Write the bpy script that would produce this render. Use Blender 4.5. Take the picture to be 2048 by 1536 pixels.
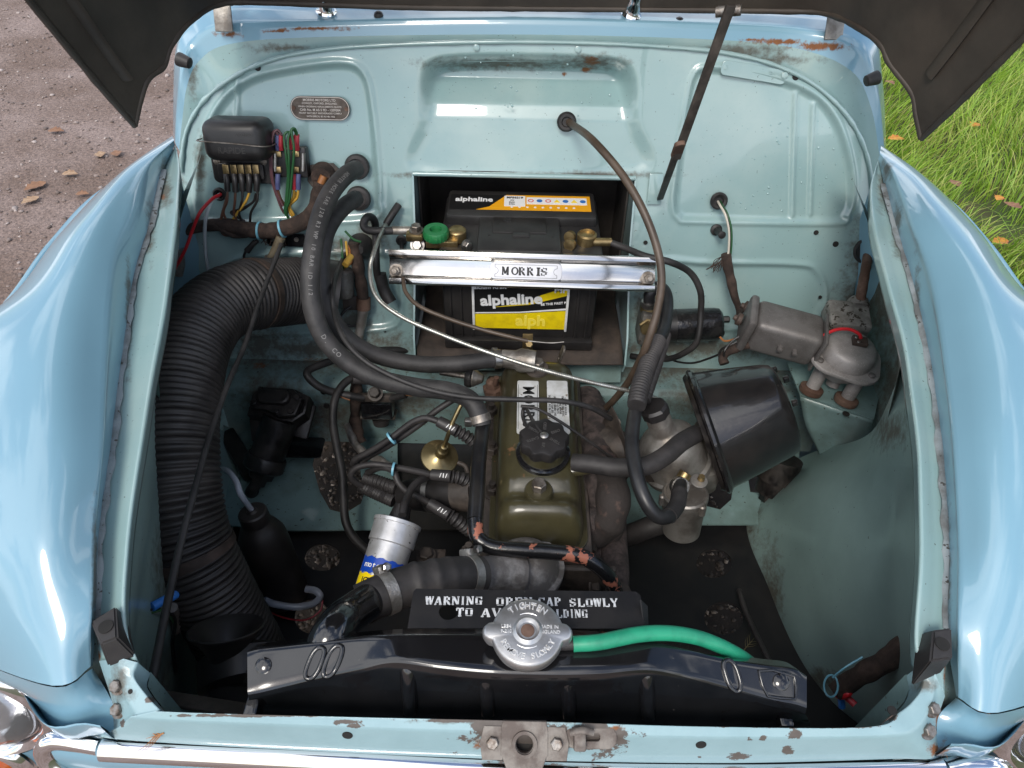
import bpy, bmesh, math, random
import numpy as np
from mathutils import Vector, Matrix, noise as mnoise
random.seed(7)
for o in list(bpy.data.objects): bpy.data.objects.remove(o, do_unlink=True)
scene = bpy.context.scene
COL = scene.collection
rad = math.radians
# ------------------------------------------------------------------ camera
CAM = Vector((0.0, 0.0, 1.45))
PITCH, ROLL, FPX = rad(45.0), rad(1.2), 1420.0      # looking 45 degrees down into the bay
FW = Vector((0, math.cos(PITCH), -math.sin(PITCH)))
U0 = Vector((0, math.sin(PITCH), math.cos(PITCH))); R0 = Vector((1, 0, 0))
RT = R0*math.cos(ROLL) + U0*math.sin(ROLL)
UP = U0*math.cos(ROLL) - R0*math.sin(ROLL)
cd = bpy.data.cameras.new('camera'); cam = bpy.data.objects.new('camera', cd); COL.objects.link(cam)
cd.sensor_width = 36; cd.lens = FPX/2048*36; cd.clip_start = .02; cd.clip_end = 2000
mw = Matrix((RT, UP, -FW)).transposed().to_4x4(); mw.translation = CAM; cam.matrix_world = mw
scene.camera = cam
# ------------------------------------------------------------------ sky, sun, exposure
SUN_EL, SUN_AZ = rad(50), rad(199)                  # azimuth measured from +Y clockwise
w = bpy.data.worlds.new('World'); scene.world = w; w.use_nodes = True
nt = w.node_tree; nt.nodes.clear()
def wn(t, **k):
    n = nt.nodes.new(t)
    for a, b in k.items(): setattr(n, a, b)
    return n
sky = wn('ShaderNodeTexSky', sky_type='NISHITA', sun_disc=False, sun_elevation=SUN_EL, sun_rotation=SUN_AZ, air_density=1.0, dust_density=1.5, ozone_density=1.0)
tc = wn('ShaderNodeTexCoord'); mp = wn('ShaderNodeMapping'); mp.inputs['Scale'].default_value = (1, 1, 2.2)
cn = wn('ShaderNodeTexNoise'); cn.inputs['Scale'].default_value = 2.3; cn.inputs['Detail'].default_value = 7; cn.inputs['Roughness'].default_value = .55
cr = wn('ShaderNodeValToRGB'); cr.color_ramp.elements[0].position = .47; cr.color_ramp.elements[1].position = .56
mx = wn('ShaderNodeMix', data_type='RGBA'); mx.inputs['B'].default_value = (9.5, 9.7, 10.2, 1)
bg = wn('ShaderNodeBackground'); bg.inputs['Strength'].default_value = .13
ow = wn('ShaderNodeOutputWorld')
L = nt.links.new
L(tc.outputs['Generated'], mp.inputs['Vector']); L(mp.outputs['Vector'], cn.inputs['Vector']); L(cn.outputs['Fac'], cr.inputs['Fac'])
L(cr.outputs['Color'], mx.inputs['Factor']); L(sky.outputs['Color'], mx.inputs['A']); L(mx.outputs['Result'], bg.inputs['Color']); L(bg.outputs['Background'], ow.inputs['Surface'])
sd = bpy.data.lights.new('sun', 'SUN'); sd.energy = 1.5; sd.angle = rad(20); sd.color = (1, .95, .87)
sun = bpy.data.objects.new('sun', sd); COL.objects.link(sun)
sdir = Vector((math.sin(SUN_AZ)*math.cos(SUN_EL), math.cos(SUN_AZ)*math.cos(SUN_EL), math.sin(SUN_EL)))
sun.rotation_euler = sdir.to_track_quat('Z', 'Y').to_euler(); sun.location = sdir*20
scene.view_settings.view_transform = 'Standard'; scene.view_settings.look = 'None'
scene.view_settings.exposure = 0.55; scene.view_settings.gamma = 1
scene.render.engine = 'CYCLES'; scene.cycles.max_bounces = 6; scene.cycles.diffuse_bounces = 3; scene.cycles.glossy_bounces = 4
scene.cycles.use_denoising = True; scene.cycles.caustics_reflective = False; scene.cycles.caustics_refractive = False

# ------------------------------------------------------------------ measuring the place: sight line through a photo point, cut by a plane of the car
def ray(u, v): return FW + RT*((u-1024)/FPX) - UP*((v-768)/FPX)
def T(u, v, t): return CAM + ray(u, v)*t
def Z(u, v, z): d = ray(u, v); return CAM + d*((z-CAM.z)/d.z)
def Y(u, v, y): d = ray(u, v); return CAM + d*(y/d.y)
LEAN = rad(18)                                       # the bulkhead leans back
BZ, BY = .57, .935
BN = Vector((0, -math.cos(LEAN), math.sin(LEAN)))
BO = Vector((0, BY, BZ))
def B(u, v, off=0.0):
    o = BO + BN*off; d = ray(u, v); return CAM + d*((o-CAM).dot(BN)/d.dot(BN))
def depth(p): return (Vector(p)-CAM).dot(FW)
def proj(p):
    q = Vector(p)-CAM; t = q.dot(FW); return 1024+FPX*q.dot(RT)/t, 768-FPX*q.dot(UP)/t
def px(n, p): return n*depth(p)/FPX                  # a length of n photo pixels at point p, in metres

# ------------------------------------------------------------------ mesh helpers
def wloc(o):
    v = Vector((0, 0, 0))
    while o: v = v + o.location; o = o.parent
    return v
def thing(name, label, cat, loc, group=None):
    o = bpy.data.objects.new(name, None); COL.objects.link(o); o.location = loc; o.empty_display_size = .05
    o['label'] = label; o['category'] = cat
    if group: o['group'] = group
    return o
def tag(o, label, cat, group=None):
    o['label'] = label; o['category'] = cat
    if group: o['group'] = group
    return o
def mobj(name, V, Fc, mat, parent=None, smooth=True, sharp=None, attrs=None):
    me = bpy.data.meshes.new(name); V = [Vector(p) for p in V]
    if parent: off = wloc(parent)
    else:
        off = Vector((sum(p.x for p in V)/len(V), sum(p.y for p in V)/len(V), min(p.z for p in V)))
    me.from_pydata([tuple(p-off) for p in V], [], Fc)
    if attrs:
        for k, a in attrs.items():
            at = me.attributes.new(k, 'FLOAT', 'POINT'); at.data.foreach_set('value', np.asarray(a, dtype=np.float32))
    me.validate(); me.update()
    o = bpy.data.objects.new(name, me); COL.objects.link(o)
    if mat: me.materials.append(mat)
    if parent: o.parent = parent
    else: o.location = off
    if smooth:
        me.shade_smooth()
        if sharp: me.set_sharp_from_angle(angle=rad(sharp))
    return o
def bmobj(name, bm, mat, parent=None, smooth=True, sharp=35):
    bmesh.ops.recalc_face_normals(bm, faces=bm.faces[:])
    bm.verts.ensure_lookup_table(); bm.verts.index_update()
    V = [v.co.copy() for v in bm.verts]; Fc = [[v.index for v in f.verts] for f in bm.faces]; bm.free()
    return mobj(name, V, Fc, mat, parent, smooth, sharp)
def catmull(pts, n=8, closed=False):
    pts = [Vector(p) for p in pts]
    if len(pts) < 3 and not closed: return pts
    out = []; m = len(pts); rng = range(m if closed else m-1)
    for i in rng:
        if closed: p0, p1, p2, p3 = pts[i-1], pts[i], pts[(i+1) % m], pts[(i+2) % m]
        else:
            p1, p2 = pts[i], pts[i+1]
            p0 = pts[i-1] if i > 0 else p1*2-p2
            p3 = pts[i+2] if i+2 < m else p2*2-p1
        for k in range(n):
            s = k/n; s2 = s*s; s3 = s2*s
            out.append(.5*((2*p1)+(p2-p0)*s+(2*p0-5*p1+4*p2-p3)*s2+(3*p1-p0-3*p2+p3)*s3))
    if not closed: out.append(pts[-1])
    return out
def resample(pts, n):
    L_ = [0]
    for a, b in zip(pts, pts[1:]): L_.append(L_[-1]+(b-a).length)
    out = []; j = 0
    for i in range(n):
        s = L_[-1]*i/(n-1)
        while j < len(pts)-2 and L_[j+1] < s: j += 1
        seg = L_[j+1]-L_[j]; f = 0 if seg < 1e-9 else (s-L_[j])/seg
        out.append(pts[j].lerp(pts[j+1], min(max(f, 0), 1)))
    return out
def plen(pts): return sum((b-a).length for a, b in zip(pts, pts[1:]))
def sweep(pts, rfun, seg=12, caps=True, flat=1.0):
    """rings along pts; rfun(s in 0..1, arc length) -> radius"""
    V, Fc = [], []; n = len(pts); tot = plen(pts); acc = 0
    t0 = (pts[1]-pts[0]).normalized(); ref = Vector((0, 0, 1)) if abs(t0.z) < .9 else Vector((1, 0, 0))
    nrm = (ref - t0*ref.dot(t0)).normalized()
    for i, p in enumerate(pts):
        if i: acc += (p-pts[i-1]).length
        tg = (pts[min(i+1, n-1)]-pts[max(i-1, 0)]).normalized()
        nrm = nrm - tg*nrm.dot(tg)
        nrm = nrm.normalized() if nrm.length > 1e-6 else tg.orthogonal().normalized()
        bi = tg.cross(nrm); r = rfun(acc/max(tot, 1e-9), acc)
        for k in range(seg):
            a = 2*math.pi*k/seg; V.append(p + nrm*(math.cos(a)*r*flat) + bi*(math.sin(a)*r))
    for i in range(n-1):
        for k in range(seg):
            a, b = i*seg+k, i*seg+(k+1) % seg; Fc.append([a, b, b+seg, a+seg])
    if caps: Fc.append(list(range(seg))[::-1]); Fc.append([(n-1)*seg+k for k in range(seg)])
    return V, Fc
def tube(name, pts, r, mat, parent=None, sub=8, seg=12, r2=None, flat=1.0, sharp=50, wob=0.0):
    c = catmull(pts, sub)
    def rf(s, a):
        q = r if r2 is None else r+(r2-r)*s
        return q*(1+wob*mnoise.noise(Vector((a*60, r*900, 3.1)))) if wob else q
    V, Fc = sweep(c, rf, seg, True, flat); return mobj(name, V, Fc, mat, parent, True, sharp)
def rod(name, a, b, r, mat, parent=None, seg=14, r2=None, bev=0.0):
    d = (b-a); Ln = d.length
    pr = [(0, r), (Ln, r if r2 is None else r2)]
    if bev: pr = [(0, r-bev), (bev, r), (Ln-bev, r if r2 is None else r2), (Ln, (r if r2 is None else r2)-bev)]
    return lathe(name, a, d, pr, mat, parent, seg)
def lathe(name, a, d, prof, mat, parent=None, seg=32, sharp=35, nonround=None):
    d = d.normalized(); n = d.orthogonal().normalized(); b = d.cross(n); V, Fc = [], []
    for s, r in prof:
        for k in range(seg):
            an = 2*math.pi*k/seg; q = r*(nonround(an, s) if nonround else 1)
            V.append(a + d*s + n*(math.cos(an)*q) + b*(math.sin(an)*q))
    for i in range(len(prof)-1):
        for k in range(seg):
            x, y = i*seg+k, i*seg+(k+1) % seg; Fc.append([x, y, y+seg, x+seg])
    if prof[0][1] > 1e-5: Fc.append(list(range(seg))[::-1])
    if prof[-1][1] > 1e-5: Fc.append([(len(prof)-1)*seg+k for k in range(seg)])
    bm = bmesh.new(); vs = [bm.verts.new(p) for p in V]
    for f in Fc:
        try: bm.faces.new([vs[i] for i in f])
        except ValueError: pass
    bmesh.ops.remove_doubles(bm, verts=bm.verts[:], dist=1e-6)
    return bmobj(name, bm, mat, parent, True, sharp)
def frame(ex, ey):
    ex = Vector(ex).normalized(); ez = ex.cross(Vector(ey)).normalized(); return ex, ez.cross(ex).normalized(), ez
def box(name, c, fr, size, mat, parent=None, bev=.002, seg=2, taper=1.0, sharp=40):
    ex, ey, ez = fr; bm = bmesh.new(); sx, sy, sz = [s/2 for s in size]
    vs = []
    for k in (-1, 1):
        q = taper if k > 0 else 1
        for i, j in ((-1, -1), (1, -1), (1, 1), (-1, 1)): vs.append(bm.verts.new(Vector(c)+ex*(i*sx*q)+ey*(j*sy*q)+ez*(k*sz)))
    for f in ((0, 3, 2, 1), (4, 5, 6, 7), (0, 1, 5, 4), (1, 2, 6, 5), (2, 3, 7, 6), (3, 0, 4, 7)): bm.faces.new([vs[i] for i in f])
    bmesh.ops.recalc_face_normals(bm, faces=bm.faces[:])
    if bev: bmesh.ops.bevel(bm, geom=bm.edges[:], offset=bev, segments=seg, affect='EDGES', profile=.5)
    return bmobj(name, bm, mat, parent, True, sharp)
def hexbolt(name, p, d, r, h, mat, parent=None, washer=True, wm=None):
    """a hexagon head, with its washer joined below as one piece"""
    d = Vector(d).normalized()
    o = lathe(name, p, d, ([(0, r*1.5), (h*.22, r*1.5), (h*.24, r)] if washer else [(0, r)]) + [(h*.9, r), (h, r*.85)], mat, parent, 6 if not washer else 24, 25,
              nonround=(lambda an, s: 1 if (washer and s < h*.23) else .93/max(math.cos((an % (math.pi/3))-math.pi/6), .5)) if washer else None)
    return o
def curve_mesh(cu, M4, name, mat, parent):
    tmp = bpy.data.objects.new('tmp', cu); COL.objects.link(tmp)
    dg = bpy.context.evaluated_depsgraph_get(); me = bpy.data.meshes.new_from_object(tmp.evaluated_get(dg))
    V = [M4 @ v.co for v in me.vertices]; Fc = [list(p.vertices) for p in me.polygons]
    bpy.data.objects.remove(tmp, do_unlink=True); bpy.data.curves.remove(cu); bpy.data.meshes.remove(me)
    return mobj(name, V, Fc, mat, parent, True, 30)
def m4(o, fr): m = Matrix(fr).transposed().to_4x4(); m.translation = o; return m
def plate(name, o, fr, outline, holes, th, mat, parent=None, bev=0.0, smooth=0):
    """flat sheet with holes; outline in the frame's x,y; thickness along z"""
    cu = bpy.data.curves.new('c', 'CURVE'); cu.dimensions = '2D'; cu.fill_mode = 'BOTH'; cu.extrude = max(th/2-bev, 1e-5); cu.bevel_depth = bev; cu.bevel_resolution = 1
    for poly in [outline]+list(holes):
        if smooth: poly = [(p.x, p.y) for p in catmull([Vector((a, b, 0)) for a, b in poly], smooth, True)]
        s = cu.splines.new('POLY'); s.points.add(len(poly)-1); s.use_cyclic_u = True
        for q, (a, b) in zip(s.points, poly): q.co = (a, b, 0, 1)
    return curve_mesh(cu, m4(o, fr), name, mat, parent)
def pplate(name, pts, holes, th, mat, parent=None, bev=0.0, smooth=0):
    """plate through measured points (first three give the plane)"""
    o = pts[0]; ex = (pts[1]-o).normalized(); n = Vector((0, 0, 0))
    for a, b in zip(pts, pts[1:]+pts[:1]): n += (a-o).cross(b-o)
    n.normalize()
    if n.dot(CAM-o) < 0: n = -n
    ey = n.cross(ex).normalized(); ex = ey.cross(n)
    f2 = lambda q: ((q-o).dot(ex), (q-o).dot(ey))
    return plate(name, o, (ex, ey, n), [f2(p) for p in pts], [[f2(p) for p in h] for h in holes], th, mat, parent, bev, smooth)
def circ(c, r, n=24): return [(c[0]+r*math.cos(2*math.pi*k/n), c[1]+r*math.sin(2*math.pi*k/n)) for k in range(n)]
def rrect(w_, h_, r, n=5):
    out = []
    for cx, cy, a0 in ((w_/2-r, h_/2-r, 0), (-w_/2+r, h_/2-r, 90), (-w_/2+r, -h_/2+r, 180), (w_/2-r, -h_/2+r, 270)):
        for k in range(n+1): a = rad(a0+90*k/n); out.append((cx+r*math.cos(a), cy+r*math.sin(a)))
    return out
def hit(o, u, v):
    """the point and normal of a built panel under a sight line"""
    off = wloc(o); d = ray(u, v).normalized(); ok, p, n, _ = o.ray_cast(CAM-off, d)
    if n.dot(d) > 0: n = -n
    return (p+off, n) if ok else (Z(u, v, .84), Vector((0, 0, 1)))
def text(name, s, o, fr, size, mat, parent, bold=0.0, ext=.0002, align='CENTER', sx=1.0, space=1.0, shear=0.0):
    cu = bpy.data.curves.new('t', 'FONT'); cu.body = s; cu.size = size; cu.align_x = align; cu.align_y = 'CENTER'; cu.offset = bold*size; cu.extrude = ext; cu.space_character = space; cu.shear = shear; cu.resolution_u = 3
    ex, ey, ez = fr
    return curve_mesh(cu, m4(o, (ex*sx, ey, ez)), name, mat, parent)
def sstep(a, b, x): t = np.clip((x-a)/(b-a), 0, 1); return t*t*(3-2*t)
def wearmap(V, spots):
    """0..1 field round measured wear spots (u,v,ru,rv) of a panel"""
    V = np.array([tuple(p) for p in V]); q = V-np.array(CAM); t = q@np.array(FW); t[t < .05] = .05
    uu = 1024+FPX*(q@np.array(RT))/t; vv = 768-FPX*(q@np.array(UP))/t; out = np.zeros(len(V))
    for (u, v, ru, rv) in spots: out = np.maximum(out, 1-np.sqrt(((uu-u)/ru)**2+((vv-v)/rv)**2)*.5)
    return np.clip(out, 0, 1)
def loft(name, curves, n, m, mat, parent=None, smooth_u=True, smooth_v=True, thick=0.0, chip=(), rust=(), grime=(), sharp=None, dent=0.0):
    """skin over curves (lists of points): n samples along each, m between neighbours"""
    cs = [resample(catmull(c, 12) if smooth_u and len(c) > 2 else [Vector(p) for p in c], n) for c in curves]
    rows = []
    for k in range(n):
        col = [c[k] for c in cs]
        if smooth_v and len(col) > 2: col = catmull(col, m)
        else:
            q = []
            for a, b in zip(col, col[1:]): q += [a.lerp(b, j/m) for j in range(m)]
            col = q+[col[-1]]
        rows.append(col)
    k2 = len(rows[0]); V = [p for r_ in rows for p in r_]
    if dent: V = [p + Vector((mnoise.noise(p*9), mnoise.noise(p*9+Vector((9, 3, 1))), mnoise.noise(p*9+Vector((1, 7, 5)))))*dent for p in V]
    Fc = [[i*k2+j, i*k2+j+1, (i+1)*k2+j+1, (i+1)*k2+j] for i in range(n-1) for j in range(k2-1)]
    at = {}
    if chip: at['chip'] = wearmap(V, chip)
    if rust: at['rust'] = wearmap(V, rust)
    if grime: at['grime'] = wearmap(V, grime)
    o = mobj(name, V, Fc, mat, parent, True, sharp, at)
    if thick: md = o.modifiers.new('skin', 'SOLIDIFY'); md.thickness = thick; md.offset = 0
    return o
def joinbm(parts):
    bm = bmesh.new()
    for V, Fc in parts:
        vs = [bm.verts.new(p) for p in V]
        for f in Fc:
            try: bm.faces.new([vs[i] for i in f])
            except ValueError: pass
    return bm

# ------------------------------------------------------------------ materials
MATS = {}
def srgb(r, g, b):
    f = lambda c: (c/255/12.92 if c/255 <= .04045 else ((c/255+.055)/1.055)**2.4)
    return (f(r), f(g), f(b), 1)
def mat(name, c, c2=None, sc=30, lo=.42, hi=.62, rough=.5, rough2=None, metal=0.0, bump=0.0, bsc=250, coat=0.0, detail=5, c3=None, sc3=180, lo3=.66, wear=False, trans=0.0, alpha=1.0, stretch=None):
    m = bpy.data.materials.new(name); m.use_nodes = True; MATS[name] = m
    t = m.node_tree; N = t.nodes; K = t.links.new; bs = N['Principled BSDF']
    def nn(ty, **k):
        x = N.new(ty)
        for a, b in k.items(): setattr(x, a, b)
        return x
    tcx = nn('ShaderNodeTexCoord'); vec = tcx.outputs['Object']
    if stretch:
        mpn = nn('ShaderNodeMapping'); mpn.inputs['Scale'].default_value = stretch; K(vec, mpn.inputs['Vector']); vec = mpn.outputs['Vector']
    def noise(scale, det=detail, ro=.6):
        x = nn('ShaderNodeTexNoise'); x.inputs['Scale'].default_value = scale; x.inputs['Detail'].default_value = det; x.inputs['Roughness'].default_value = ro; K(vec, x.inputs['Vector']); return x.outputs['Fac']
    def ramp(fac, a, b):
        x = nn('ShaderNodeMapRange'); x.inputs['From Min'].default_value = a; x.inputs['From Max'].default_value = b; K(fac, x.inputs['Value']); return x.outputs['Result']
    def mixc(fac, A, Bc):
        x = nn('ShaderNodeMix', data_type='RGBA')
        for sck, val in (('A', A), ('B', Bc)):
            if isinstance(val, tuple): x.inputs[sck].default_value = val
            else: K(val, x.inputs[sck])
        K(fac, x.inputs['Factor']); return x.outputs['Result']
    def mixf(fac, A, Bc):
        x = nn('ShaderNodeMix', data_type='FLOAT')
        for sck, val in (('A', A), ('B', Bc)):
            if isinstance(val, (int, float)): x.inputs[sck].default_value = val
            else: K(val, x.inputs[sck])
        K(fac, x.inputs['Factor']); return x.outputs['Result']
    def math_(op, a, b):
        x = nn('ShaderNodeMath', operation=op)
        for i, val in enumerate((a, b)):
            if isinstance(val, (int, float)): x.inputs[i].default_value = val
            else: K(val, x.inputs[i])
        return x.outputs[0]
    col = c; ro = rough; me = metal
    if c2:
        f = ramp(noise(sc), lo, hi); col = mixc(f, col, c2)
        if rough2 is not None: ro = mixf(f, ro, rough2)
    if c3:
        f3 = ramp(noise(sc3, 3), lo3, lo3+.04); col = mixc(f3, col, c3)
    if wear:
        for nm, cc, cb, rr, ns in (('grime', (.055, .042, .03, 1), (.12, .1, .07, 1), .75, 45), ('rust', (.13, .045, .018, 1), (.26, .11, .04, 1), .85, 70), ('chip', (.070, .058, .050, 1), (.115, .098, .086, 1), .6, 60)):
            at = nn('ShaderNodeAttribute', attribute_name=nm)
            fx = math_('ADD', at.outputs['Fac'], math_('MULTIPLY', math_('SUBTRACT', noise(ns*1.5, 7, .7), .5), 2.0))
            gate = math_('GREATER_THAN', at.outputs['Fac'], .02)
            if nm == 'grime': fx = math_('MULTIPLY', ramp(fx, .22, .85), .85)
            elif nm == 'rust': fx = ramp(fx, .32, .70)
            else: fx = ramp(fx, .46, .54)
            fx = math_('MULTIPLY', fx, gate)
            col = mixc(fx, col, mixc(noise(160, 2), cc, cb)); ro = mixf(fx, ro, rr)
            if coat:
                coat = mixf(fx, coat, 0.0)
    K2 = lambda val, s: (K(val, bs.inputs[s]) if not isinstance(val, (tuple, int, float)) else setattr(bs.inputs[s], 'default_value', val))
    K2(col, 'Base Color'); K2(ro, 'Roughness'); K2(me, 'Metallic')
    if not isinstance(coat, (int, float)) or coat: K2(coat, 'Coat Weight'); bs.inputs['Coat Roughness'].default_value = .035
    if trans: bs.inputs['Transmission Weight'].default_value = trans
    if alpha < 1: bs.inputs['Alpha'].default_value = alpha
    if bump:
        bn = nn('ShaderNodeBump'); bn.inputs['Strength'].default_value = bump; bn.inputs['Distance'].default_value = .002
        K(noise(bsc, 4), bn.inputs['Height']); K(bn.outputs['Normal'], bs.inputs['Normal'])
    return m
BLUE = srgb(138, 166, 166); BLUE2 = srgb(152, 175, 173)
m_wing = mat('wing_paint', srgb(118, 158, 176), srgb(114, 153, 171), sc=3, rough=.30, coat=1.0, bump=.03, bsc=4, c3=srgb(96, 120, 128), sc3=330, lo3=.735, wear=True)
m_bay = mat('bay_paint', BLUE, BLUE2, sc=7, lo=.46, hi=.66, rough=.30, coat=1.0, bump=.05, bsc=70, c3=srgb(84, 92, 84), sc3=230, lo3=.685, wear=True)
m_dirty = mat('dirty_bay_paint', srgb(118, 144, 143), srgb(92, 110, 105), sc=14, lo=.45, hi=.72, rough=.5, coat=.2, bump=.15, bsc=80, c3=srgb(58, 56, 46), sc3=150, lo3=.66, wear=True)
m_slam = mat('slam_paint', srgb(138, 167, 173), srgb(130, 159, 165), sc=12, rough=.42, coat=.5, bump=.22, bsc=140, wear=True)
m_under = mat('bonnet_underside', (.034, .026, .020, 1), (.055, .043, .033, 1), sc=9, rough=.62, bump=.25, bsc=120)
m_tray = mat('black_tray', (.005, .005, .006, 1), (.022, .019, .017, 1), sc=9, lo=.5, hi=.75, rough=.5, bump=.2, bsc=60)
m_chrome = mat('chrome', (.82, .82, .84, 1), rough=.07, metal=1.0, c3=(.3, .25, .22, 1), sc3=160, lo3=.74)
m_rubber = mat('black_rubber', (.013, .012, .012, 1), (.032, .029, .028, 1), sc=25, rough=.55, bump=.12, bsc=150)
m_hose = mat('dusty_hose_rubber', (.020, .018, .018, 1), (.048, .043, .042, 1), sc=18, rough=.62, bump=.15, bsc=200)
m_gloss = mat('black_gloss_paint', (.006, .006, .007, 1), (.010, .010, .011, 1), sc=20, rough=.16, coat=.6, bump=.05, bsc=25, c3=(.09, .085, .08, 1), sc3=240, lo3=.73)
m_black = mat('black_plastic', (.012, .011, .011, 1), (.022, .02, .02, 1), sc=20, rough=.42, bump=.05, bsc=150)
m_grease = mat('greasy_black_iron', (.007, .006, .006, 1), (.028, .023, .02, 1), sc=35, rough=.32, rough2=.6, bump=.35, bsc=90)
m_iron = mat('oily_iron', (.030, .024, .020, 1), (.075, .060, .050, 1), sc=28, rough=.6, bump=.35, bsc=140)
m_rust = mat('rusty_iron', (.085, .045, .030, 1), (.17, .105, .075, 1), sc=30, rough=.8, bump=.5, bsc=160)
m_rustm = mat('rusty_manifold', (.030, .024, .023, 1), (.085, .064, .060, 1), sc=60, rough=.85, bump=.8, bsc=220)
m_steel = mat('steel', (.48, .46, .43, 1), (.28, .26, .24, 1), sc=40, rough=.38, metal=1.0, bump=.1)
m_dullsteel = mat('dull_steel', (.30, .27, .24, 1), (.13, .11, .09, 1), sc=60, rough=.5, metal=.85, bump=.2)
m_alu = mat('dirty_aluminium', (.36, .34, .31, 1), (.17, .15, .13, 1), sc=35, rough=.5, metal=.75, bump=.3, bsc=180)
m_brass = mat('brass', (.42, .31, .15, 1), (.24, .17, .08, 1), sc=60, rough=.38, metal=.9, bump=.1)
m_green = mat('engine_green', srgb(68, 64, 44), srgb(52, 48, 33), sc=14, rough=.30, coat=.35, bump=.12, bsc=50, c3=srgb(110, 82, 58), sc3=40, lo3=.70)
m_cloth = mat('cloth_loom_tape', (.028, .018, .014, 1), (.060, .038, .029, 1), sc=60, rough=.9, bump=.8, bsc=320)
m_white = mat('white_paint', (.72, .72, .70, 1), (.6, .6, .57, 1), sc=60, rough=.5)
m_ink = mat('black_ink', (.012, .012, .012, 1), rough=.5)
m_inner = mat('inner_wing_paint', srgb(140, 165, 161), srgb(126, 150, 146), sc=5, rough=.34, coat=.5, bump=.06, bsc=50, c3=srgb(70, 74, 66), sc3=170, lo3=.70, wear=True)
m_void = mat('void_shade', (.006, .0055, .005, 1), (.016, .014, .012, 1), sc=20, rough=.8)  # near-black standing in for shade: discs drawn as holes, and hidden depths
# ================================================================== the setting: ground
def ground_mat():
    m = bpy.data.materials.new('grit_ground'); m.use_nodes = True; t = m.node_tree; N = t.nodes; K = t.links.new; bs = N['Principled BSDF']
    tcx = N.new('ShaderNodeTexCoord')
    def noi(s, d=6): x = N.new('ShaderNodeTexNoise'); x.inputs['Scale'].default_value = s; x.inputs['Detail'].default_value = d; x.inputs['Roughness'].default_value = .65; K(tcx.outputs['Object'], x.inputs['Vector']); return x
    a, b = noi(2.2), noi(70, 5)
    vo = N.new('ShaderNodeTexVoronoi'); vo.inputs['Scale'].default_value = 110; K(tcx.outputs['Object'], vo.inputs['Vector'])
    r1 = N.new('ShaderNodeValToRGB'); r1.color_ramp.elements[0].color = srgb(116, 99, 90); r1.color_ramp.elements[1].color = srgb(146, 131, 126); r1.color_ramp.elements[0].position = .38; r1.color_ramp.elements[1].position = .62; K(a.outputs['Fac'], r1.inputs['Fac'])
    r2 = N.new('ShaderNodeValToRGB'); r2.color_ramp.elements[0].color = (.45, .42, .4, 1); r2.color_ramp.elements[1].color = (1.25, 1.2, 1.15, 1); r2.color_ramp.elements[0].position = .3; r2.color_ramp.elements[1].position = .7; K(b.outputs['Fac'], r2.inputs['Fac'])
    mxx = N.new('ShaderNodeMix'); mxx.data_type = 'RGBA'; mxx.blend_type = 'MULTIPLY'; mxx.inputs['Factor'].default_value = 1; K(r1.outputs['Color'], mxx.inputs['A']); K(r2.outputs['Color'], mxx.inputs['B'])
    K(mxx.outputs['Result'], bs.inputs['Base Color']); bs.inputs['Roughness'].default_value = .85
    bn = N.new('ShaderNodeBump'); bn.inputs['Strength'].default_value = .7; bn.inputs['Distance'].default_value = .006
    ad = N.new('ShaderNodeMath'); K(vo.outputs['Distance'], ad.inputs[0]); K(b.outputs['Fac'], ad.inputs[1]); K(ad.outputs[0], bn.inputs['Height']); K(bn.outputs['Normal'], bs.inputs['Normal'])
    return m
m_ground = ground_mat()
g = mobj('ground', [(-400, -400, 0), (400, -400, 0), (400, 400, 0), (-400, 400, 0)], [[0, 1, 2, 3]], m_ground, None, False); g['kind'] = 'structure'
m_earth = mat('earth_under_grass', srgb(70, 62, 40), srgb(58, 74, 28), sc=6, rough=.9, bump=.5)
VX = .93
vg = mobj('grass_verge', [(VX, -60, .004), (300, -60, .02), (300, 200, .02), (VX, 200, .004)], [[0, 1, 2, 3]], m_earth, None, False); vg['kind'] = 'structure'
rs = np.random.RandomState(3)
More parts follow.
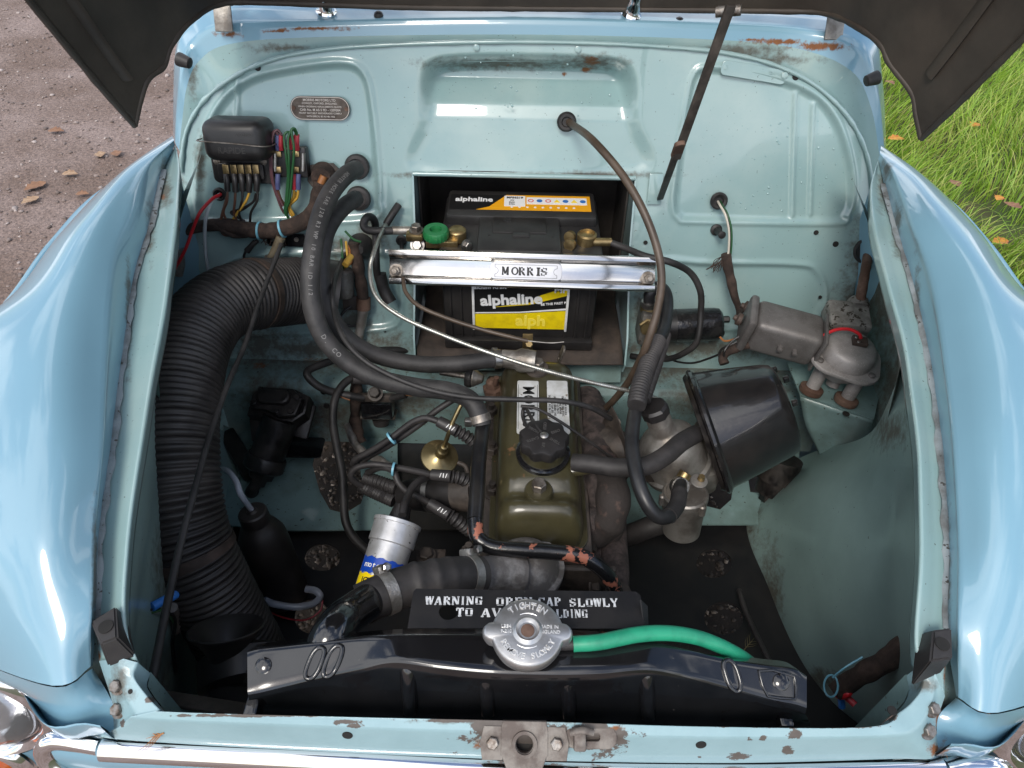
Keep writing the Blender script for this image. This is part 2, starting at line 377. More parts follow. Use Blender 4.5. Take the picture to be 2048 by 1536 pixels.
def blades(n, xr, yr, hlo, hhi, wlo, whi, name, matl, dens=None):
    x = rs.uniform(xr[0], xr[1], n); y = rs.uniform(yr[0], yr[1], n)
    clump = np.array([mnoise.noise(Vector((a*3.1, b*3.1, 0))) for a, b in zip(x, y)])
    keep = clump > -.42+.2*rs.rand(n); x, y, clump = x[keep], y[keep], clump[keep]; n = len(x)
    h = rs.uniform(hlo, hhi, n)*(1+.6*clump); wd = rs.uniform(wlo, whi, n); a = rs.uniform(0, 2*np.pi, n)
    la = np.array([mnoise.noise(Vector((p*1.7+5, q*1.7, 2)))*4 for p, q in zip(x, y)])+rs.normal(0, .9, n); bend = rs.uniform(.25, 1.1, n)*h
    lv = np.stack([np.cos(la), np.sin(la)], 1)*bend[:, None]; sv = np.stack([np.cos(a), np.sin(a)], 1)*wd[:, None]/2
    V = np.zeros((n, 7, 3)); base = np.stack([x, y], 1)
    for k, (f, hh, wf) in enumerate(((0, 0, 1), (.22, .5, .85), (.6, .85, .55))):
        c = base+lv*f; V[:, 2*k, :2] = c-sv*wf; V[:, 2*k+1, :2] = c+sv*wf; V[:, 2*k:2*k+2, 2] = (h*hh)[:, None]+.005
    V[:, 6, :2] = base+lv; V[:, 6, 2] = h*.95
    idx = np.arange(n)[:, None]*7; F4 = np.concatenate([idx+np.array([0, 1, 3, 2]), idx+np.array([2, 3, 5, 4])]); F3 = idx+np.array([4, 5, 6])
    me = bpy.data.meshes.new(name); me.vertices.add(n*7); me.vertices.foreach_set('co', V.reshape(-1))
    nl = len(F4)*4+len(F3)*3; me.loops.add(nl); me.loops.foreach_set('vertex_index', np.concatenate([F4.reshape(-1), F3.reshape(-1)]))
    me.polygons.add(len(F4)+len(F3)); st = np.concatenate([np.arange(len(F4))*4, len(F4)*4+np.arange(len(F3))*3]); me.polygons.foreach_set('loop_start', st)
    me.update(calc_edges=True); me.validate()
    at = me.attributes.new('tone', 'FLOAT', 'POINT'); at.data.foreach_set('value', np.repeat(np.clip(rs.rand(n)*.8+.25*clump, 0, 1), 7).astype(np.float32))
    me.materials.append(matl); o = bpy.data.objects.new(name, me); COL.objects.link(o); return o
def grass_mat():
    m = bpy.data.materials.new('grass_blades'); m.use_nodes = True; t = m.node_tree; N = t.nodes; K = t.links.new; bs = N['Principled BSDF']
    at = N.new('ShaderNodeAttribute'); at.attribute_name = 'tone'; r = N.new('ShaderNodeValToRGB'); e = r.color_ramp.elements
    e[0].color = srgb(104, 140, 42); e[1].color = srgb(198, 212, 98); x = e.new(.45); x.color = srgb(150, 184, 62); x = e.new(.93); x.color = srgb(186, 178, 110)
    K(at.outputs['Fac'], r.inputs['Fac']); K(r.outputs['Color'], bs.inputs['Base Color']); bs.inputs['Roughness'].default_value = .5
    tr = N.new('ShaderNodeBsdfTranslucent'); K(r.outputs['Color'], tr.inputs['Color']); ms = N.new('ShaderNodeMixShader'); ms.inputs['Fac'].default_value = .35
    K(bs.outputs[0], ms.inputs[1]); K(tr.outputs[0], ms.inputs[2]); K(ms.outputs[0], N['Material Output'].inputs['Surface']); return m
m_grass = grass_mat()
gr = blades(52000, (VX-.03, 4.6), (.3, 5.2), .05, .17, .003, .006, 'grass', m_grass); gr['kind'] = 'stuff'
gr['label'] = 'long green grass growing on the verge beside the car'; gr['category'] = 'grass'
# loose grit: tiny stones, uncountable
def stones(name, n, region, slo, shi, matl):
    parts_V, parts_F = [], []
    ico = bmesh.new(); bmesh.ops.create_icosphere(ico, subdivisions=1, radius=1); bv = np.array([v.co[:] for v in ico.verts]); bf = np.array([[v.index for v in f.verts] for f in ico.faces]); ico.free()
    x0, x1, y0, y1 = region
    P0 = np.stack([rs.uniform(x0, x1, n), rs.uniform(y0, y1, n), np.zeros(n)], 1); s = slo+(shi-slo)*rs.rand(n)**3
    V = bv[None]*(1+.25*rs.normal(size=(n, 12, 1)))*s[:, None, None]*np.stack([rs.uniform(.7, 1.3, n), rs.uniform(.7, 1.3, n), rs.uniform(.4, .8, n)], 1)[:, None]
    V += P0[:, None]; V[:, :, 2] += (s*.25)[:, None]
    Fa = (bf[None]+np.arange(n)[:, None, None]*12).reshape(-1)
    me = bpy.data.meshes.new(name); me.vertices.add(n*12); me.vertices.foreach_set('co', V.reshape(-1)); me.loops.add(len(Fa)); me.loops.foreach_set('vertex_index', Fa)
    me.polygons.add(n*20); me.polygons.foreach_set('loop_start', np.arange(n*20)*3); me.update(calc_edges=True); me.validate()
    at = me.attributes.new('tone', 'FLOAT', 'POINT'); at.data.foreach_set('value', np.repeat(rs.rand(n), 12).astype(np.float32))
    me.materials.append(matl); o = bpy.data.objects.new(name, me); COL.objects.link(o); o['kind'] = 'stuff'; return o
m_stone = bpy.data.materials.new('grit_stones'); m_stone.use_nodes = True
_t = m_stone.node_tree; _a = _t.nodes.new('ShaderNodeAttribute'); _a.attribute_name = 'tone'; _r = _t.nodes.new('ShaderNodeValToRGB')
_r.color_ramp.elements[0].color = srgb(92, 80, 74); _r.color_ramp.elements[1].color = srgb(178, 166, 160); _x = _r.color_ramp.elements.new(.6); _x.color = srgb(134, 120, 114)
_t.links.new(_a.outputs['Fac'], _r.inputs['Fac']); _t.links.new(_r.outputs['Color'], _t.nodes['Principled BSDF'].inputs['Base Color']); _t.nodes['Principled BSDF'].inputs['Roughness'].default_value = .8
s1 = stones('grit', 9000, (-4.2, -.5, .6, 5.5), .0025, .011, m_stone); s1['label'] = 'fine loose grit scattered on the trodden drive'; s1['category'] = 'grit'
m_gravel = m_stone.copy(); m_gravel.name = 'shade_dark_gravel'  # stones coloured darker to stand in for the shade under the car
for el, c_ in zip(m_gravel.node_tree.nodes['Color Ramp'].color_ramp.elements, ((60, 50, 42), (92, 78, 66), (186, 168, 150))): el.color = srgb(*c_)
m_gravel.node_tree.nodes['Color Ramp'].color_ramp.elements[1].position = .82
bed = mobj('shaded_gravel_bed', [(-.68, .3, .003), (.68, .3, .003), (.68, 2.4, .003), (-.68, 2.4, .003)], [[0, 1, 2, 3]], mat('damp_shaded_earth', srgb(64, 54, 45), srgb(46, 39, 33), sc=12, rough=.9, bump=.6), None, False); bed['kind'] = 'structure'  # damp brown earth, with the under-car shade also put into its colour
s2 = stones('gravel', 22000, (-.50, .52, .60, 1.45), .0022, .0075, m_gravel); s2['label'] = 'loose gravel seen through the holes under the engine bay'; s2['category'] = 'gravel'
# fallen leaves
m_leafs = [mat('leaf_brown', srgb(142, 104, 76), srgb(118, 84, 62), sc=60, rough=.7), mat('leaf_pale', srgb(168, 140, 112), srgb(140, 110, 84), sc=60, rough=.7), mat('leaf_orange', srgb(196, 140, 48), srgb(170, 104, 40), sc=60, rough=.6)]
def leaf(c, size, ang, matl, curl=.25):
    V, Fc = [], []; n = 8
    for i in range(n+1):
        s = i/n; wd = size*.32*math.sin(math.pi*min(1, s**.8))*(1+.22*math.sin(i*2.7))+.0006
        for j in (-1, 0, 1):
            x, y = (s-.5)*size, j*wd
            V.append(Vector((x*math.cos(ang)-y*math.sin(ang), x*math.sin(ang)+y*math.cos(ang), abs(j)*wd*.22+math.sin(s*3.1+ang)*size*curl*.15))+Vector(c))
    for i in range(n):
        for j in range(2): a = i*3+j; Fc.append([a, a+1, a+4, a+3])
    return mobj('fallen_leaf', V, Fc, matl, None, True)
for i, (u, v, s) in enumerate(((112, 262, .055), (200, 308, .05), (70, 372, .07), (140, 348, .05), (232, 306, .05), (60, 400, .055), (165, 388, .04))):
    o = leaf(Z(u, v, .012), s*1.3, i*2.1, m_leafs[i % 2]); tag(o, 'brown fallen leaf lying on the grit drive beside the car', 'leaf', 'brown leaves on the drive')
for i, (u, v, s) in enumerate(((1793, 278, .055), (1910, 366, .05), (2000, 482, .05), (1780, 165, .045), (1950, 250, .05), (2025, 410, .05), (1998, 396, .04))):
    o = leaf(Z(u, v, .10), s*1.3, i*1.7, m_leafs[2 if i % 2 == 0 else 0]); tag(o, 'orange or brown leaf fallen among the long grass', 'leaf', 'leaves in the grass')

# ================================================================== the car: body shell
car = thing('car', 'pale blue vintage car with its bonnet raised and engine bay open', 'car', (0, .6, 0))
# ---- bulkhead: one pressed sheet with beads, pockets and the battery opening
def inpoly_sdf(X, Zz, poly):
    P_ = np.array(poly); d = np.full(X.shape, 1e9); ins = np.zeros(X.shape, bool)
    for (ax, az), (bx, bz) in zip(P_, np.roll(P_, -1, 0)):
        ex, ez = bx-ax, bz-az; t = np.clip(((X-ax)*ex+(Zz-az)*ez)/(ex*ex+ez*ez+1e-12), 0, 1)
        d = np.minimum(d, np.hypot(X-ax-t*ex, Zz-az-t*ez))
        c = ((az > Zz) != (bz > Zz)) & (X < (bx-ax)*(Zz-az)/(bz-az+1e-12)+ax); ins ^= c
    return np.where(ins, -d, d)
bh2 = lambda u, v: (lambda p: (p.x, (p-BO).dot(Vector((0, math.sin(LEAN), math.cos(LEAN))))))(B(u, v))
EYB = Vector((0, math.sin(LEAN), math.cos(LEAN)))
topA = [(362, 345), (364, 310), (371, 268), (384, 236), (404, 205), (430, 180), (465, 155), (505, 134), (560, 115), (630, 102), (720, 93), (880, 86), (1050, 84), (1220, 88), (1370, 97), (1450, 106), (1530, 124), (1595, 150), (1645, 182), (1690, 226), (1718, 270), (1736, 318), (1744, 365), (1748, 420)]
tA = [bh2(*q) for q in topA]; txs, tzs = np.array([q[0] for q in tA]), np.array([q[1] for q in tA])
x0, x1 = txs[0], txs[-1]
bl, bt = bh2(826, 346); br_, _ = bh2(1272, 346); bb = .03
xs = np.unique(np.concatenate([np.linspace(x0, x0+.06, 40), np.linspace(x0+.06, bl, 120), np.linspace(bl, br_, 70), np.linspace(br_, x1-.06, 120), np.linspace(x1-.06, x1, 40)]))
nlow, nup = 120, 70
topz = np.interp(xs, txs, tzs); zl = np.linspace(-.012, bt, nlow); XX, ZZ = [], []
for i, x in enumerate(xs):
    col = np.concatenate([zl, bt+(topz[i]-bt)*np.linspace(0, 1, nup)[1:]]) if topz[i] > bt+.004 else np.concatenate([zl[:-1]*1, np.full(nup, max(topz[i], bt))])
    XX.append(np.full(len(col), x)); ZZ.append(col)
XX, ZZ = np.array(XX), np.array(ZZ)
def pp(lst, n=6): return [(p.x, p.y) for p in catmull([Vector((*bh2(*q), 0)) for q in lst], n, True)]
H = np.zeros(XX.shape)
panels = [([(403, 425), (403, 330), (420, 260), (450, 205), (500, 165), (570, 145), (680, 132), (722, 150), (738, 210), (750, 330), (752, 400), (738, 432), (560, 440), (430, 438)], -.0045),
          ([(1352, 405), (1360, 330), (1380, 200), (1392, 155), (1412, 142), (1470, 146), (1560, 165), (1630, 198), (1672, 250), (1696, 330), (1700, 395), (1688, 430), (1660, 440), (1400, 437), (1362, 432)], -.0045),
          ([(1300, 536), (1420, 532), (1590, 534), (1630, 548), (1645, 590), (1632, 630), (1600, 648), (1420, 652), (1300, 650)], -.004),
          ([(452, 560), (470, 525), (560, 515), (690, 512), (782, 516), (795, 560), (796, 625), (775, 650), (690, 655), (560, 660), (470, 655)], -.004)]
for pl, dep in panels: H += dep*sstep(.004, -.006, inpoly_sdf(XX, ZZ, pp(pl)))
for pl, dep in panels:                                # a rolled bead round each pressing
    s_ = inpoly_sdf(XX, ZZ, pp(pl)); H += .0038*np.exp(-((s_-.006)/.0042)**2)
for (ua, va, ub, vb) in ((476, 160, 472, 235), (1592, 186, 1586, 432), (1628, 208, 1622, 430)):
    a, b = np.array(bh2(ua, va)), np.array(bh2(ub, vb)); e = b-a; t = np.clip(((XX-a[0])*e[0]+(ZZ-a[1])*e[1])/(e@e), 0, 1); H += .0042*np.exp(-(np.hypot(XX-a[0]-t*e[0], ZZ-a[1]-t*e[1])/.0034)**2)
pk = pp([(842, 352), (838, 240), (846, 150), (868, 120), (940, 112), (1060, 112), (1190, 116), (1246, 126), (1268, 160), (1276, 240), (1277, 352)])
sp = inpoly_sdf(XX, ZZ, pk); zt, zc = bh2(1050, 118)[1], bh2(1050, 228)[1]
prof = np.interp(ZZ, [bt-.01, zc-.03, zc-.008, zc+.012, zt-.03, zt], [-.004, -.007, -.009, -.016, -.050, -.050])
H += prof*sstep(.004, -.022, sp)
H += np.array([[mnoise.noise(Vector((a*5, b*5, 0)))*.0018+mnoise.noise(Vector((a*14, b*14, 4)))*.0006 for a, b in zip(ra, rb)] for ra, rb in zip(XX, ZZ)])
nc, nr = XX.shape; Vb = []
for i in range(nc):
    for j in range(nr): Vb.append(BO+Vector((XX[i, j], 0, 0))+EYB*ZZ[i, j]+BN*H[i, j])
Fb = []
for i in range(nc-1):
    xm = (xs[i]+xs[i+1])/2
    for j in range(nr-1):
        zm = (ZZ[i, j]+ZZ[i, j+1]+ZZ[i+1, j]+ZZ[i+1, j+1])/4
        if bl < xm < br_ and bb < zm < bt-1e-4: continue
        Fb.append([i*nr+j, (i+1)*nr+j, (i+1)*nr+j+1, i*nr+j+1])
atb = {'grime': wearmap(Vb, [(640, 696, 200, 20), (520, 690, 50, 36), (1400, 696, 200, 18), (900, 350, 120, 5), (1180, 350, 120, 6), (840, 600, 14, 110), (1285, 640, 14, 70), (395, 445, 30, 12), (1010, 128, 130, 10), (1180, 125, 60, 12), (700, 500, 60, 26), (745, 470, 30, 30), (400, 330, 10, 40), (366, 440, 10, 60), (1735, 520, 30, 60), (1720, 620, 40, 60), (700, 640, 40, 30), (760, 680, 50, 15)]),
       'rust': wearmap(Vb, [(1183, 122, 14, 8), (1172, 140, 10, 5), (1130, 148, 6, 5), (1015, 130, 3, 2)])}
bulk = mobj('bulkhead', Vb, Fb, m_bay, car, True, None, atb)
for sgn_, xe, ztp in ((-1, x0, tzs[0]), (1, x1, tzs[-1])):     # returns of the bulkhead behind the wing lips
    q_ = [BO+Vector((x_, 0, 0))+EYB*z_-BN*.006 for x_, z_ in ((xe-sgn_*.012, -.012), (xe+sgn_*.13, -.012), (xe+sgn_*.13, ztp-.10), (xe+sgn_*.03, ztp-.015), (xe-sgn_*.012, ztp-.015))]
    pplate('bulkhead_return', q_, [], .002, m_dirty, car)
# seam lip along the bulkhead's top edge
tube('seam_lip', [B(u, v, .003) for u, v in topA], .0032, m_bay, car, sub=6, seg=8, wob=.5)
# ---- scuttle: drip channel, step and top panel behind the bulkhead
def curveYZ(lst): return [Y(u, v, y) for u, v, y in lst]
yt = B(1050, 84).y
A0 = [B(u, v) for u, v in ((364, 320), (371, 268), (404, 205), (465, 155), (560, 115), (720, 93), (1050, 84), (1370, 97), (1530, 124), (1645, 182), (1718, 270), (1744, 365))]
def grow(lst, y): return [Y(u, v, y if not isinstance(y, list) else y[i]) for i, (u, v) in enumerate(lst)]
A1 = [p+Vector((0, .012, -.030)) for p in A0]
C0 = [(358, 300), (364, 245), (374, 172), (398, 122), (460, 88), (640, 74), (1050, 69), (1420, 79), (1590, 96), (1700, 140), (1742, 215), (1762, 330)]
yC = [yt+.02-.05*abs(i-5.5)/5.5*(1 if abs(i-5.5) > 3 else .2) for i in range(12)]
C1 = grow(C0, yC); C1b = [a.lerp(b, .5)+Vector((0, 0, -.016)) for a, b in zip(A1, C1)]
D0 = [(352, 290), (356, 225), (366, 140), (388, 92), (450, 58), (640, 52), (1050, 47), (1420, 58), (1600, 68), (1715, 96), (1752, 190), (1768, 320)]
D1 = grow(D0, [q+.006 for q in yC])
E0 = [(346, 270), (346, 190), (350, 110), (368, 62), (440, 18), (640, 17), (1050, 18), (1420, 24), (1620, 34), (1740, 60), (1766, 165), (1773, 305)]
E1 = grow(E0, [q+.05 for q in yC])
E2 = [p+Vector((0, .10, -.004)) for p in E1]
rustS = [(455, 68, 24, 5), (550, 62, 22, 3), (640, 57, 60, 3), (1560, 84, 50, 5), (1640, 93, 50, 7), (1500, 80, 20, 3)]
loft('drip_channel', [A0, A1, C1b, C1], 120, 6, m_bay, car, rust=rustS, grime=[(560, 95, 60, 6), (1480, 100, 80, 8), (385, 150, 10, 30), (1560, 120, 60, 8)])
loft('scuttle', [C1, D1, [a.lerp(b, .08)+Vector((0, 0, .004)) for a, b in zip(D1, E1)], E1, E2], 140, 5, m_wing, car, smooth_v=False, rust=rustS)
# ---- shelf and lower toe board
def plane_pts(lst, z): return [Z(u, v, z) for u, v in lst]
zS = .565
loft('bulkhead_shelf', [[Vector((-.52, .945, zS+.002)), Vector((0, .945, zS+.002)), Vector((.56, .945, zS+.002))], [Vector((-.52, .885, zS-.004)), Vector((0, .885, zS-.004)), Vector((.56, .885, zS-.004))], [Vector((-.52, .872, zS-.012)), Vector((0, .872, zS-.012)), Vector((.56, .872, zS-.012))], [Vector((-.52, .858, .43)), Vector((0, .858, .43)), Vector((.56, .858, .43))]], 90, 8, m_dirty, car, smooth_u=False, smooth_v=False,
     grime=[(540, 705, 90, 30), (700, 716, 240, 22), (620, 716, 90, 22), (1350, 730, 160, 30), (1500, 730, 130, 44), (960, 735, 90, 20), (660, 830, 60, 30), (820, 800, 60, 30), (540, 790, 50, 40), (1400, 800, 60, 30)], rust=[(1400, 728, 30, 5), (1330, 725, 16, 6), (1540, 735, 18, 6), (520, 730, 14, 5)])
# ---- undertray with four round holes, and the rail plate with the steering aperture
zT = .41
def hole(u, v, ru, rv, z): return [Z(u+ru*math.cos(2*math.pi*k/24), v+rv*math.sin(2*math.pi*k/24), z) for k in range(24)]
pplate('undertray', plane_pts([(610, 1030), (1500, 1030), (1560, 1180), (1720, 1400), (1800, 1500), (310, 1500), (400, 1400), (430, 1280), (470, 1040)], zT), [hole(645, 1116, 36, 27, zT), hole(624, 1234, 35, 34, zT), hole(1428, 1128, 36, 29, zT), hole(1447, 1237, 39, 33, zT)], .003, m_tray, car)
zR = .44
pplate('rail_plate', plane_pts([(440, 760), (795, 770), (795, 1060), (560, 1062), (440, 1050)], zR), [plane_pts([(446, 850), (492, 872), (520, 925), (500, 965), (452, 955)], zR), plane_pts([(640, 862), (690, 848), (716, 890), (722, 950), (730, 985), (722, 1008), (690, 1028), (660, 1020), (640, 985), (625, 930)], zR)], .003, m_dirty, car)
pplate('rail_plate', plane_pts([(1195, 770), (1620, 770), (1520, 1050), (1195, 1050)], zR), [plane_pts([(1488, 905), (1550, 868), (1602, 872), (1596, 930), (1545, 990), (1500, 985)], zR), plane_pts([(1385, 930), (1440, 920), (1468, 960), (1462, 1000), (1440, 1020), (1400, 1010)], zR)], .003, m_dirty, car)
pplate('tunnel_shade_sheet', plane_pts([(790, 760), (1200, 760), (1200, 1060), (790, 1060)], zR-.02), [], .003, m_void, car)  # added black sheet in place of the dark depth round the gearbox
loft('flitch_wall', [[Z(480, 640, .58), Z(500, 690, .565), Z(498, 745, .555)], [Z(470, 800, .46), Z(500, 850, .46), Z(560, 800, .46)], [Z(450, 1050, .41), Z(520, 1060, .41), Z(600, 1050, .41)]], 20, 8, m_dirty, car)
XUP0 = Vector((0, 0, 1))
m_seal = mat('dirty_seam_sealer', srgb(138, 146, 150), srgb(96, 98, 98), sc=26, rough=.7, bump=.5, bsc=120, c3=(.05, .045, .04, 1), sc3=120, lo3=.62)
# ---- wings: (u, v, height) stations from the scuttle to the headlamps
WL = [[(352, 300, .965), (350, 290, .962), (348, 280, .968), (346, 272, .970), (345, 266, .965)],
      [(359, 345, .960), (326, 342, .952), (290, 335, .980), (262, 330, .988), (236, 341, .978)],
      [(353, 445, .955), (302, 447, .950), (240, 432, .984), (190, 425, 1.000), (133, 446, .985)],
      [(338, 560, .945), (268, 560, .937), (212, 550, .975), (130, 540, .998), (42, 568, .972)],
      [(310, 720, .925), (245, 720, .917), (200, 715, .950), (80, 700, .982), (-90, 690, .955)],
      [(281, 900, .910), (222, 900, .900), (196, 900, .930), (70, 890, .958), (-130, 880, .93)],
      [(256, 1080, .885), (198, 1080, .876), (180, 1080, .902), (60, 1075, .928), (-140, 1070, .89)],
      [(250, 1240, .860), (192, 1240, .852), (176, 1240, .876), (60, 1225, .890), (-130, 1200, .85)]]
WR = [[(1752, 330, .965), (1756, 318, .962), (1759, 305, .967), (1761, 295, .968), (1762, 284, .963)],
      [(1741, 375, .958), (1768, 370, .952), (1795, 355, .978), (1830, 350, .988), (1862, 354, .978)],
      [(1745, 445, .955), (1788, 447, .950), (1824, 436, .982), (1880, 425, 1.000), (1950, 448, .985)],
      [(1774, 560, .945), (1822, 560, .937), (1868, 548, .972), (1960, 540, .997), (2045, 572, .970)],
      [(1813, 720, .925), (1858, 720, .917), (1898, 715, .950), (2020, 700, .982), (2190, 690, .955)],
      [(1837, 900, .910), (1883, 900, .900), (1918, 900, .930), (2040, 890, .958), (2230, 880, .93)],
      [(1841, 1080, .885), (1895, 1080, .876), (1927, 1080, .902), (2040, 1075, .928), (2240, 1070, .89)],
      [(1833, 1260, .860), (1895, 1260, .852), (1927, 1260, .876), (2040, 1240, .890), (2240, 1220, .85)]]
endL = [None, (184, 1334, .826), (176, 1338, .842), (104, 1372, .848), (-80, 1310, .80)]
endR = [None, (1913, 1394, .818), (1922, 1398, .832), (1996, 1426, .838), (2180, 1370, .79)]
for sgn, W, en in ((-1, WL, endL), (1, WR, endR)):
    W = [[q if k < 3 else (q[0], q[1]+(3 if k == 3 else 8), q[2]-(.006 if k == 3 else .008)) for k, q in enumerate(s)] for s in W]
    st = [[Z(*q) for q in s] for s in W]; ce = [Z(*q) for q in en[1:]]
    cols = [[s[k] for s in st]+[ce[k-1]] for k in range(1, 5)]
    e0_ = cols[-1]; cols.append([p+Vector((sgn*(.006 if i == 0 else .020), 0, -.024)) for i, p in enumerate(e0_)]); cols.append([p+Vector((sgn*(.012 if i == 0 else .045), 0, -.10)) for i, p in enumerate(e0_)])
    cols.append([Vector((p.x+sgn*.05, p.y, .20)) for p in cols[-1]])
    b_, c_, d_, e_, f1_, f_, g_ = cols
    bc = [a.lerp(b, .35)+Vector((0, 0, (b.z-a.z)*.30)) for a, b in zip(b_, c_)]
    o = loft('wing', [b_, bc, c_, d_, e_, f1_, f_, g_], 110, 6, m_wing, car, dent=.0012,
             grime=[((256 if sgn < 0 else 1834), 600, 5, 70), ((302 if sgn < 0 else 1795), 440, 8, 30), ((190 if sgn < 0 else 1896), 1150, 5, 120), ((330 if sgn < 0 else 1772), 340, 10, 20)])
    a_ = [s[0] for s in st]+[Z(*((272, 1322, .846) if sgn < 0 else (1842, 1332, .846)))]; b2 = b_[:-1]+[Z(*((196, 1326, .836) if sgn < 0 else (1892, 1394, .834)))]; fl = [p+Vector((sgn*.004, 0, -.022)) for p in a_]
    am = [p.lerp(q, .5)+Vector((0, 0, -.003)) for p, q in zip(a_, b2)]
    lip = loft('bonnet_landing_lip', [fl, a_, am, [p+Vector((0, 0, -.0025)) for p in b2]], 110, 5, m_bay, car, smooth_v=False, dent=.0022, thick=.0016,
               grime=[((255 if sgn < 0 else 1860), 640, 8, 90), ((190 if sgn < 0 else 1896), 1130, 5, 140), ((330 if sgn < 0 else 1765), 380, 12, 30), ((300 if sgn < 0 else 1795), 470, 10, 40)],
               rust=[((1893 if sgn > 0 else 196), 1330, 6, 60), ((1772 if sgn > 0 else 326), 395, 5, 6)])
    sl = [p+Vector((0, 0, .0012)) for p in b_[1:-1]]
    tube('seam_sealer', sl, .0052, m_seal, car, sub=14, seg=8, flat=.35, wob=.55)
    # nacelle in front of the wing seam
    n1 = ce; tgt = ([(224, 1403, .8115), (212, 1404, .813), (108, 1400, .825), (-60, 1340, .78)] if sgn < 0 else [(1878, 1431, .8115), (1900, 1436, .813), (1996, 1446, .818), (2180, 1390, .77)])
    n2 = [Z(*q) for q in tgt]
    tg3 = ([(230, 1478, .7935), (196, 1472, .787), (112, 1466, .775)] if sgn < 0 else [(1868, 1513, .7965), (1900, 1512, .787), (1980, 1505, .770)])
    n3 = [Z(*q) for q in tg3]+[n2[3]+Vector((0, .03, -.06))]; n4 = [Vector((p.x, p.y+.03, .20)) for p in n3]
    gi = [Z(*q) for q in ([(180, 1230, .838), (150, 1330, .812), (150, 1400, .792), (160, 1476, .772)] if sgn < 0 else [(1910, 1250, .838), (1940, 1390, .802), (1945, 1440, .788), (1945, 1512, .770)])]
    go_ = [Z(*q) for q in ([(215, 1230, .838), (225, 1330, .822), (250, 1400, .802), (255, 1476, .786)] if sgn < 0 else [(1875, 1250, .838), (1860, 1390, .818), (1850, 1440, .802), (1850, 1515, .784)])]
    loft('corner_gutter', [gi, [a.lerp(b, .5)+Vector((0, 0, -.004)) for a, b in zip(gi, go_)], go_], 24, 4, m_dirty, car, grime=[(200, 1400, 14, 60), (1888, 1440, 12, 60)])
    dn = Vector((0, 0, -.0022))
    loft('headlamp_panel', [[p+dn for p in n1], n2, [a.lerp(b, .5) for a, b in zip(n2, n3)], n3, [p+Vector((0, .003, -.014)) for p in n3], n4], 24, 6, m_wing, car, rust=[(1880, 1505, 14, 8), (1886, 1470, 4, 20)])
    # side wall of the bay under the lip, down to the shelf
    lastp = a_[3].lerp(a_[4], .85)
    top = [p+Vector((sgn*.006, 0, -.018)) for p in a_[1:4]+[lastp]]; rx = B(1752, 480).x if sgn > 0 else B(350, 480).x
    top[0] = top[0]+Vector((0, .10, 0)); bot = [Vector((rx-sgn*.02*i, p.y+(.06 if i == 0 else 0), .56)) for i, p in enumerate(top[:-1])]+[Z(1748 if sgn > 0 else 330, 945, .62)]
    loft('flitch_side', [top, [Vector((rx-sgn*.014*i, a.y*.5+b.y*.5, .78)) if i < 3 else a.lerp(b, .5) for i, (a, b) in enumerate(zip(top, bot))], bot], 30, 8, m_dirty, car, grime=[(1760, 560, 40, 120), (1790, 780, 40, 90), (340, 560, 15, 90)])
# ---- inner wings
IWR = [[(1822, 690, 0.915), (1852, 850, 0.890), (1860, 1000, 0.875), (1860, 1150, 0.855), (1854, 1290, 0.830), (1874, 1400, 0.790)],
       [(1745, 860, .70), (1742, 950, .71), (1752, 1080, .70), (1765, 1200, .68), (1790, 1340, .66), (1815, 1420, .63)],
       [(1640, 900, .52), (1580, 990, .52), (1600, 1130, .52), (1655, 1270, .51), (1705, 1370, .50), (1760, 1440, .50)],
       [(1560, 930, .42), (1490, 1040, .405), (1535, 1180, .405), (1600, 1320, .405), (1660, 1400, .405), (1720, 1450, .405)]]
IWL = [[(278, 690, 0.910), (254, 850, 0.890), (236, 1000, 0.875), (226, 1150, 0.855), (230, 1290, 0.830), (240, 1400, 0.790)],
       [(360, 800, .70), (350, 930, .71), (335, 1080, .70), (325, 1200, .68), (315, 1340, .66), (315, 1420, .63)],
       [(420, 840, .52), (400, 980, .52), (380, 1130, .52), (370, 1270, .51), (360, 1370, .50), (350, 1440, .50)],
       [(500, 900, .42), (470, 1040, .405), (450, 1180, .405), (430, 1300, .405), (410, 1400, .405), (400, 1450, .405)]]
for rows in (IWR, IWL):
    iw = loft('inner_wing', [[Z(*q) for q in r_] for r_ in rows], 60, 10, m_inner, car, dent=.003,
         grime=[(1480, 1040, 30, 60), (1540, 1200, 20, 90), (1640, 1360, 40, 20), (1780, 860, 30, 30), (300, 1370, 30, 40), (330, 1130, 20, 60)])
# gusset shelf that carries the wiper motor
zG = .64
pplate('gusset_shelf', [Z(1575, 728, zG), Z(1600, 790, zG), Z(1747, 840, zG), Z(1765, 760, zG), Z(1700, 680, zG)], [], .003, m_dirty, car)
gf = [Z(1600, 792, zG-.002), Z(1746, 842, zG-.002), Z(1740, 870, .60), Z(1700, 906, .555), Z(1672, 945, .52), Z(1654, 953, .51), Z(1640, 910, .53), Z(1612, 850, .585)]
loft('gusset_web', [[gf[0], gf[0].lerp(gf[1], .5), gf[1]], [gf[7], Z(1690, 862, .60), gf[2]], [gf[6], Z(1665, 905, .55), gf[3]], [gf[5], Z(1658, 948, .515), gf[4]]], 14, 5, m_dirty, car, thick=.003)
lathe('drain_hole', Z(1692, 828, zG+.002), Vector((0, 0, 1)), [(0, .0055), (.0008, .0055), (.0008, 0)], m_void, car, 16)
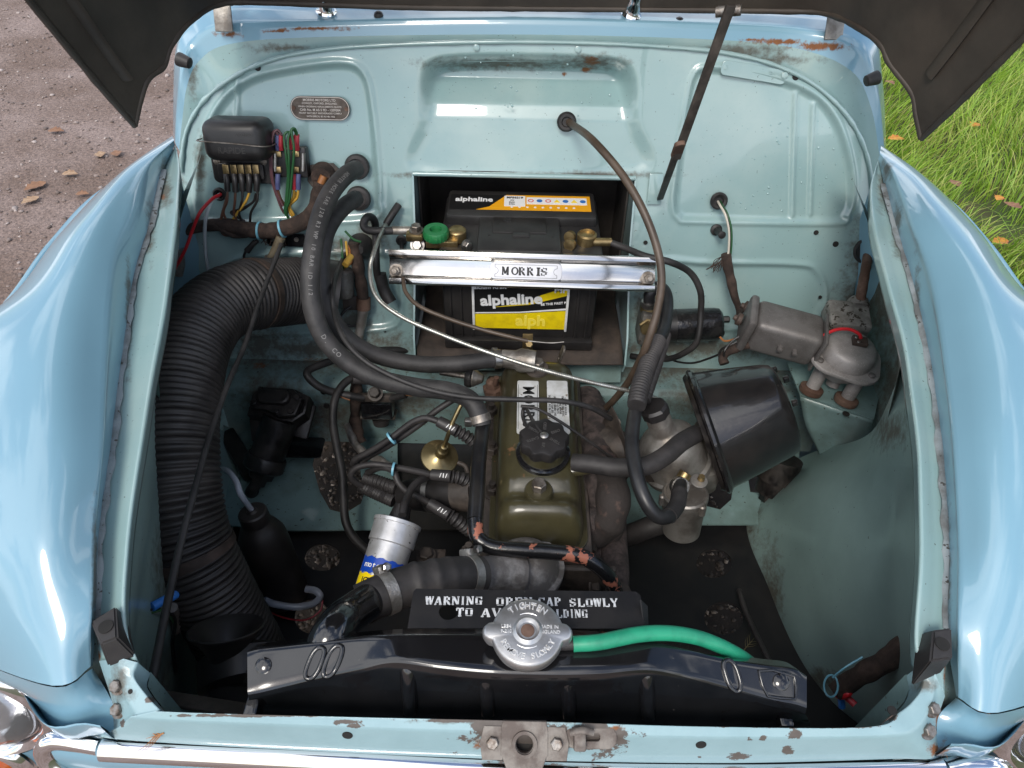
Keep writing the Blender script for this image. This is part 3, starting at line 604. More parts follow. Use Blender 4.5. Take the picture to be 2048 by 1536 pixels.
# ---- battery box: sides, back, floor
xl, xr = B(826, 346).x, B(1272, 346).x
for x, s in ((xl, 1), (xr, -1)):
    yf, zt_ = B(826, 346).y, B(826, 346).z
    V = [Vector((x, .875, .625)), Vector((x, .885, .60)), Vector((x, 1.18, .60)), Vector((x, 1.18, zt_)), Vector((x, yf-.004, zt_)), Vector((x, BY+(.78-BZ)*math.tan(LEAN)-.012, .78)), Vector((x, .89, .67))]
    pplate('battery_box_side', V, [], .003, m_bay, car)
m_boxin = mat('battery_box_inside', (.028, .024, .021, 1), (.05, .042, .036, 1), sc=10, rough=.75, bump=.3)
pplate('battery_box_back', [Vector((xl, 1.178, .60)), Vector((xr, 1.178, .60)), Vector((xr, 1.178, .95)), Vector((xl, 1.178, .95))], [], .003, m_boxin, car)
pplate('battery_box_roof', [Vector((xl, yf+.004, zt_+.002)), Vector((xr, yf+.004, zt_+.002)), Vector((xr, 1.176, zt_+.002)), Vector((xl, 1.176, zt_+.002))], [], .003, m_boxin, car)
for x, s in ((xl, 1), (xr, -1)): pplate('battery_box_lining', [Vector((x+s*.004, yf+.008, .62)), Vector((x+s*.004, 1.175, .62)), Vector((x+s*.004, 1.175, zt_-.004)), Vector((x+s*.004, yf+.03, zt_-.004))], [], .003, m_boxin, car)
tube('opening_flange', [Vector((xl, yf-.002, zt_)), Vector((xr, yf-.002, zt_))], .004, m_bay, car, seg=8)
m_mat = mat('tray_mat', (.022, .017, .014, 1), (.062, .045, .035, 1), sc=14, rough=.75, bump=.4, bsc=90)
loft('battery_tray_mat', [[Vector((xl+.004, 1.17, .64)), Vector((0, 1.17, .64)), Vector((xr-.004, 1.17, .64))], [Vector((xl+.004, .89, .642)), Vector((0, .89, .638)), Vector((xr-.004, .89, .642))], [Vector((xl+.006, .872, .636)), Vector((-.02, .866, .628)), Vector((xr-.004, .868, .634))], [Z(832, 706, .615), Z(920, 700, .622), Z(1050, 712, .612), Z(1150, 730, .60), Z(1200, 718, .612), Z(1243, 712, .62)]], 40, 6, m_mat, car, smooth_v=False, thick=.002, dent=.002)
pplate('tray_support', [Z(1110, 716, .595), Z(1244, 716, .595), Z(1240, 765, .58), Z(1110, 765, .58)], [], .003, m_dirty, car)
pplate('tray_support', [Z(830, 700, .60), Z(990, 702, .60), Z(990, 740, .585), Z(830, 740, .585)], [], .003, m_dirty, car)
# ---- slam panel across the nose
r0 = [(275, 1325, .846), (267, 1350, .842), (283, 1378, .838), (317, 1416, .833), (345, 1424, .832), (700, 1434, .832), (1050, 1442, .832), (1400, 1453, .832), (1735, 1454, .832), (1800, 1424, .833), (1835, 1392, .838), (1848, 1362, .842), (1842, 1330, .846)]
r3 = [(198, 1322, .838), (224, 1403, .812), (226, 1440, .802), (226, 1462, .797), (230, 1478, .794), (620, 1502, .792), (1050, 1520, .792), (1450, 1526, .792), (1780, 1518, .794), (1868, 1514, .797), (1876, 1463, .802), (1878, 1430, .812), (1890, 1392, .836)]
R0_ = [Z(*q) for q in r0]; R3_ = [Z(*q) for q in r3]
R1_ = [a.lerp(b, .38)+Vector((0, 0, .009)) for a, b in zip(R0_, R3_)]; Rm = [p+Vector((0, .003, -.03)) for p in R0_]
chips = [(690, 1444, 26, 5), (705, 1452, 18, 5), (1010, 1456, 70, 22), (1060, 1478, 110, 34), (1190, 1472, 64, 34), (1235, 1440, 60, 8), (1590, 1470, 13, 11), (1577, 1502, 12, 9), (1480, 1512, 22, 7), (1525, 1477, 8, 7), (1500, 1478, 10, 3), (1785, 1432, 14, 9), (1120, 1490, 50, 12), (900, 1441, 80, 4), (500, 1431, 160, 3), (1600, 1453, 150, 3), (300, 1400, 10, 6), (245, 1447, 5, 8), (1400, 1516, 6, 4)]
slam = loft('slam_panel', [Rm, R0_, R1_, R3_], 420, 9, m_slam, car, smooth_v=False, chip=chips, rust=[(1868, 1500, 12, 12), (955, 1488, 8, 10), (1876, 1440, 6, 22), (1230, 1458, 16, 5)], grime=[(240, 1370, 20, 30), (1050, 1443, 160, 4), (1850, 1370, 20, 14), (228, 1440, 6, 40)])
loft('nose_valance', [[p+Vector((0, .001, .002)) for p in Rm], [Vector((p.x, p.y, .39)) for p in Rm]], 60, 4, m_dirty, car)
bpy.context.view_layer.update()
m_bolt = mat('rusty_bolt', (.26, .245, .23, 1), (.11, .08, .06, 1), sc=110, rough=.5, metal=.75, bump=.3)
for (u, v) in ((237, 1372), (238, 1419), (1862, 1417), (1854, 1461)):
    p, n = hit(slam, u, v); n = (n+Vector((0, -.2, 1.4))).normalized(); hexbolt('panel_bolt', p-n*.0012, n, .0050, .007, m_bolt, car)
# lock plate with its round bush, two bolts, safety catch
m_lock = mat('bare_lock_steel', (.095, .075, .065, 1), (.20, .18, .16, 1), sc=45, rough=.6, metal=.3, bump=.4, bsc=140)
lk = Z(1049, 1482, .822); exl = Vector((1, 0, .012)).normalized(); fl = frame(exl, Vector((0, .55, .35)))
lo = plate('lock_plate', lk, fl, [(-.014, -.021), (.014, -.021), (.0175, -.012), (.019, -.010), (.019, .008), (.0175, .015), (-.0175, .015), (-.019, .010), (-.019, -.010), (-.0175, -.012)], [circ((0, -.002), .0078)], .005, m_lock, car, .0008)
lathe('lock_bush', lk+fl[2]*-.012-fl[1]*.002, fl[2], [(0, .0078), (.0165, .0078), (.0165, .0105), (.012, .0110), (0, .0110)], m_lock, lo, 28)
lathe('lock_bore', lk+fl[2]*-.010-fl[1]*.002, fl[2], [(0, .0078), (.001, .0078), (.001, 0)], m_void, lo, 20)
for s in (-1, 1):
    q = lk+exl*(s*.0265)-fl[1]*.001
    pl_ = plate('lock_wing', q, fl, [(-.008, -.013), (.008, -.013), (.010, 0), (.007, .012), (-.007, .012), (-.010, 0)], [], .004, m_lock, car, .0006)
    hexbolt('lock_bolt', q+fl[2]*.002, fl[2], .0052, .005, m_bolt, pl_, False)
ct = Z(1182, 1474, .824)
cp = plate('safety_catch', ct, fl, rrect(.042, .017, .008), [rrect(.016, .007, .003)], .003, m_lock, car, .0006)
box('catch_tongue', ct+fl[2]*.006-exl*.010, fl, (.010, .018, .010), m_lock, cp, .0015)
tube('catch_hook', [ct+fl[2]*.009-exl*.018+fl[1]*.005, ct+fl[2]*.012-exl*.008+fl[1]*.008, ct+fl[2]*.010+exl*.001+fl[1]*.006], .003, m_lock, cp, seg=8, flat=.6)
for (u, v, r) in ((695, 1470, .0045), (1402, 1489, .0045), (1784, 1421, .0038), (261, 1383, .002)):
    p, n = hit(slam, u, v); lathe('panel_hole', p-n*.0006, n, [(0, r), (.0012, r), (.0012, 0)], m_void, car, 16)
# chrome strips along the nose
tube('nose_chrome', [Z(u, v, .782) for u, v in ((208, 1497), (420, 1508), (700, 1523), (1050, 1541), (1450, 1547), (1700, 1541), (1880, 1534))], .0105, m_chrome, car, seg=20)
tube('grille_chrome', [Z(u, v, z) for u, v, z in ((203, 1491, .776), (160, 1484, .776), (115, 1480, .772), (92, 1490, .765), (92, 1512, .75), (120, 1545, .73), (170, 1600, .70))], .0085, m_chrome, car, seg=18)
tube('grille_chrome', [Z(u, v, z) for u, v, z in ((1890, 1538, .776), (1935, 1530, .776), (1985, 1532, .772), (2010, 1545, .76), (2020, 1590, .73))], .0085, m_chrome, car, seg=18)
pl2 = [Z(u, v, .765) for u, v in ((100, 1500), (420, 1530), (1050, 1560), (1700, 1560), (1990, 1545))]
loft('grille_panel', [[p+Vector((0, .02, .004)) for p in pl2], [p+Vector((0, -.006, -.05)) for p in pl2], [Vector((p.x, p.y, .20)) for p in pl2]], 40, 6, m_wing, car)
# headlamps, sidelamp
m_glass = mat('lamp_glass', (.75, .78, .8, 1), rough=.03, trans=.85)
m_amber = mat('amber_lens', (.65, .13, .02, 1), rough=.12, trans=.25)
for (cx_, lab) in ((-.540, 'l'), (.585, 'r')):
    c = Vector((cx_, .272, .722)); ax = Vector((0, -1, .12)).normalized(); R_ = .098
    h = lathe('headlamp_rim', c, ax, [(-.05, R_*1.04), (-.01, R_*1.04), (.004, R_*1.0), (.016, R_*.93), (.020, R_*.86), (.016, R_*.80), (.010, R_*.785)], m_chrome, car, 64, 60)
    lathe('headlamp_bowl', c-ax*.05, ax, [(-.06, R_*1.16), (-.02, R_*1.10), (.004, R_*1.06)], m_wing, h, 64, 60)
    lathe('rim_seal', c-ax*.052, ax, [(0, R_*1.07), (.008, R_*1.09), (.014, R_*1.06)], m_rubber, h, 64)
    lathe('headlamp_lens', c+ax*.008, ax, [(0, R_*.79), (.012, R_*.7), (.022, R_*.45), (.026, 0)], m_glass, h, 48, 60)
    lathe('reflector', c-ax*.03, ax, [(0, .02), (.012, R_*.5), (.030, R_*.76)], m_chrome, h, 40, 60)
c = Vector((-.556, .25, .605)); ax = Vector((0, -1, .2)).normalized()
h = lathe('sidelamp_rim', c, ax, [(-.03, .045), (0, .045), (.010, .041), (.014, .036)], m_chrome, car, 40, 60); lathe('sidelamp_lens', c+ax*.008, ax, [(0, .036), (.016, .028), (.022, 0)], m_amber, h, 32, 60)
# ---- rubber bonnet buffers at the front corners of the lips
m_buf = mat('buffer_rubber', (.022, .020, .020, 1), (.034, .031, .03, 1), sc=30, rough=.55, bump=.1)
for pts, hu, hv in (([(195, 1262), (250, 1228), (268, 1308), (212, 1330)], 207, 1293), ([(1838, 1262), (1886, 1272), (1888, 1340), (1826, 1368)], 1872, 1320)):
    zb = .853; q = [Z(u, v, zb) for u, v in pts]; sg = -1 if hu < 1000 else 1
    cen = sum(q, Vector())/4; tq = []
    for p in q:
        inn = (p.x-cen.x)*sg; tq.append(p.lerp(cen, .10 if inn > 0 else .42)+Vector((0, 0, .020)))
    bm = bmesh.new(); vs = [bm.verts.new(p+Vector((0, 0, -.006))) for p in q]+[bm.verts.new(p) for p in tq]
    for f in ((0, 1, 2, 3), (4, 5, 6, 7), (0, 1, 5, 4), (1, 2, 6, 5), (2, 3, 7, 6), (3, 0, 4, 7)): bm.faces.new([vs[i] for i in f])
    bmesh.ops.recalc_face_normals(bm, faces=bm.faces[:]); bmesh.ops.bevel(bm, geom=bm.edges[:], offset=.0016, segments=2, affect='EDGES')
    bo = bmobj('bonnet_buffer', bm, m_buf, car)
    hp = sum(tq, Vector())/4
    lathe('buffer_hole', hp+XUP0*.0004, XUP0, [(0, .0062), (.0007, .0060), (.0007, 0)], m_void, bo, 20)  # dark disc on the top face, painting the shade of a hole
# ---- bonnet: raised on its hinges, underside towards the bay
re = [(270, 251, .872), (284, 190, .885), (297, 157, .90), (328, 130, .93), (342, 92, .95), (379, 44, .99), (444, 7, 1.03), (560, 6, 1.06), (800, 14, 1.075), (1050, 17, 1.08), (1300, 19, 1.075), (1560, 22, 1.06), (1652, 27, 1.03), (1717, 55, .99), (1761, 89, .95), (1779, 126, .93), (1823, 185, .90), (1832, 230, .885), (1842, 277, .872)]
DYB = yt-1.031
RE = [Y(u, v, y+DYB*(1 if y > 1.0 else .5)) for u, v, y in re]
def solve_dir(p, target):
    best = None
    for q in np.linspace(-.6, .6, 121):
        d = Vector((q, -.50, .866)); uu, vv = proj(p+d*.13); (u0, v0), (u1, v1) = (proj(p), target)
        e = abs((u1-u0)*(vv-v0)-(v1-v0)*(uu-u0)); best = min(best, (e, q)) if best else (e, q)
    return best[1]
ql, qr = solve_dir(RE[0], (44, 0)), solve_dir(RE[-1], (2048, 85))
n_ = len(RE); rows = []
for s in (0, .035, .1, .25, .45, .7, .9):
    row = []
    for i, p in enumerate(RE):
        f = i/(n_-1); q = ql*(1-f)+qr*f if abs(f-.5) > .3 else (ql*(1-f)+qr*f)*.3
        cv = s*s*.55                                   # narrows towards the nose
        row.append(p+Vector((q*s-(p.x)*cv*.6, -.50*s, .866*s))+Vector((0, .06*math.sin(math.pi*f)*min(s/.3, 1), .10*math.sin(math.pi*f)*min(s/.3, 1))))
    rows.append(row)
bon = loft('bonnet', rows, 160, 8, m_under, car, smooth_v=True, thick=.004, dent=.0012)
for k_, ln_ in enumerate((rows[0], [r_[0] for r_ in rows], [r_[-1] for r_ in rows])): tube('folded_hem', [p+Vector((0, -.001, 0)) for p in ln_], .0042, m_under, bon, sub=10, seg=10, wob=.25)
for fr_x in (.10, .90):
    i_ = int(fr_x*(n_-1)); tube('pressed_rib', [r_[i_]+Vector((0, -.006, -.002)) for r_ in rows[1:]], .010, m_under, bon, sub=8, seg=12, flat=.5)
loft('bonnet_skin', [[p+Vector((0, .012, .008)) for p in r_] for r_ in rows], 80, 4, m_wing, bon)

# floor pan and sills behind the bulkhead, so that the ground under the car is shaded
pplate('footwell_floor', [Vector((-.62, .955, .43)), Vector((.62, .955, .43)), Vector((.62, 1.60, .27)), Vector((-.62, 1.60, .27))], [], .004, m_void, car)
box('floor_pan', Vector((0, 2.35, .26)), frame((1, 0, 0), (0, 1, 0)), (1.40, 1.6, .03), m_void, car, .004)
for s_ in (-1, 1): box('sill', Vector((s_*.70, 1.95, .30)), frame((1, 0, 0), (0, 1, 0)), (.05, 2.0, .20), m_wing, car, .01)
# ================================================================== engine
XUP = Vector((0, 0, 1))
eng = thing('engine', 'oily inline engine with an olive green rocker cover, behind the black radiator', 'engine', (.038, .63, .42))
# rocker cover as a pressed tin: height field over its plan
xc = .0385; yr, yf_ = Z(1080, 716, .70).y, Z(1086, 1092, .655).y; HW = .058
NU, NV = 96, 40; Vr = []
S_B = (Z(1077, 985, .711).y-yr)/(yf_-yr)              # where the front bolt pulls the tin down
def rocker_h(s, c):
    """s 0 rear .. 1 front, c -1..1 across"""
    c = abs(c); base = .062*(max(0, 1-c**5.0))**.42
    def bp(s0, w_): return math.exp(-((s-s0)/w_)**2)
    end = (max(0, 1-abs(2*s-1)**16))**.45                # rounded ends
    sad = 1-.22*bp(S_B, .045)*(1-c*.35)-.10*bp(.03, .05)
    pil = 1+.05*bp(.90, .09)*(1-c**3)
    return base*end*sad*pil
for i in range(NU+1):
    s = i/NU; wv = HW*(1-.55*max(0, 1-s/.10)**2.5-.12*max(0, (s-.93)/.07)**2)
    for j in range(NV+1):
        c = -1+2*j/NV; c = math.copysign(abs(c)**.8, c); Vr.append(Vector((xc+c*wv, yr+(yf_-yr)*s, .655+rocker_h(s, c))))
Fr = [[i*(NV+1)+j, i*(NV+1)+j+1, (i+1)*(NV+1)+j+1, (i+1)*(NV+1)+j] for i in range(NU) for j in range(NV)]
rk = mobj('rocker_cover', Vr, Fr, m_green, eng, True)
ztop = .655+.062
fr0 = frame((1, 0, 0), (0, 1, 0))
plate('rocker_flange', Vector((xc, (yr+yf_)/2, .653)), fr0, rrect(HW*2+.012, yr-yf_+.010, .02), [], .005, m_green, rk, .001)
for (u, v, zz, mm) in ((1074, 742, ztop-.004, m_iron), (1077, 985, ztop-.006, m_green)):
    p = Z(u, v, zz); lathe('bolt_washer', p, XUP, [(-.004, .018), (.004, .0185), (.008, .0165), (.009, .011)], mm, rk, 32)
    hexbolt('cover_bolt', p+XUP*.009, XUP, .0095, .012, m_dullsteel, rk, False)
# maker's plates on the cover
m_plate = mat('enamel_plate', (.56, .57, .57, 1), (.44, .44, .42, 1), sc=50, rough=.4, c3=(.16, .12, .08, 1), sc3=70, lo3=.64)
fT = frame((0, 1, 0), (-1, 0, 0))     # lettering runs towards the bulkhead
fT2 = (Vector((0, -1, 0)), Vector((1, 0, 0)), Vector((0, 0, 1)))
for (u, v, wd, nm) in ((1056, 812, .031, 'morris'), (1116, 812, .030, 'data')):
    a, b = Z(u, 762, ztop+.0025), Z(u, 868, ztop+.0025); c = (a+b)/2
    pl_ = plate('maker_plate', c, (fT2[0], fT2[1], fT2[2]), rrect((a-b).length, wd, .003), [], .0012, m_plate, rk)
    if nm == 'morris':
        text('lettering', 'MORRIS', c+XUP*.0009, fT2, .0235, m_ink, pl_, .012, sx=.92, space=1.05)
        for e in (-1, 1): tube('border_line', [c+XUP*.0008+Vector((e*wd*.44, q, 0)) for q in (-(a-b).length*.42, (a-b).length*.42)], .0003, m_ink, pl_, seg=4)
    else:
        for k, ln in enumerate(('TAPPETS .012 IN. COLD', 'PLUG GAP .025', 'FIRING ORDER 1342', 'SUMP 6.5 PINTS', 'OIL SAE 20W/50', 'TIMING 5 DEG BTDC', 'C.B. GAP .014-.016')):
            text('lettering', ln, c+XUP*.0009+Vector((-wd*.40+k*wd*.125, 0, 0)), fT2, .0042, m_ink, pl_, .01)
# oil filler cap: lobed black plastic on a brass neck
oc = Z(1086, 905, ztop+.004)
lathe('filler_gasket', oc+XUP*-.004, XUP, [(0, .036), (.005, .036), (.007, .031)], m_gloss, rk, 40)
nk = lathe('filler_neck', oc, XUP, [(0, .030), (.004, .031), (.012, .029), (.018, .030)], m_green, rk, 40)
cap = lathe('oil_filler_cap', oc+XUP*.016, XUP, [(0, .029), (.002, .0315), (.014, .0315), (.017, .0295), (.0185, .024), (.0185, 0)], m_black, eng, 72, 35, nonround=lambda an, s: 1+(.055 if s < .0175 else 0)*math.cos(9*an))
lathe('cap_rivet', oc+XUP*.0345, XUP, [(0, .0055), (.001, .0055), (.0025, .003), (.0027, 0)], m_steel, cap, 20)
m_relief = mat('raised_black', (.06, .058, .056, 1), rough=.5)
for k, wd in enumerate(('CASTROL', 'B.P.', 'SHELL', 'DUCKHAMS', 'ESSO', 'MOBIL')):
    an = rad(60*k+205); d = Vector((math.cos(an), math.sin(an), 0)); text('raised_lettering', wd[:5] if k != 3 else 'ESSO', oc+XUP*.0346+d*.0165, (d, XUP.cross(d), XUP), .0058, m_relief, cap, .01, .0004)
# strap of the cap to the choke cable clip
tube('cap_strap', [oc+XUP*.034, Z(1068, 845, ztop+.035), Z(1050, 815, ztop+.020), Z(1046, 835, ztop+.008), Z(1062, 872, ztop+.010)], .0025, m_rubber, cap, seg=8)
# breather stub and hose
bs_ = Z(1148, 945, ztop-.012); rod('breather_stub', bs_-Vector((.02, 0, .004)), bs_+Vector((.020, .004, .006)), .0085, m_green, rk)
# cylinder head and block
yh0, yh1 = yf_-.018, yr+.012
box('cylinder_head', Vector((xc-.004, (yh0+yh1)/2, .620)), fr0, (.150, yh1-yh0, .062), m_iron, eng, .006)
box('engine_block', Vector((xc-.002, (yh0+yh1)/2+.004, .50)), fr0, (.185, yh1-yh0-.01, .178), m_iron, eng, .008)
box('front_plate', Vector((xc+.028, yh0-.006, .55)), fr0, (.145, .010, .19), m_iron, eng, .004)
lathe('timing_cover', Vector((xc+.028, yh0-.030, .50)), Vector((0, 1, 0)), [(0, .05), (.004, .064), (.020, .07), (.022, .075)], m_iron, eng, 40)
for (u, v) in ((985, 905), (985, 985), (983, 828), (938, 1108), (1072, 1112), (975, 1112)):
    p = Z(u, v, .652); hexbolt('head_nut', p-XUP*.003, XUP, .0085, .017, m_iron, eng); rod('stud', p+XUP*.012, p+XUP*.022, .0045, m_iron, eng)
box('lifting_lug', Z(1055, 690, .70), frame((1, 0, 0), (0, .2, 1)), (.016, .040, .003), m_brass, eng, .0006)
cl_ = Z(1058, 690, .715); hexbolt('lug_bolt', cl_, Vector((0, -.5, .8)), .006, .006, m_brass, eng, False)
lg = Z(1118, 720, .70); plate('cable_lever', lg, frame(Vector((.25, 0, 1)), Vector((0, 1, .2))), rrect(.055, .014, .006), [circ((-.015, 0), .003), circ((0.004, 0), .003)], .003, m_dullsteel, eng, .0004)
# water outlet elbow at the front of the head
m_elbow = mat('corroded_alloy', (.17, .155, .145, 1), (.42, .40, .38, 1), sc=38, lo=.48, hi=.68, rough=.62, metal=.35, bump=.5, bsc=160)
lathe('thermostat_flange', Z(1040, 1148, .655), XUP, [(0, .052), (.008, .052), (.010, .046), (.030, .036), (.040, .024), (.043, .010), (.0435, 0)], m_elbow, eng, 40, nonround=lambda an, s: 1+.10*math.cos(2*an+.6))
tube('water_outlet', [Z(1044, 1150, .690), Z(1010, 1146, .698), Z(985, 1148, .705), Z(958, 1150, .71)], .021, m_elbow, eng, seg=24)
for (u, v) in ((970, 1106), (1069, 1109), (1022, 1174)): hexbolt('elbow_nut', Z(u, v, .668), XUP, .008, .015, m_dullsteel if u != 1022 else m_rust, eng)
# exhaust manifold and down pipe
tube('exhaust_manifold', [Z(1172, 800, .60), Z(1190, 850, .625), Z(1196, 910, .64), Z(1206, 970, .64), Z(1212, 1030, .62), Z(1208, 1070, .58)], .027, m_rustm, eng, seg=20, wob=.15)
for (u, v) in ((1176, 860), (1180, 960), (1176, 1040)): tube('manifold_branch', [Z(u-22, v, .615), Z(u, v+2, .622), Z(u+25, v+4, .63)], .020, m_rustm, eng, seg=16, wob=.2)
tube('inlet_manifold', [Z(1208, 880, .645), Z(1250, 900, .65), Z(1300, 930, .645), Z(1330, 945, .64)], .024, m_iron, eng, seg=20)
m_pink = mat('scaled_manifold', (.030, .024, .022, 1), (.15, .09, .072, 1), sc=20, lo=.52, hi=.68, rough=.85, bump=.6, bsc=180)
tube('hot_spot', [Z(1196, 915, .648), Z(1220, 960, .655), Z(1226, 1010, .65), Z(1212, 1048, .625), Z(1180, 1072, .60)], .024, m_pink, eng, seg=20, wob=.2)
tube('water_rail', [Z(1224, 1040, .56), Z(1226, 1100, .575), Z(1228, 1150, .585), Z(1226, 1192, .585)], .021, m_rustm, eng, seg=24)
tube('lower_casting', [Z(1190, 1110, .55), Z(1190, 1190, .56)], .036, m_rustm, eng, seg=20)
for (u, v) in ((1176, 1090), (1184, 1168)): hexbolt('manifold_bolt', Z(u, v, .605), Vector((.9, -.3, .3)), .009, .012, m_iron, eng)
# painted metal heater pipe, flaking black over red primer
m_flake = mat('flaking_black_over_primer', (.009, .009, .010, 1), (.34, .115, .07, 1), sc=36, lo=.575, hi=.60, rough=.25, rough2=.7, coat=.3, bump=.3, bsc=90)
m_flake0 = mat('worn_black_pipe', (.010, .010, .011, 1), (.02, .019, .018, 1), sc=40, rough=.28, bump=.2)
hp = [Z(968, 838, .735), Z(962, 880, .735), Z(957, 930, .735), Z(954, 985, .735), Z(950, 1040, .73), Z(955, 1075, .725), Z(985, 1094, .72), Z(1040, 1100, .718), Z(1105, 1104, .715), Z(1160, 1112, .712), Z(1200, 1135, .70), Z(1222, 1162, .68), Z(1234, 1192, .65)]
pipe = thing('heater_pipe', 'bent metal water pipe, black paint flaking off red primer, round the rocker cover', 'pipe', hp[4])
tube('pipe_run', hp[:5], .0098, m_flake0, pipe, seg=16); tube('pipe_run', hp[4:], .0095, m_flake, pipe, seg=16)
lathe('bolted_collar', Z(1234, 1192, .64), Vector((.1, .1, 1)), [(0, .016), (.01, .016), (.012, .012)], m_iron, pipe, 20)
# ================================================================== radiator
rd = thing('radiator', 'black gloss radiator top tank with ribs and pressed end brackets behind the slam panel', 'radiator', Vector((.012, .26, .45)))
us = [497, 520, 560, 640, 720, 790, 880, 970, 1050, 1130, 1210, 1300, 1380, 1460, 1540, 1588, 1612]
bk = [1302, 1297, 1293, 1284, 1273, 1268, 1266, 1266, 1268, 1270, 1274, 1282, 1300, 1318, 1330, 1336, 1350]
zb_ = [.835, .838, .840, .846, .852, .858, .860, .860, .860, .860, .860, .857, .850, .843, .838, .836, .832]
cr_ = [1392, 1388, 1378, 1358, 1340, 1326, 1336, 1344, 1347, 1349, 1347, 1340, 1356, 1378, 1402, 1412, 1420]
zc_ = [.824, .825, .828, .836, .846, .860, .863, .864, .864, .864, .864, .860, .845, .834, .826, .824, .822]
bo_ = [1414, 1414, 1416, 1420, 1424, 1426, 1428, 1430, 1432, 1434, 1436, 1437, 1440, 1442, 1444, 1446, 1446]
kb = [Z(u, v-6, z-.004)+Vector((0, .012, -.02)) for u, v, z in zip(us, bk, zb_)]
k0 = [Z(u, v, z) for u, v, z in zip(us, bk, zb_)]; k1 = [Z(u, v, z) for u, v, z in zip(us, cr_, zc_)]
k1b = [p+Vector((0, -.0015, -.0035)) for p in k1]
k2 = [Z(u+(-8 if u < 600 else 8 if u > 1500 else 0), v, .792) for u, v in zip(us, bo_)]
k3 = [p+Vector((0, -.004, -.004)) for p in k2]; k4 = [p+Vector((0, 0, -.02)) for p in k3]
k0m = [a.lerp(b, .06)+Vector((0, 0, .002)) for a, b in zip(k0, k1)]; k1m = [a.lerp(b, .94)+Vector((0, 0, .0015)) for a, b in zip(k0, k1)]
tk = loft('top_tank', [kb, k0, k0m, k1m, k1, k1b, k2, k3, k4], 180, 5, m_gloss, rd, smooth_v=False, dent=.0012)
for u, i in ((817, 0), (972, 1), (1134, 2), (1291, 3)):
    a, b = Z(u, (1338, 1350, 1352, 1346)[i], .847), Z(u+4, (1420, 1422, 1428, 1430)[i], .797)
    tube('tank_rib', [a+Vector((0, .012, .0035)), a+Vector((0, .002, .0025)), a.lerp(b, .3)+Vector((0, -.003, -.001)), b+Vector((0, -.002, .003))], .0085, m_gloss, rd, seg=16, r2=.0065)
m_slot = mat('slot_shadow_paint', (.006, .006, .007, 1), rough=.12, coat=.6)
bpy.context.view_layer.update()
def rimmed(name, ring, fill, r):
    P_ = [hit(tk, u, v) for u, v in ring]; c = [p+n*.0004 for p, n in P_]
    o = mobj(name, *sweep(c+[c[0], c[1]], lambda s, a_: r, 8, False), m_gloss, rd, True)
    if fill: mobj('slot_dish', [p+n*.0008 for p, n in P_], [list(range(len(P_)))], m_slot, o, False)
    return o
def slot_ring(u, v, hu, hv, sl, n=28):
    out = []
    for k in range(n):
        a_ = 2*math.pi*k/n; x, y = math.copysign(abs(math.cos(a_))**.8, math.cos(a_))*hu, math.copysign(abs(math.sin(a_))**.75, math.sin(a_))*hv; out.append((u+x+sl*y, v+y))
    return out
for (u, v, sl) in ((630, 1326, -.38), (666, 1322, -.38), (1464, 1351, .30)): rimmed('slot_rim', slot_ring(u, v, 13, 31, sl), True, .0022)
rimmed('end_pad_rim', [(1517, 1342), (1545, 1340), (1588, 1352), (1592, 1375), (1590, 1398), (1560, 1396), (1535, 1392), (1524, 1370)], False, .0014)
for (u, v) in ((527, 1331), (1562, 1364)):
    p, n = hit(tk, u, v); lathe('end_bolt', p-n*.002, n, [(0, .0070), (.0035, .0070), (.005, .0045), (.0052, 0)], m_gloss, rd, 24)
box('radiator_core', Vector((.012, .262, .62)), fr0, (.46, .045, .32), m_tray, rd, .003)
for s in (-1, 1): box('side_frame', Vector((.012+s*.237, .262, .63)), fr0, (.012, .06, .34), m_gloss, rd, .002)
# filler neck and cap
fc = Z(1055, 1266, .885)
lathe('filler_neck', Vector((fc.x, fc.y, .852)), XUP, [(0, .026), (.012, .024), (.026, .024), (.028, .027)], m_gloss, rd, 36)
rod('overflow_stub', Vector((fc.x+.02, fc.y-.002, .868)), Z(1148, 1288, .868), .005, m_rubber, rd)
capm = mat('cap_zinc', (.50, .50, .50, 1), (.38, .37, .36, 1), sc=40, rough=.36, metal=.85, bump=.12, bsc=90)
def ears(an, s):
    c_, q_, k_ = abs(math.cos(an)), math.sin(an), .0300
    if c_ < .5: return 1
    D = .0076**2-(k_*q_)**2; re_ = k_*c_+math.sqrt(D) if D > 0 else 0
    x_ = re_/.0300; f_ = max(0, 1-abs(q_)/.42); return max(1+.06*f_*f_, x_)
# orient the ears left-right: build on a frame whose x is the car's x
bm = bmesh.new(); prof = [(-.008, .0285), (-.002, .0300), (.004, .0300), (.0065, .0290), (.0075, .0274), (.0078, .0126), (.0095, .0110), (.0105, .0098), (.0090, .0088), (.0075, .0072), (.0075, 0)]
rings = []
for s, r in prof:
    ring = []
    for k in range(96):
        an = 2*math.pi*k/96; q = r*(ears(an, s) if r > .02 else 1); ring.append(bm.verts.new(Vector((fc.x+q*math.cos(an), fc.y+q*math.sin(an), .882+s)))) if r > 0 else None
    rings.append(ring if r > 0 else [bm.verts.new(Vector((fc.x, fc.y, .882+s)))])
for a, b in zip(rings, rings[1:]):
    for k in range(96):
        if len(b) == 1: bm.faces.new([a[k], a[(k+1) % 96], b[0]])
        else: bm.faces.new([a[k], a[(k+1) % 96], b[(k+1) % 96], b[k]])
bm.faces.new(rings[0][::-1])
cb = bmobj('filler_cap', bm, capm, rd, True, 40); cb['label'] = 'round zinc pressure cap with two ears, embossed TIGHTEN and REMOVE SLOWLY'
lathe('rusty_rivet', Vector((fc.x, fc.y, .8893)), XUP, [(0, .0058), (.0008, .0056), (.0012, .004), (.0013, 0)], m_rust, cb, 24)
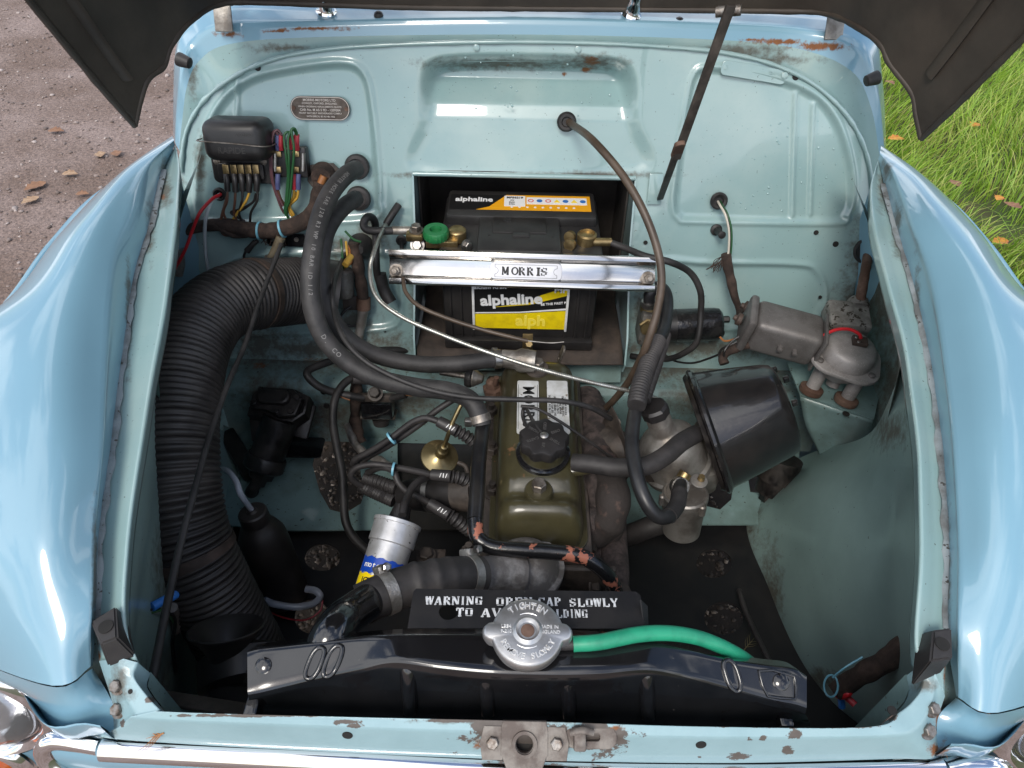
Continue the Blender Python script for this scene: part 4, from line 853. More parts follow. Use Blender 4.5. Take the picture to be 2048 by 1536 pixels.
m_emb = mat('embossed_zinc', (.80, .80, .79, 1), rough=.3, metal=.6)
def arctext(s, R_, a0, a1, size, inward, z, par):
    for k, ch in enumerate(s):
        if ch == ' ': continue
        an = rad(a0+(a1-a0)*k/(len(s)-1)); d = Vector((math.cos(an), math.sin(an), 0)); up = d if not inward else -d
        text('embossed_letter', ch, Vector((fc.x, fc.y, z))+d*R_, (up.cross(XUP), up, XUP), size, m_emb, par, .012, .0004)
arctext('TIGHTEN', .0222, 128, 52, .0074, False, .8902, cb)
arctext('REMOVE SLOWLY', .0222, 208, 334, .0070, True, .8902, cb)
for i, (ln, dx) in enumerate((('LBB4', -.0178), ('9-210', -.0178), ('MADE IN', .0178), ('ENGLAND', .0178))): text('embossed_letter', ln, Vector((fc.x+dx, fc.y+(.0035 if i % 2 == 0 else -.0010), .8899)), fr0, .0040, m_emb, cb, .01, .0003)
for a0, a1, R_ in ((115, 60, .0152), (235, 300, .0150)):
    tube('embossed_arrow', [Vector((fc.x+R_*math.cos(rad(a0+(a1-a0)*k/8)), fc.y+R_*math.sin(rad(a0+(a1-a0)*k/8)), .8897)) for k in range(9)], .0004, m_emb, cb, sub=2, seg=6)
# overflow hose
m_grn = mat('green_hose', srgb(38, 148, 112), srgb(30, 126, 96), sc=30, rough=.4, bump=.05)
gh = tube('overflow_hose', [Z(1146, 1288, .868), Z(1200, 1284, .869), Z(1270, 1270, .868), Z(1330, 1266, .862), Z(1390, 1274, .85), Z(1440, 1292, .838), Z(1485, 1316, .815), Z(1510, 1335, .78)], .0067, m_grn, None, seg=16)
tag(gh, 'bright green overflow hose running from the radiator cap neck', 'hose')
# ---- stencilled warning plate
m_wplate = mat('satin_black_plate', (.007, .007, .008, 1), (.014, .013, .013, 1), sc=25, rough=.42, coat=.1, bump=.08, c3=(.10, .095, .09, 1), sc3=220, lo3=.73)
wp = thing('warning_plate', 'black sheet plate stencilled WARNING OPEN CAP SLOWLY TO AVOID SCALDING behind radiator cap', 'warning sign', Z(1050, 1258, .845))
q = [Z(815, 1257, .858), Z(1290, 1258, .858), Z(1281, 1192, .857), Z(1272, 1184, .857), Z(832, 1178, .857), Z(827, 1184, .857)]
hl = Z(897, 1224, .8575); hx = [hl+Vector((.0085*math.cos(rad(15*k)), .0085*math.sin(rad(15*k))*.95, 0)) for k in range(24)]
sh = pplate('plate_sheet', q, [hx], .0015, m_wplate, wp)
pplate('plate_flange', [Z(1281, 1200, .866), Z(1296, 1212, .858), Z(1296, 1258, .850), Z(1290, 1258, .855)], [], .0015, m_wplate, wp)
# slab-serif stencil alphabet: strokes (x0,y0,x1,y1,width) on a 0..1 cell, with the bridges left open
ST = {
 'W': [(.04, 1, .24, 0, .17), (.30, .86, .24, 0, .06), (.50, 1, .70, 0, .17), (.97, 1, .72, 0, .07), (-.04, .97, .24, .97, .07), (.40, .97, .64, .97, .07), (.84, .97, 1.04, .97, .07)],
 'A': [(.12, 0, .46, .90, .07), (.52, 1, .84, 0, .20), (.24, .30, .50, .30, .07), (0, .03, .28, .03, .07), (.64, .03, 1.0, .03, .07)],
 'R': [(.22, 0, .22, 1, .20), (.05, .03, .40, .03, .07), (.05, .97, .16, .97, .07), (.40, .96, .62, .96, .08), (.74, .9, .74, .58, .18), (.40, .50, .62, .50, .08), (.58, .42, .84, 0, .19), (.80, .03, .98, .03, .07)],
 'N': [(.15, 0, .15, 1, .07), (.20, 1, .78, .04, .21), (.86, .12, .86, 1, .07), (.0, .03, .30, .03, .07), (.70, .97, 1.0, .97, .07), (.0, .97, .2, .97, .07)],
 'I': [(.5, 0, .5, 1, .24), (.24, .03, .76, .03, .07), (.24, .97, .76, .97, .07)],
 'G': [(.20, .2, .20, .8, .20), (.24, .90, .42, .97, .08), (.54, .97, .78, .88, .08), (.86, 1, .86, .68, .06), (.24, .10, .42, .03, .08), (.54, .03, .70, .08, .08), (.78, .0, .78, .42, .18), (.60, .43, .98, .43, .07)],
 'O': [(.18, .2, .18, .8, .20), (.24, .90, .42, .97, .08), (.58, .97, .76, .90, .08), (.82, .8, .82, .2, .20), (.24, .10, .42, .03, .08), (.58, .03, .76, .10, .08)],
 'P': [(.24, 0, .24, 1, .20), (.06, .03, .46, .03, .07), (.06, .97, .18, .97, .07), (.44, .96, .64, .96, .08), (.76, .9, .76, .56, .19), (.44, .47, .64, .48, .08)],
 'E': [(.24, 0, .24, 1, .20), (.06, .03, .18, .03, .07), (.06, .97, .18, .97, .07), (.44, .97, .86, .97, .07), (.88, 1, .88, .72, .06), (.44, .50, .62, .50, .07), (.64, .66, .64, .34, .06), (.44, .03, .90, .03, .07), (.92, 0, .92, .28, .06)],
 'C': [(.20, .2, .20, .8, .20), (.24, .90, .42, .97, .08), (.56, .97, .80, .86, .08), (.88, 1, .88, .66, .06), (.24, .10, .42, .03, .08), (.56, .03, .90, .20, .08)],
 'S': [(.18, .84, .26, .62, .17), (.34, .95, .46, .97, .08), (.58, .97, .76, .88, .08), (.82, 1, .82, .70, .06), (.26, .60, .72, .40, .19), (.80, .34, .74, .14, .17), (.60, .04, .52, .03, .08), (.42, .03, .24, .12, .08), (.17, 0, .17, .32, .06)],
 'L': [(.26, 0, .26, 1, .20), (.08, .03, .20, .03, .07), (.08, .97, .46, .97, .07), (.46, .03, .90, .03, .07), (.92, 0, .92, .34, .06)],
 'Y': [(.12, 1, .46, .46, .19), (.88, 1, .60, .50, .07), (.53, 0, .53, .44, .19), (.34, .03, .72, .03, .07), (0, .97, .32, .97, .07), (.74, .97, 1.0, .97, .07)],
 'T': [(.5, 0, .5, 1, .20), (.30, .03, .70, .03, .07), (.08, .97, .38, .97, .07), (.62, .97, .92, .97, .07), (.09, 1, .09, .68, .06), (.91, 1, .91, .68, .06)],
 'V': [(.14, 1, .48, 0, .19), (.88, 1, .58, .10, .07), (0, .97, .34, .97, .07), (.74, .97, 1.0, .97, .07)],
 'D': [(.22, 0, .22, 1, .20), (.05, .03, .16, .03, .07), (.05, .97, .16, .97, .07), (.40, .96, .62, .93, .08), (.78, .84, .78, .16, .20), (.40, .04, .62, .07, .08)],
 'M': [(.12, 0, .12, 1, .08), (.18, 1, .48, .12, .17), (.80, 1, .52, .14, .07), (.84, 0, .84, 1, .20), (0, .03, .26, .03, .07), (.68, .03, 1.0, .03, .07), (0, .97, .22, .97, .07), (.78, .97, 1.0, .97, .07)]}
ST['X'] = []
def slab(s, o, fr, h, wch, gap, mat_, parent, name='stencil_letter', fill=0.0):
    ex, ey, ez = fr; x = -(len(s)*(wch+gap)-gap)/2
    for ch in s:
        if ch in ST:
            V, Fc = [], []
            for (ax, ay, bx, by, wd) in ST[ch]:
                a, b = Vector((ax*wch, ay*h, 0)), Vector((bx*wch, by*h, 0)); d = (b-a).normalized(); n = Vector((-d.y, d.x, 0))*(wd*wch/2+fill)
                if abs(d.y) > .25:          # upright and slanted strokes are cut level
                    hw = (wd*wch/2+fill)/abs(d.y); n = Vector((hw, 0, 0))
                k = len(V)
                for p in (a+n, a-n, b-n, b+n): V.append(o+ex*(x+p.x)+ey*(p.y-h/2)+ez*.0006)
                Fc.append([k, k+1, k+2, k+3])
            mobj(name, V, Fc, mat_, parent, False)
        x += wch*(.62 if ch == 'I' else 1)+gap if (ch != ' ' or name == 'badge_letter') else wch*.62
    return
ew = (q[1]-q[0]).normalized(); nw = ew.cross((q[4]-q[0]).normalized()).normalized(); nw = nw if nw.z > 0 else -nw; fw = (ew, nw.cross(ew).normalized(), nw)
m_sten = mat('stencil_white', (.62, .63, .64, 1), (.45, .46, .47, 1), sc=120, rough=.6)
def wpt(u, v): o_ = q[0]; d = ray(u, v); return CAM+d*((o_-CAM).dot(nw)/d.dot(nw))+nw*.0010
HS = px(19, wpt(1000, 1205))*.92
def sline(words):
    for wd, ua, ub, v in words:
        a, b = wpt(ua, v), wpt(ub, v); n_ = len(wd); Lw = (b-a).length
        nI = sum(.62 if c_ == 'I' else 1 for c_ in wd); wch = Lw/(nI+.16*(n_-1)); gp = .16*wch
        # measured start
        x = 0
        for ch in wd:
            cw = wch*(.62 if ch == 'I' else 1); slab(ch, a+(b-a).normalized()*(x+cw/2)-( (b-a).normalized()*0), ((b-a).normalized(), fw[1], nw), HS, cw if ch != 'I' else cw, 0, m_sten, sh, 'stencil_letter', .00035); x += cw+gp
sline([('WARNING', 852, 965, 1203), ('OPEN', 992, 1064, 1205), ('CAP', 1076, 1122, 1205), ('SLOWLY', 1138, 1235, 1207), ('TO', 912, 946, 1226), ('AVOID', 962, 1060, 1227), ('SCALDING', 1070, 1175, 1229)])
# ================================================================== battery and its clamp
m_case = mat('battery_case', (.014, .013, .013, 1), (.026, .024, .023, 1), sc=18, rough=.42, bump=.08, bsc=120)
m_lid = mat('battery_lid', (.020, .019, .019, 1), (.030, .029, .028, 1), sc=18, rough=.38, bump=.05)
yb0 = .902; bz0, bz1 = .643, .805
bxl, bxr = Y(886, 600, yb0).x, Y(1193, 600, yb0).x; bxc, bw = (bxl+bxr)/2, bxr-bxl; bd = .172
bat = thing('battery', 'black car battery with yellow and black alphaline labels, in the bulkhead recess', 'battery', Vector((bxc, yb0+bd/2, bz0)))
box('case', Vector((bxc, yb0+bd/2, (bz0+bz1)/2)), fr0, (bw, bd, bz1-bz0), m_case, bat, .006)
lidz = bz1+.010
box('lid', Vector((bxc, yb0+bd/2, bz1+.008)), fr0, (bw+.006, bd+.006, .020), m_lid, bat, .005)
box('lid_rear_deck', Vector((bxc, yb0+bd-.046, bz1+.022)), fr0, (bw-.004, .080, .026), m_lid, bat, .006)
box('lid_centre_deck', Vector((bxc-.003, yb0+.050, bz1+.020)), fr0, (.128, .110, .024), m_lid, bat, .004)
box('vent_cover', Vector((bxc-.003, yb0+.062, bz1+.0325)), fr0, (.084, .042, .004), m_case, bat, .0015)
box('vent_tab', Vector((bxc, yb0+.036, bz1+.033)), fr0, (.026, .012, .005), m_lid, bat, .001)
lathe('charge_eye', Vector((bxc-.022, yb0+.075, bz1+.034)), XUP, [(0, .0062), (.0015, .006), (.0015, .0045), (.001, 0)], m_black, bat, 20)
for dx in (-.05, .048): lathe('lid_plug', Vector((bxc+dx, yb0+.035, bz1+.032)), XUP, [(0, .002), (.001, .0018), (.001, 0)], m_case, bat, 10)
for k in (0, 1, 2, 11, 12, 13): box('case_rib', Vector((bxl+.012+k*(bw-.024)/13, yb0-.001, bz0+.07)), fr0, (.003, .004, .12), m_case, bat, .0006)
box('base_ledge', Vector((bxc, yb0-.006, bz0+.010)), fr0, (bw, .014, .018), m_case, bat, .002)
m_yel = mat('label_yellow', srgb(232, 206, 20), srgb(214, 188, 24), sc=60, rough=.35)
m_lblk = mat('label_black', (.012, .012, .012, 1), rough=.35); m_lwhite = mat('label_white', (.75, .75, .74, 1), rough=.4); m_lred = mat('label_orange', srgb(226, 160, 30), rough=.4)
# front label: black field, white lettering, yellow lower half and a swoosh
ff = (Vector((1, 0, 0)), Vector((0, 0, 1)), Vector((0, -1, 0)))
lx0, lx1 = Y(949, 600, yb0-.002).x, Y(1133, 600, yb0-.002).x; lz0, lz1 = Y(1040, 657, yb0-.002).z, Y(1040, 562, yb0-.002).z; lw, lh = lx1-lx0, lz1-lz0; lc = Vector(((lx0+lx1)/2, yb0-.0012, (lz0+lz1)/2))
fl_ = plate('front_label', lc, ff, rrect(lw, lh, .002), [], .0012, m_lblk, bat)
plate('yellow_field', lc+Vector((0, -.0009, 0)), ff, [(-lw/2, -lh/2), (lw/2, -lh/2), (lw/2, -.10*lh), (0, -.17*lh), (-lw/2, -.20*lh)], [], .0005, m_yel, fl_)
plate('label_stripe', lc+Vector((0, -.0009, 0)), ff, [(-lw/2, -.185*lh), (0, -.155*lh), (lw/2, -.08*lh), (lw/2, -.045*lh), (0, -.135*lh), (-lw/2, -.165*lh)], [], .0005, m_lwhite, fl_)
plate('label_swoosh', lc+Vector((0, -.0008, 0)), ff, [(-.30*lw, -.05*lh), (.1*lw, .02*lh), (.5*lw, .22*lh), (.5*lw, .40*lh), (.22*lw, .22*lh), (.1*lw, .06*lh)], [], .0005, m_yel, fl_)
text('label_lettering', 'alphaline', lc+Vector((-.10*lw, -.0016, .115*lh)), (Vector((1, 0, .07)).normalized(), Vector((-.07, 0, 1)).normalized(), Vector((0, -1, 0))), .0285, m_lwhite, fl_, .035, .0003, sx=1.0)
text('label_lettering', 'alcium Kraft', lc+Vector((-.33*lw, -.0016, .37*lh)), (Vector((1, 0, .04)).normalized(), Vector((-.04, 0, 1)).normalized(), Vector((0, -1, 0))), .0105, m_lwhite, fl_, .02, .0003)
text('label_lettering', 'MF', lc+Vector((.43*lw, -.0018, .34*lh)), ff, .017, m_lwhite, fl_, .03, .0003)
text('label_lettering', 'BE THE FIRST P', lc+Vector((.36*lw, -.0016, .055*lh)), (Vector((1, 0, .12)).normalized(), Vector((-.12, 0, 1)).normalized(), Vector((0, -1, 0))), .0062, m_lwhite, fl_, .02, .0003)
m_ylt = mat('label_pale_yellow', srgb(240, 220, 80), rough=.35)
text('label_lettering', 'alph', lc+Vector((.12*lw, -.0014, -.33*lh)), ff, .030, m_ylt, fl_, .035, .0002)
for s in (-1, 1): box('label_guard', lc+Vector((s*(lw/2+.002), -.002, 0)), fr0, (.004, .004, lh+.006), m_white, bat, .0008)
# top label
tl = Vector((bxc-.002, yb0+bd-.047, bz1+.0355)); tw, th_ = bw-.018, .046
tp = plate('top_label', tl, fr0, rrect(tw, th_, .002), [], .0008, m_lblk, bat)
plate('orange_field', tl+XUP*.0006, fr0, [(-.5*tw+.19*tw, -th_/2), (tw/2, -th_/2), (tw/2, th_/2), (-.10*tw, th_/2), (-.16*tw, .1*th_), (-.22*tw, -.3*th_)], [], .0004, m_lred, tp)
plate('spec_panel', tl+XUP*.0009+Vector((-.04*tw, .004, 0)), fr0, rrect(.15*tw, .7*th_, .001), [], .0003, m_lwhite, tp)
plate('symbol_panel', tl+XUP*.0009+Vector((.26*tw, .006, 0)), fr0, rrect(.43*tw, .46*th_, .001), [], .0003, m_lwhite, tp)
text('label_lettering', 'alphaline', tl+XUP*.0009+Vector((-.33*tw, .007, 0)), fr0, .0175, m_lwhite, tp, .03, .0002)
text('label_lettering', 'MF56219', tl+XUP*.0013+Vector((-.04*tw, .014, 0)), fr0, .0072, m_ink, tp, .03, .0002)
for k, sx_ in enumerate(('12V', '62Ah', '540A')): text('label_lettering', sx_, tl+XUP*.0013+Vector((-.06*tw, .006-k*.006, 0)), fr0, .0045, m_ink, tp, .02, .0002)
m_sym = [mat('symbol_red', (.6, .05, .04, 1)), mat('symbol_blue', (.04, .16, .45, 1)), mat('symbol_yellow', (.85, .62, .05, 1))]
for k, (kind, mm) in enumerate((('c', 0), ('c', 1), ('c', 0), ('t', 2), ('c', 1), ('t', 2), ('c', 1))):
    c = tl+XUP*.0012+Vector((.075*tw+k*.062*tw, .006, 0))
    plate('safety_symbol', c, fr0, circ((0, 0), .0048, 16) if kind == 'c' else [(-.0055, -.0042), (.0055, -.0042), (0, .0052)], [circ((0, 0), .0032, 12)] if mm == 0 else [], .0002, m_sym[mm], tp)
for k in range(9): plate('print_dot', tl+XUP*.0009+Vector((-.06*tw+k*.055*tw, -.014, 0)), fr0, circ((0, 0), .0022, 12), [], .0003, m_lwhite, tp)
# ---- polished clamp bar with MORRIS badge
m_bar = mat('polished_steel', (.66, .64, .61, 1), (.58, .55, .52, 1), sc=6, rough=.16, metal=1.0, bump=.04, bsc=30)
pa, pb = Z(777, 536, .812), Z(1312, 552, .812); cby = (pa.y+pb.y)/2
clp = thing('battery_clamp', 'polished steel channel bar with a MORRIS badge, clamped across the battery front', 'clamp bar', Vector(((pa.x+pb.x)/2, cby, .79)))
ex = (pb-pa).normalized(); vd = Vector((0, .55, .83)).normalized(); ez = ex.cross(vd).normalized(); ez = ez if ez.y < 0 else -ez; ey = ez.cross(ex).normalized(); Lb = (pb-pa).length; bc = (pa+pb)/2
prf = [(.027, -.010), (.029, -.004), (.0275, 0), (.020, .0005), (.016, -.0065), (.0135, -.0075), (-.0085, -.0075), (-.0115, -.0065), (-.0145, .0005), (-.022, 0), (-.0245, -.004), (-.0235, -.010)]
V, Fc = [], []
for e in (-1, 1):
    for (h_, d_) in prf: V.append(bc+ex*(e*Lb/2)+ey*h_+ez*d_)
n_ = len(prf)
for k in range(n_-1): Fc.append([k, k+1, n_+k+1, n_+k])
br = mobj('channel', V, Fc, m_bar, clp, True, 20); md = br.modifiers.new('t', 'SOLIDIFY'); md.thickness = .0016; md.offset = -1
md = br.modifiers.new('b', 'BEVEL'); md.width = .0008; md.segments = 2
for e in (-1, 1):
    c = bc+ex*(e*(Lb/2-.010))-ez*.0075-ey*.004; nb = hexbolt('clamp_nut', c, ez, .0068, .007, m_dullsteel, clp); rod('threaded_rod', c-ez*.02, c+ez*.017, .0036, m_dullsteel, nb)
m_badge = mat('badge_silver', (.55, .55, .56, 1), (.48, .48, .49, 1), sc=30, rough=.3, metal=.6)
c = bc-ez*.0055+ex*.006+ey*.001
bdg = plate('badge', c, (ex, ey, ez), rrect(.108, .024, .006), [], .003, m_badge, clp, .0006)
slab('M RRIS', c+ez*.0018, (ex, ey, ez), .0115, .0105, .0020, m_ink, bdg, 'badge_letter', .0006)
plate('badge_letter', c+ez*.0022-ex*.0168, (ex, ey, ez), [(.0056*math.cos(rad(12*k)), .0060*math.sin(rad(12*k))) for k in range(30)], [[(.0029*math.cos(rad(15*k)), .0043*math.sin(rad(15*k))) for k in range(24)]], .0004, m_ink, bdg)
for s in (-1, 1):
    tube('badge_line', [c+ez*.0019+ex*q_+ey*(s*.0095) for q_ in (-.047, .047)], .0003, m_ink, bdg, seg=4)
    tube('badge_line', [c+ez*.0019+ex*(s*.047)+ey*q_ for q_ in (-.0095, -.005)], .0003, m_ink, bdg, seg=4); tube('badge_line', [c+ez*.0019+ex*(s*.047)+ey*q_ for q_ in (.005, .0095)], .0003, m_ink, bdg, seg=4)
    tube('badge_line', [c+ez*.0019+ex*(s*(.047-.005*math.cos(rad(a_))))+ey*(.005*math.sin(rad(a_))) for a_ in range(-90, 91, 30)], .0003, m_ink, bdg, sub=2, seg=4)
# ---- terminals and leads
zt = .838
isl = thing('battery_isolator', 'brass battery isolator with a green knob on the left battery post', 'battery isolator', Z(875, 495, .815))
c0 = Z(872, 470, zt); m_gk = mat('green_knob', srgb(34, 112, 62), srgb(28, 96, 52), sc=40, rough=.4)
box('brass_body', Z(885, 482, zt-.012), fr0, (.050, .024, .013), m_brass, isl, .002); box('lead_block', Z(830, 470, zt-.010), fr0, (.026, .022, .012), m_brass, isl, .002)
kn = lathe('knob', c0+XUP*-.004, XUP, [(0, .0185), (.002, .0195), (.012, .0195), (.0145, .018), (.0145, .0095), (.008, .0085), (.008, 0)], m_gk, isl, 60, 35, nonround=lambda an, s: 1+.035*math.cos(20*an) if s < .013 else 1)
lathe('post_clamp', Z(915, 478, zt-.014), XUP, [(0, .014), (.016, .014), (.018, .012), (.019, .009), (.019, 0)], m_brass, isl, 28)
hexbolt('clamp_bolt', Z(932, 491, zt-.010), Vector((.6, -.7, .2)), .0065, .009, m_steel, isl); hexbolt('lead_bolt', Z(833, 462, zt-.004), XUP, .0075, .011, m_dullsteel, isl)
hexbolt('lead_bolt', Z(835, 490, zt-.024), Vector((0, -.6, .4)), .0075, .009, m_steel, isl)
ld = thing('battery_earth_lead', 'thick black lead looping from the bulkhead to the green battery isolator', 'cable', B(740, 470))
tube('cable', [Z(790, 461, zt-.008), Z(760, 462, zt-.006), Z(735, 460, zt-.006), Z(727, 448, zt), Z(735, 434, zt+.006), Z(748, 440, zt-.01), Z(752, 470, .80), Z(752, 520, .77), Z(757, 560, .735), Z(774, 592, .71)], .0062, m_rubber, ld, seg=12)
rod('lug', Z(785, 461, zt-.008), Z(822, 461, zt-.008), .0068, m_alu, ld); tube('entry_boot', [Z(760, 548, .745), Z(768, 580, .718), Z(782, 605, .70)], .0105, m_rubber, ld)
pt = thing('battery_live_lead', 'black lead with a corroded brass post clamp on the right battery post', 'cable', Z(1166, 495, .815))
lathe('post_clamp', Z(1172, 490, zt-.020), XUP, [(0, .015), (.020, .015), (.022, .012), (.018, .0115), (.018, 0)], m_brass, pt, 28)
for v in (472, 488): lathe('clamp_ear', Z(1142, v, zt-.010), Vector((-.4, -.8, .2)), [(0, .009), (.008, .009)], m_brass, pt, 20)
rod('lug', Z(1185, 484, zt-.010), Z(1222, 484, zt-.012), .0068, m_brass, pt)
tube('cable', [Z(1218, 484, zt-.012), Z(1250, 496, zt-.012), Z(1290, 512, zt-.006), Z(1340, 524, zt-.010), Z(1380, 545, .80), Z(1400, 580, .77), Z(1402, 618, .735), Z(1395, 680, .69), Z(1370, 705, .66), Z(1335, 718, .63), Z(1290, 716, .61), Z(1262, 712, .60)], .0052, m_rubber, pt, seg=12)
# ================================================================== corrugated air hose
m_duct = mat('corrugated_duct', (.020, .017, .016, 1), (.046, .040, .037, 1), sc=16, rough=.5, bump=.15, bsc=160)
AH = [(650, 585, 1.165), (615, 580, 1.155), (560, 585, 1.12), (495, 590, 1.06), (425, 622, 1.005), (380, 690, .96), (360, 770, .925), (352, 850, .90), (350, 930, .885), (356, 1010, .88), (374, 1085, .885), (408, 1155, .90), (445, 1225, .925), (485, 1300, .955), (500, 1330, .97)]
ah = thing('air_hose', 'fat black corrugated air hose curving from the bulkhead down towards the horn', 'hose', T(363, 930, .885))
cpts = resample(catmull([T(*q) for q in AH], 24), 640)
A_ = np.array([tuple(p) for p in cpts])
for _ in range(350): A_[1:-1] = .5*A_[1:-1]+.25*(A_[:-2]+A_[2:])
cpts = resample([Vector(p) for p in A_], 640); PIT = .0078
def rfun(s, a): ph = ((a+.0016*mnoise.noise(Vector((a*25, 2, 0))))/PIT) % 1; return .0505+.0024*(1-abs(2*ph-1)**2*1.6)+.0022*mnoise.noise(Vector((a*7, 0, 0)))+.0009*mnoise.noise(Vector((math.floor(a/PIT)*3.7, 5, 0)))
V, Fc = sweep(cpts, rfun, 40); mobj('duct', V, Fc, m_duct, ah, True, 80)
m_band = mat('rusty_band', (.045, .032, .026, 1), (.09, .062, .05, 1), sc=40, rough=.6, metal=.3, bump=.3)
def band(name, pts, i, wd, r, mt, par):
    V, Fc = sweep(pts[i:i+wd], lambda s, a: r, 40); return mobj(name, V, Fc, mt, par, True, 40)
def near(pts, u, v): return min(range(len(pts)), key=lambda i: (proj(pts[i])[0]-u)**2+(proj(pts[i])[1]-v)**2)
band('hose_band', cpts, near(cpts, 508, 596)-6, 9, .0545, m_band, ah); band('hose_band', cpts, near(cpts, 388, 1102)-6, 11, .0545, m_band, ah)
lathe('fan_outlet', cpts[0]+(cpts[0]-cpts[8]).normalized()*.018, (cpts[8]-cpts[0]), [(0, .055), (.02, .055), (.022, .049)], m_black, ah, 40)
# ================================================================== heater water hoses
m_whose = mat('heater_hose', (.020, .019, .019, 1), (.042, .039, .038, 1), sc=30, rough=.6, bump=.2, bsc=300)
H1 = [(712, 338, 1.045), (690, 352, 1.01), (662, 385, .975), (640, 435, .95), (626, 500, .935), (620, 570, .93), (630, 635, .935), (655, 685, .945), (700, 728, .955), (760, 758, .96), (830, 774, .96), (895, 782, .955), (940, 800, .95), (960, 835, .95), (964, 850, .95)]
H2 = [(712, 397, 1.06), (690, 412, 1.03), (665, 440, 1.0), (648, 480, .985), (642, 540, .985), (652, 605, .99), (676, 655, 1.0), (715, 692, 1.01), (770, 716, 1.02), (840, 728, 1.03), (910, 728, 1.035), (975, 720, 1.04), (1006, 717, 1.045)]
m_print = mat('hose_print', (.17, .165, .16, 1), rough=.6)
def hose_text(pts, s, i0, step, r, par, size, side=1):
    i = i0
    for ch in s:
        if ch != ' ':
            p, d = pts[i], (pts[min(i+2, len(pts)-1)]-pts[i-2]).normalized(); n = (CAM-p); n = (n-d*n.dot(d)).normalized()
            text('printed_letter', ch, p+n*(r+.0003), (d, n.cross(d), n), size, m_print, par, .01, .0001)
        i += step
for nm, H_, r, lab in (('a', H1, .0128, 'outer dark rubber heater hose with printed lettering, ending at the flaking pipe'), ('b', H2, .0122, 'inner dark rubber heater hose, ending at the tap behind the rocker cover')):
    c = resample(catmull([T(*q) for q in H_], 12), 220); h = thing('heater_hose', lab, 'hose', c[-1], 'heater hoses')
    V, Fc = sweep(c, lambda s, a: r, 20); mobj('hose_run', V, Fc, m_whose, h, True, 50)
    if nm == 'a': hose_text(c, 'HEATER HOSE SAE J20 R3 WP 10 BAR ID 1/2', 20, 2, r, h, .0075); hose_text(c, 'D. CO', 118, 3, r, h, .0085)
    g0 = B(*((715, 333) if nm == 'a' else (718, 396)), .001)
    lathe('grommet', g0, BN, [(0, .0195), (.004, .0200), (.008, .0180), (.010, .0135), (.006, .0125)], m_hose, h, 36)
    e = c[-1]; d = (c[-1]-c[-6]).normalized()
    lathe('hose_clip', e-d*.014, d, [(0, r+.0018), (.010, r+.0018)], m_steel if nm == 'b' else m_dullsteel, h, 28)
    box('clip_screw', e-d*.009+(d.cross(XUP)).normalized()*(r+.004)*( -1 if nm == 'b' else 1), fr0, (.010, .009, .012), m_steel, h, .002)
lathe('heater_tap', T(1003, 717, 1.045), Vector((1, -.1, 0)), [(0, .013), (.02, .014), (.028, .018), (.05, .016)], m_alu, eng, 24)
# oil pressure switch and cable adjuster left of the tap
dv = thing('cable_adjuster', 'small corroded threaded adjuster with a rubber disc, left of the rocker cover', 'cable adjuster', Z(940, 760, .66))
a, b = Z(880, 745, .675), Z(965, 758, .675); ax_ = (b-a).normalized(); Ld = (b-a).length
rod('threaded_stem', a, b, .0042, m_dullsteel, dv); lathe('rubber_disc', a+ax_*Ld*.62, ax_, [(0, .015), (.004, .0165), (.009, .0165), (.012, .013)], m_rubber, dv, 28); lathe('cone_nut', a+ax_*Ld*.75, ax_, [(0, .014), (.004, .0145), (.018, .006)], m_alu, dv, 24)
sw = thing('sender_unit', 'rusty brown sender with a hexagon body on the engine, left of the maker plates', 'sender', Z(985, 790, .65)); lathe('hexagon_body', Z(988, 788, .655), Vector((-.1, .1, 1)), [(0, .017), (.014, .017), (.016, .012), (.026, .010), (.030, .005)], m_rust, sw, 6, 20); rod('terminal', Z(990, 768, .685), Z(993, 755, .70), .004, m_rust, sw)
# ================================================================== voltage regulator and fuse box on the bulkhead
fB = (Vector((1, 0, 0)), EYB, BN)
reg = thing('voltage_regulator', 'black bakelite voltage regulator box on the bulkhead with brass terminals and wires', 'regulator', B(470, 350))
rb0 = plate('base_plate', B(489, 325, .006), fB, rrect(.098, .060, .008), [], .010, m_black, reg, .002)
cz = B(463, 284, .070)-BN*.031
box('cover', cz, fB, (.100, .064, .062), m_black, reg, .015, 5, .90)
tube('wire_clip', [cz-Vector((.055, 0, 0))+BN*.004, cz-Vector((.050, 0, 0))+BN*.028, cz+BN*.0325-EYB*.002, cz+Vector((.049, 0, 0))+BN*.028-EYB*.006, cz+Vector((.052, 0, 0))-BN*.02-EYB*.007], .0011, m_dullsteel, reg, seg=6)
m_dim = mat('moulded_letter', (.03, .027, .024, 1), rough=.35)
text('moulded_lettering', 'RAPIDE', cz+BN*.0312-EYB*.013-Vector((.002, 0, 0)), fB, .0125, m_dim, reg, .005, .0005); text('moulded_lettering', 'LICENSED', cz+BN*.0312+EYB*.010+Vector((.020, 0, 0)), fB, .0055, m_dim, reg, .005, .0004)
for u, v in ((434, 322), (527, 323)): lathe('fixing_screw', B(u, v, .011), BN, [(0, .0058), (.002, .0056), (.003, .003), (.003, 0)], m_dullsteel, reg, 18)
plate('terminal_block', B(483, 342, .014), fB, rrect(.070, .022, .003), [], .008, m_black, reg, .001)
wcols = {k: mat('wire_'+k, c, rough=.42) for k, c in (('brown', srgb(92, 62, 48)), ('yellow', srgb(190, 150, 62)), ('black', (.014, .013, .013, 1)), ('green', srgb(38, 84, 48)), ('purple', srgb(92, 62, 66)), ('red', srgb(190, 36, 44)), ('blue', srgb(78, 84, 122)), ('sleevered', srgb(168, 48, 58)), ('skyblue', srgb(112, 170, 190)), ('white', srgb(196, 190, 176)), ('orange', srgb(150, 98, 56)), ('cyan', srgb(52, 120, 200)))}
def Bs(lst): return [B(*q) for q in lst]
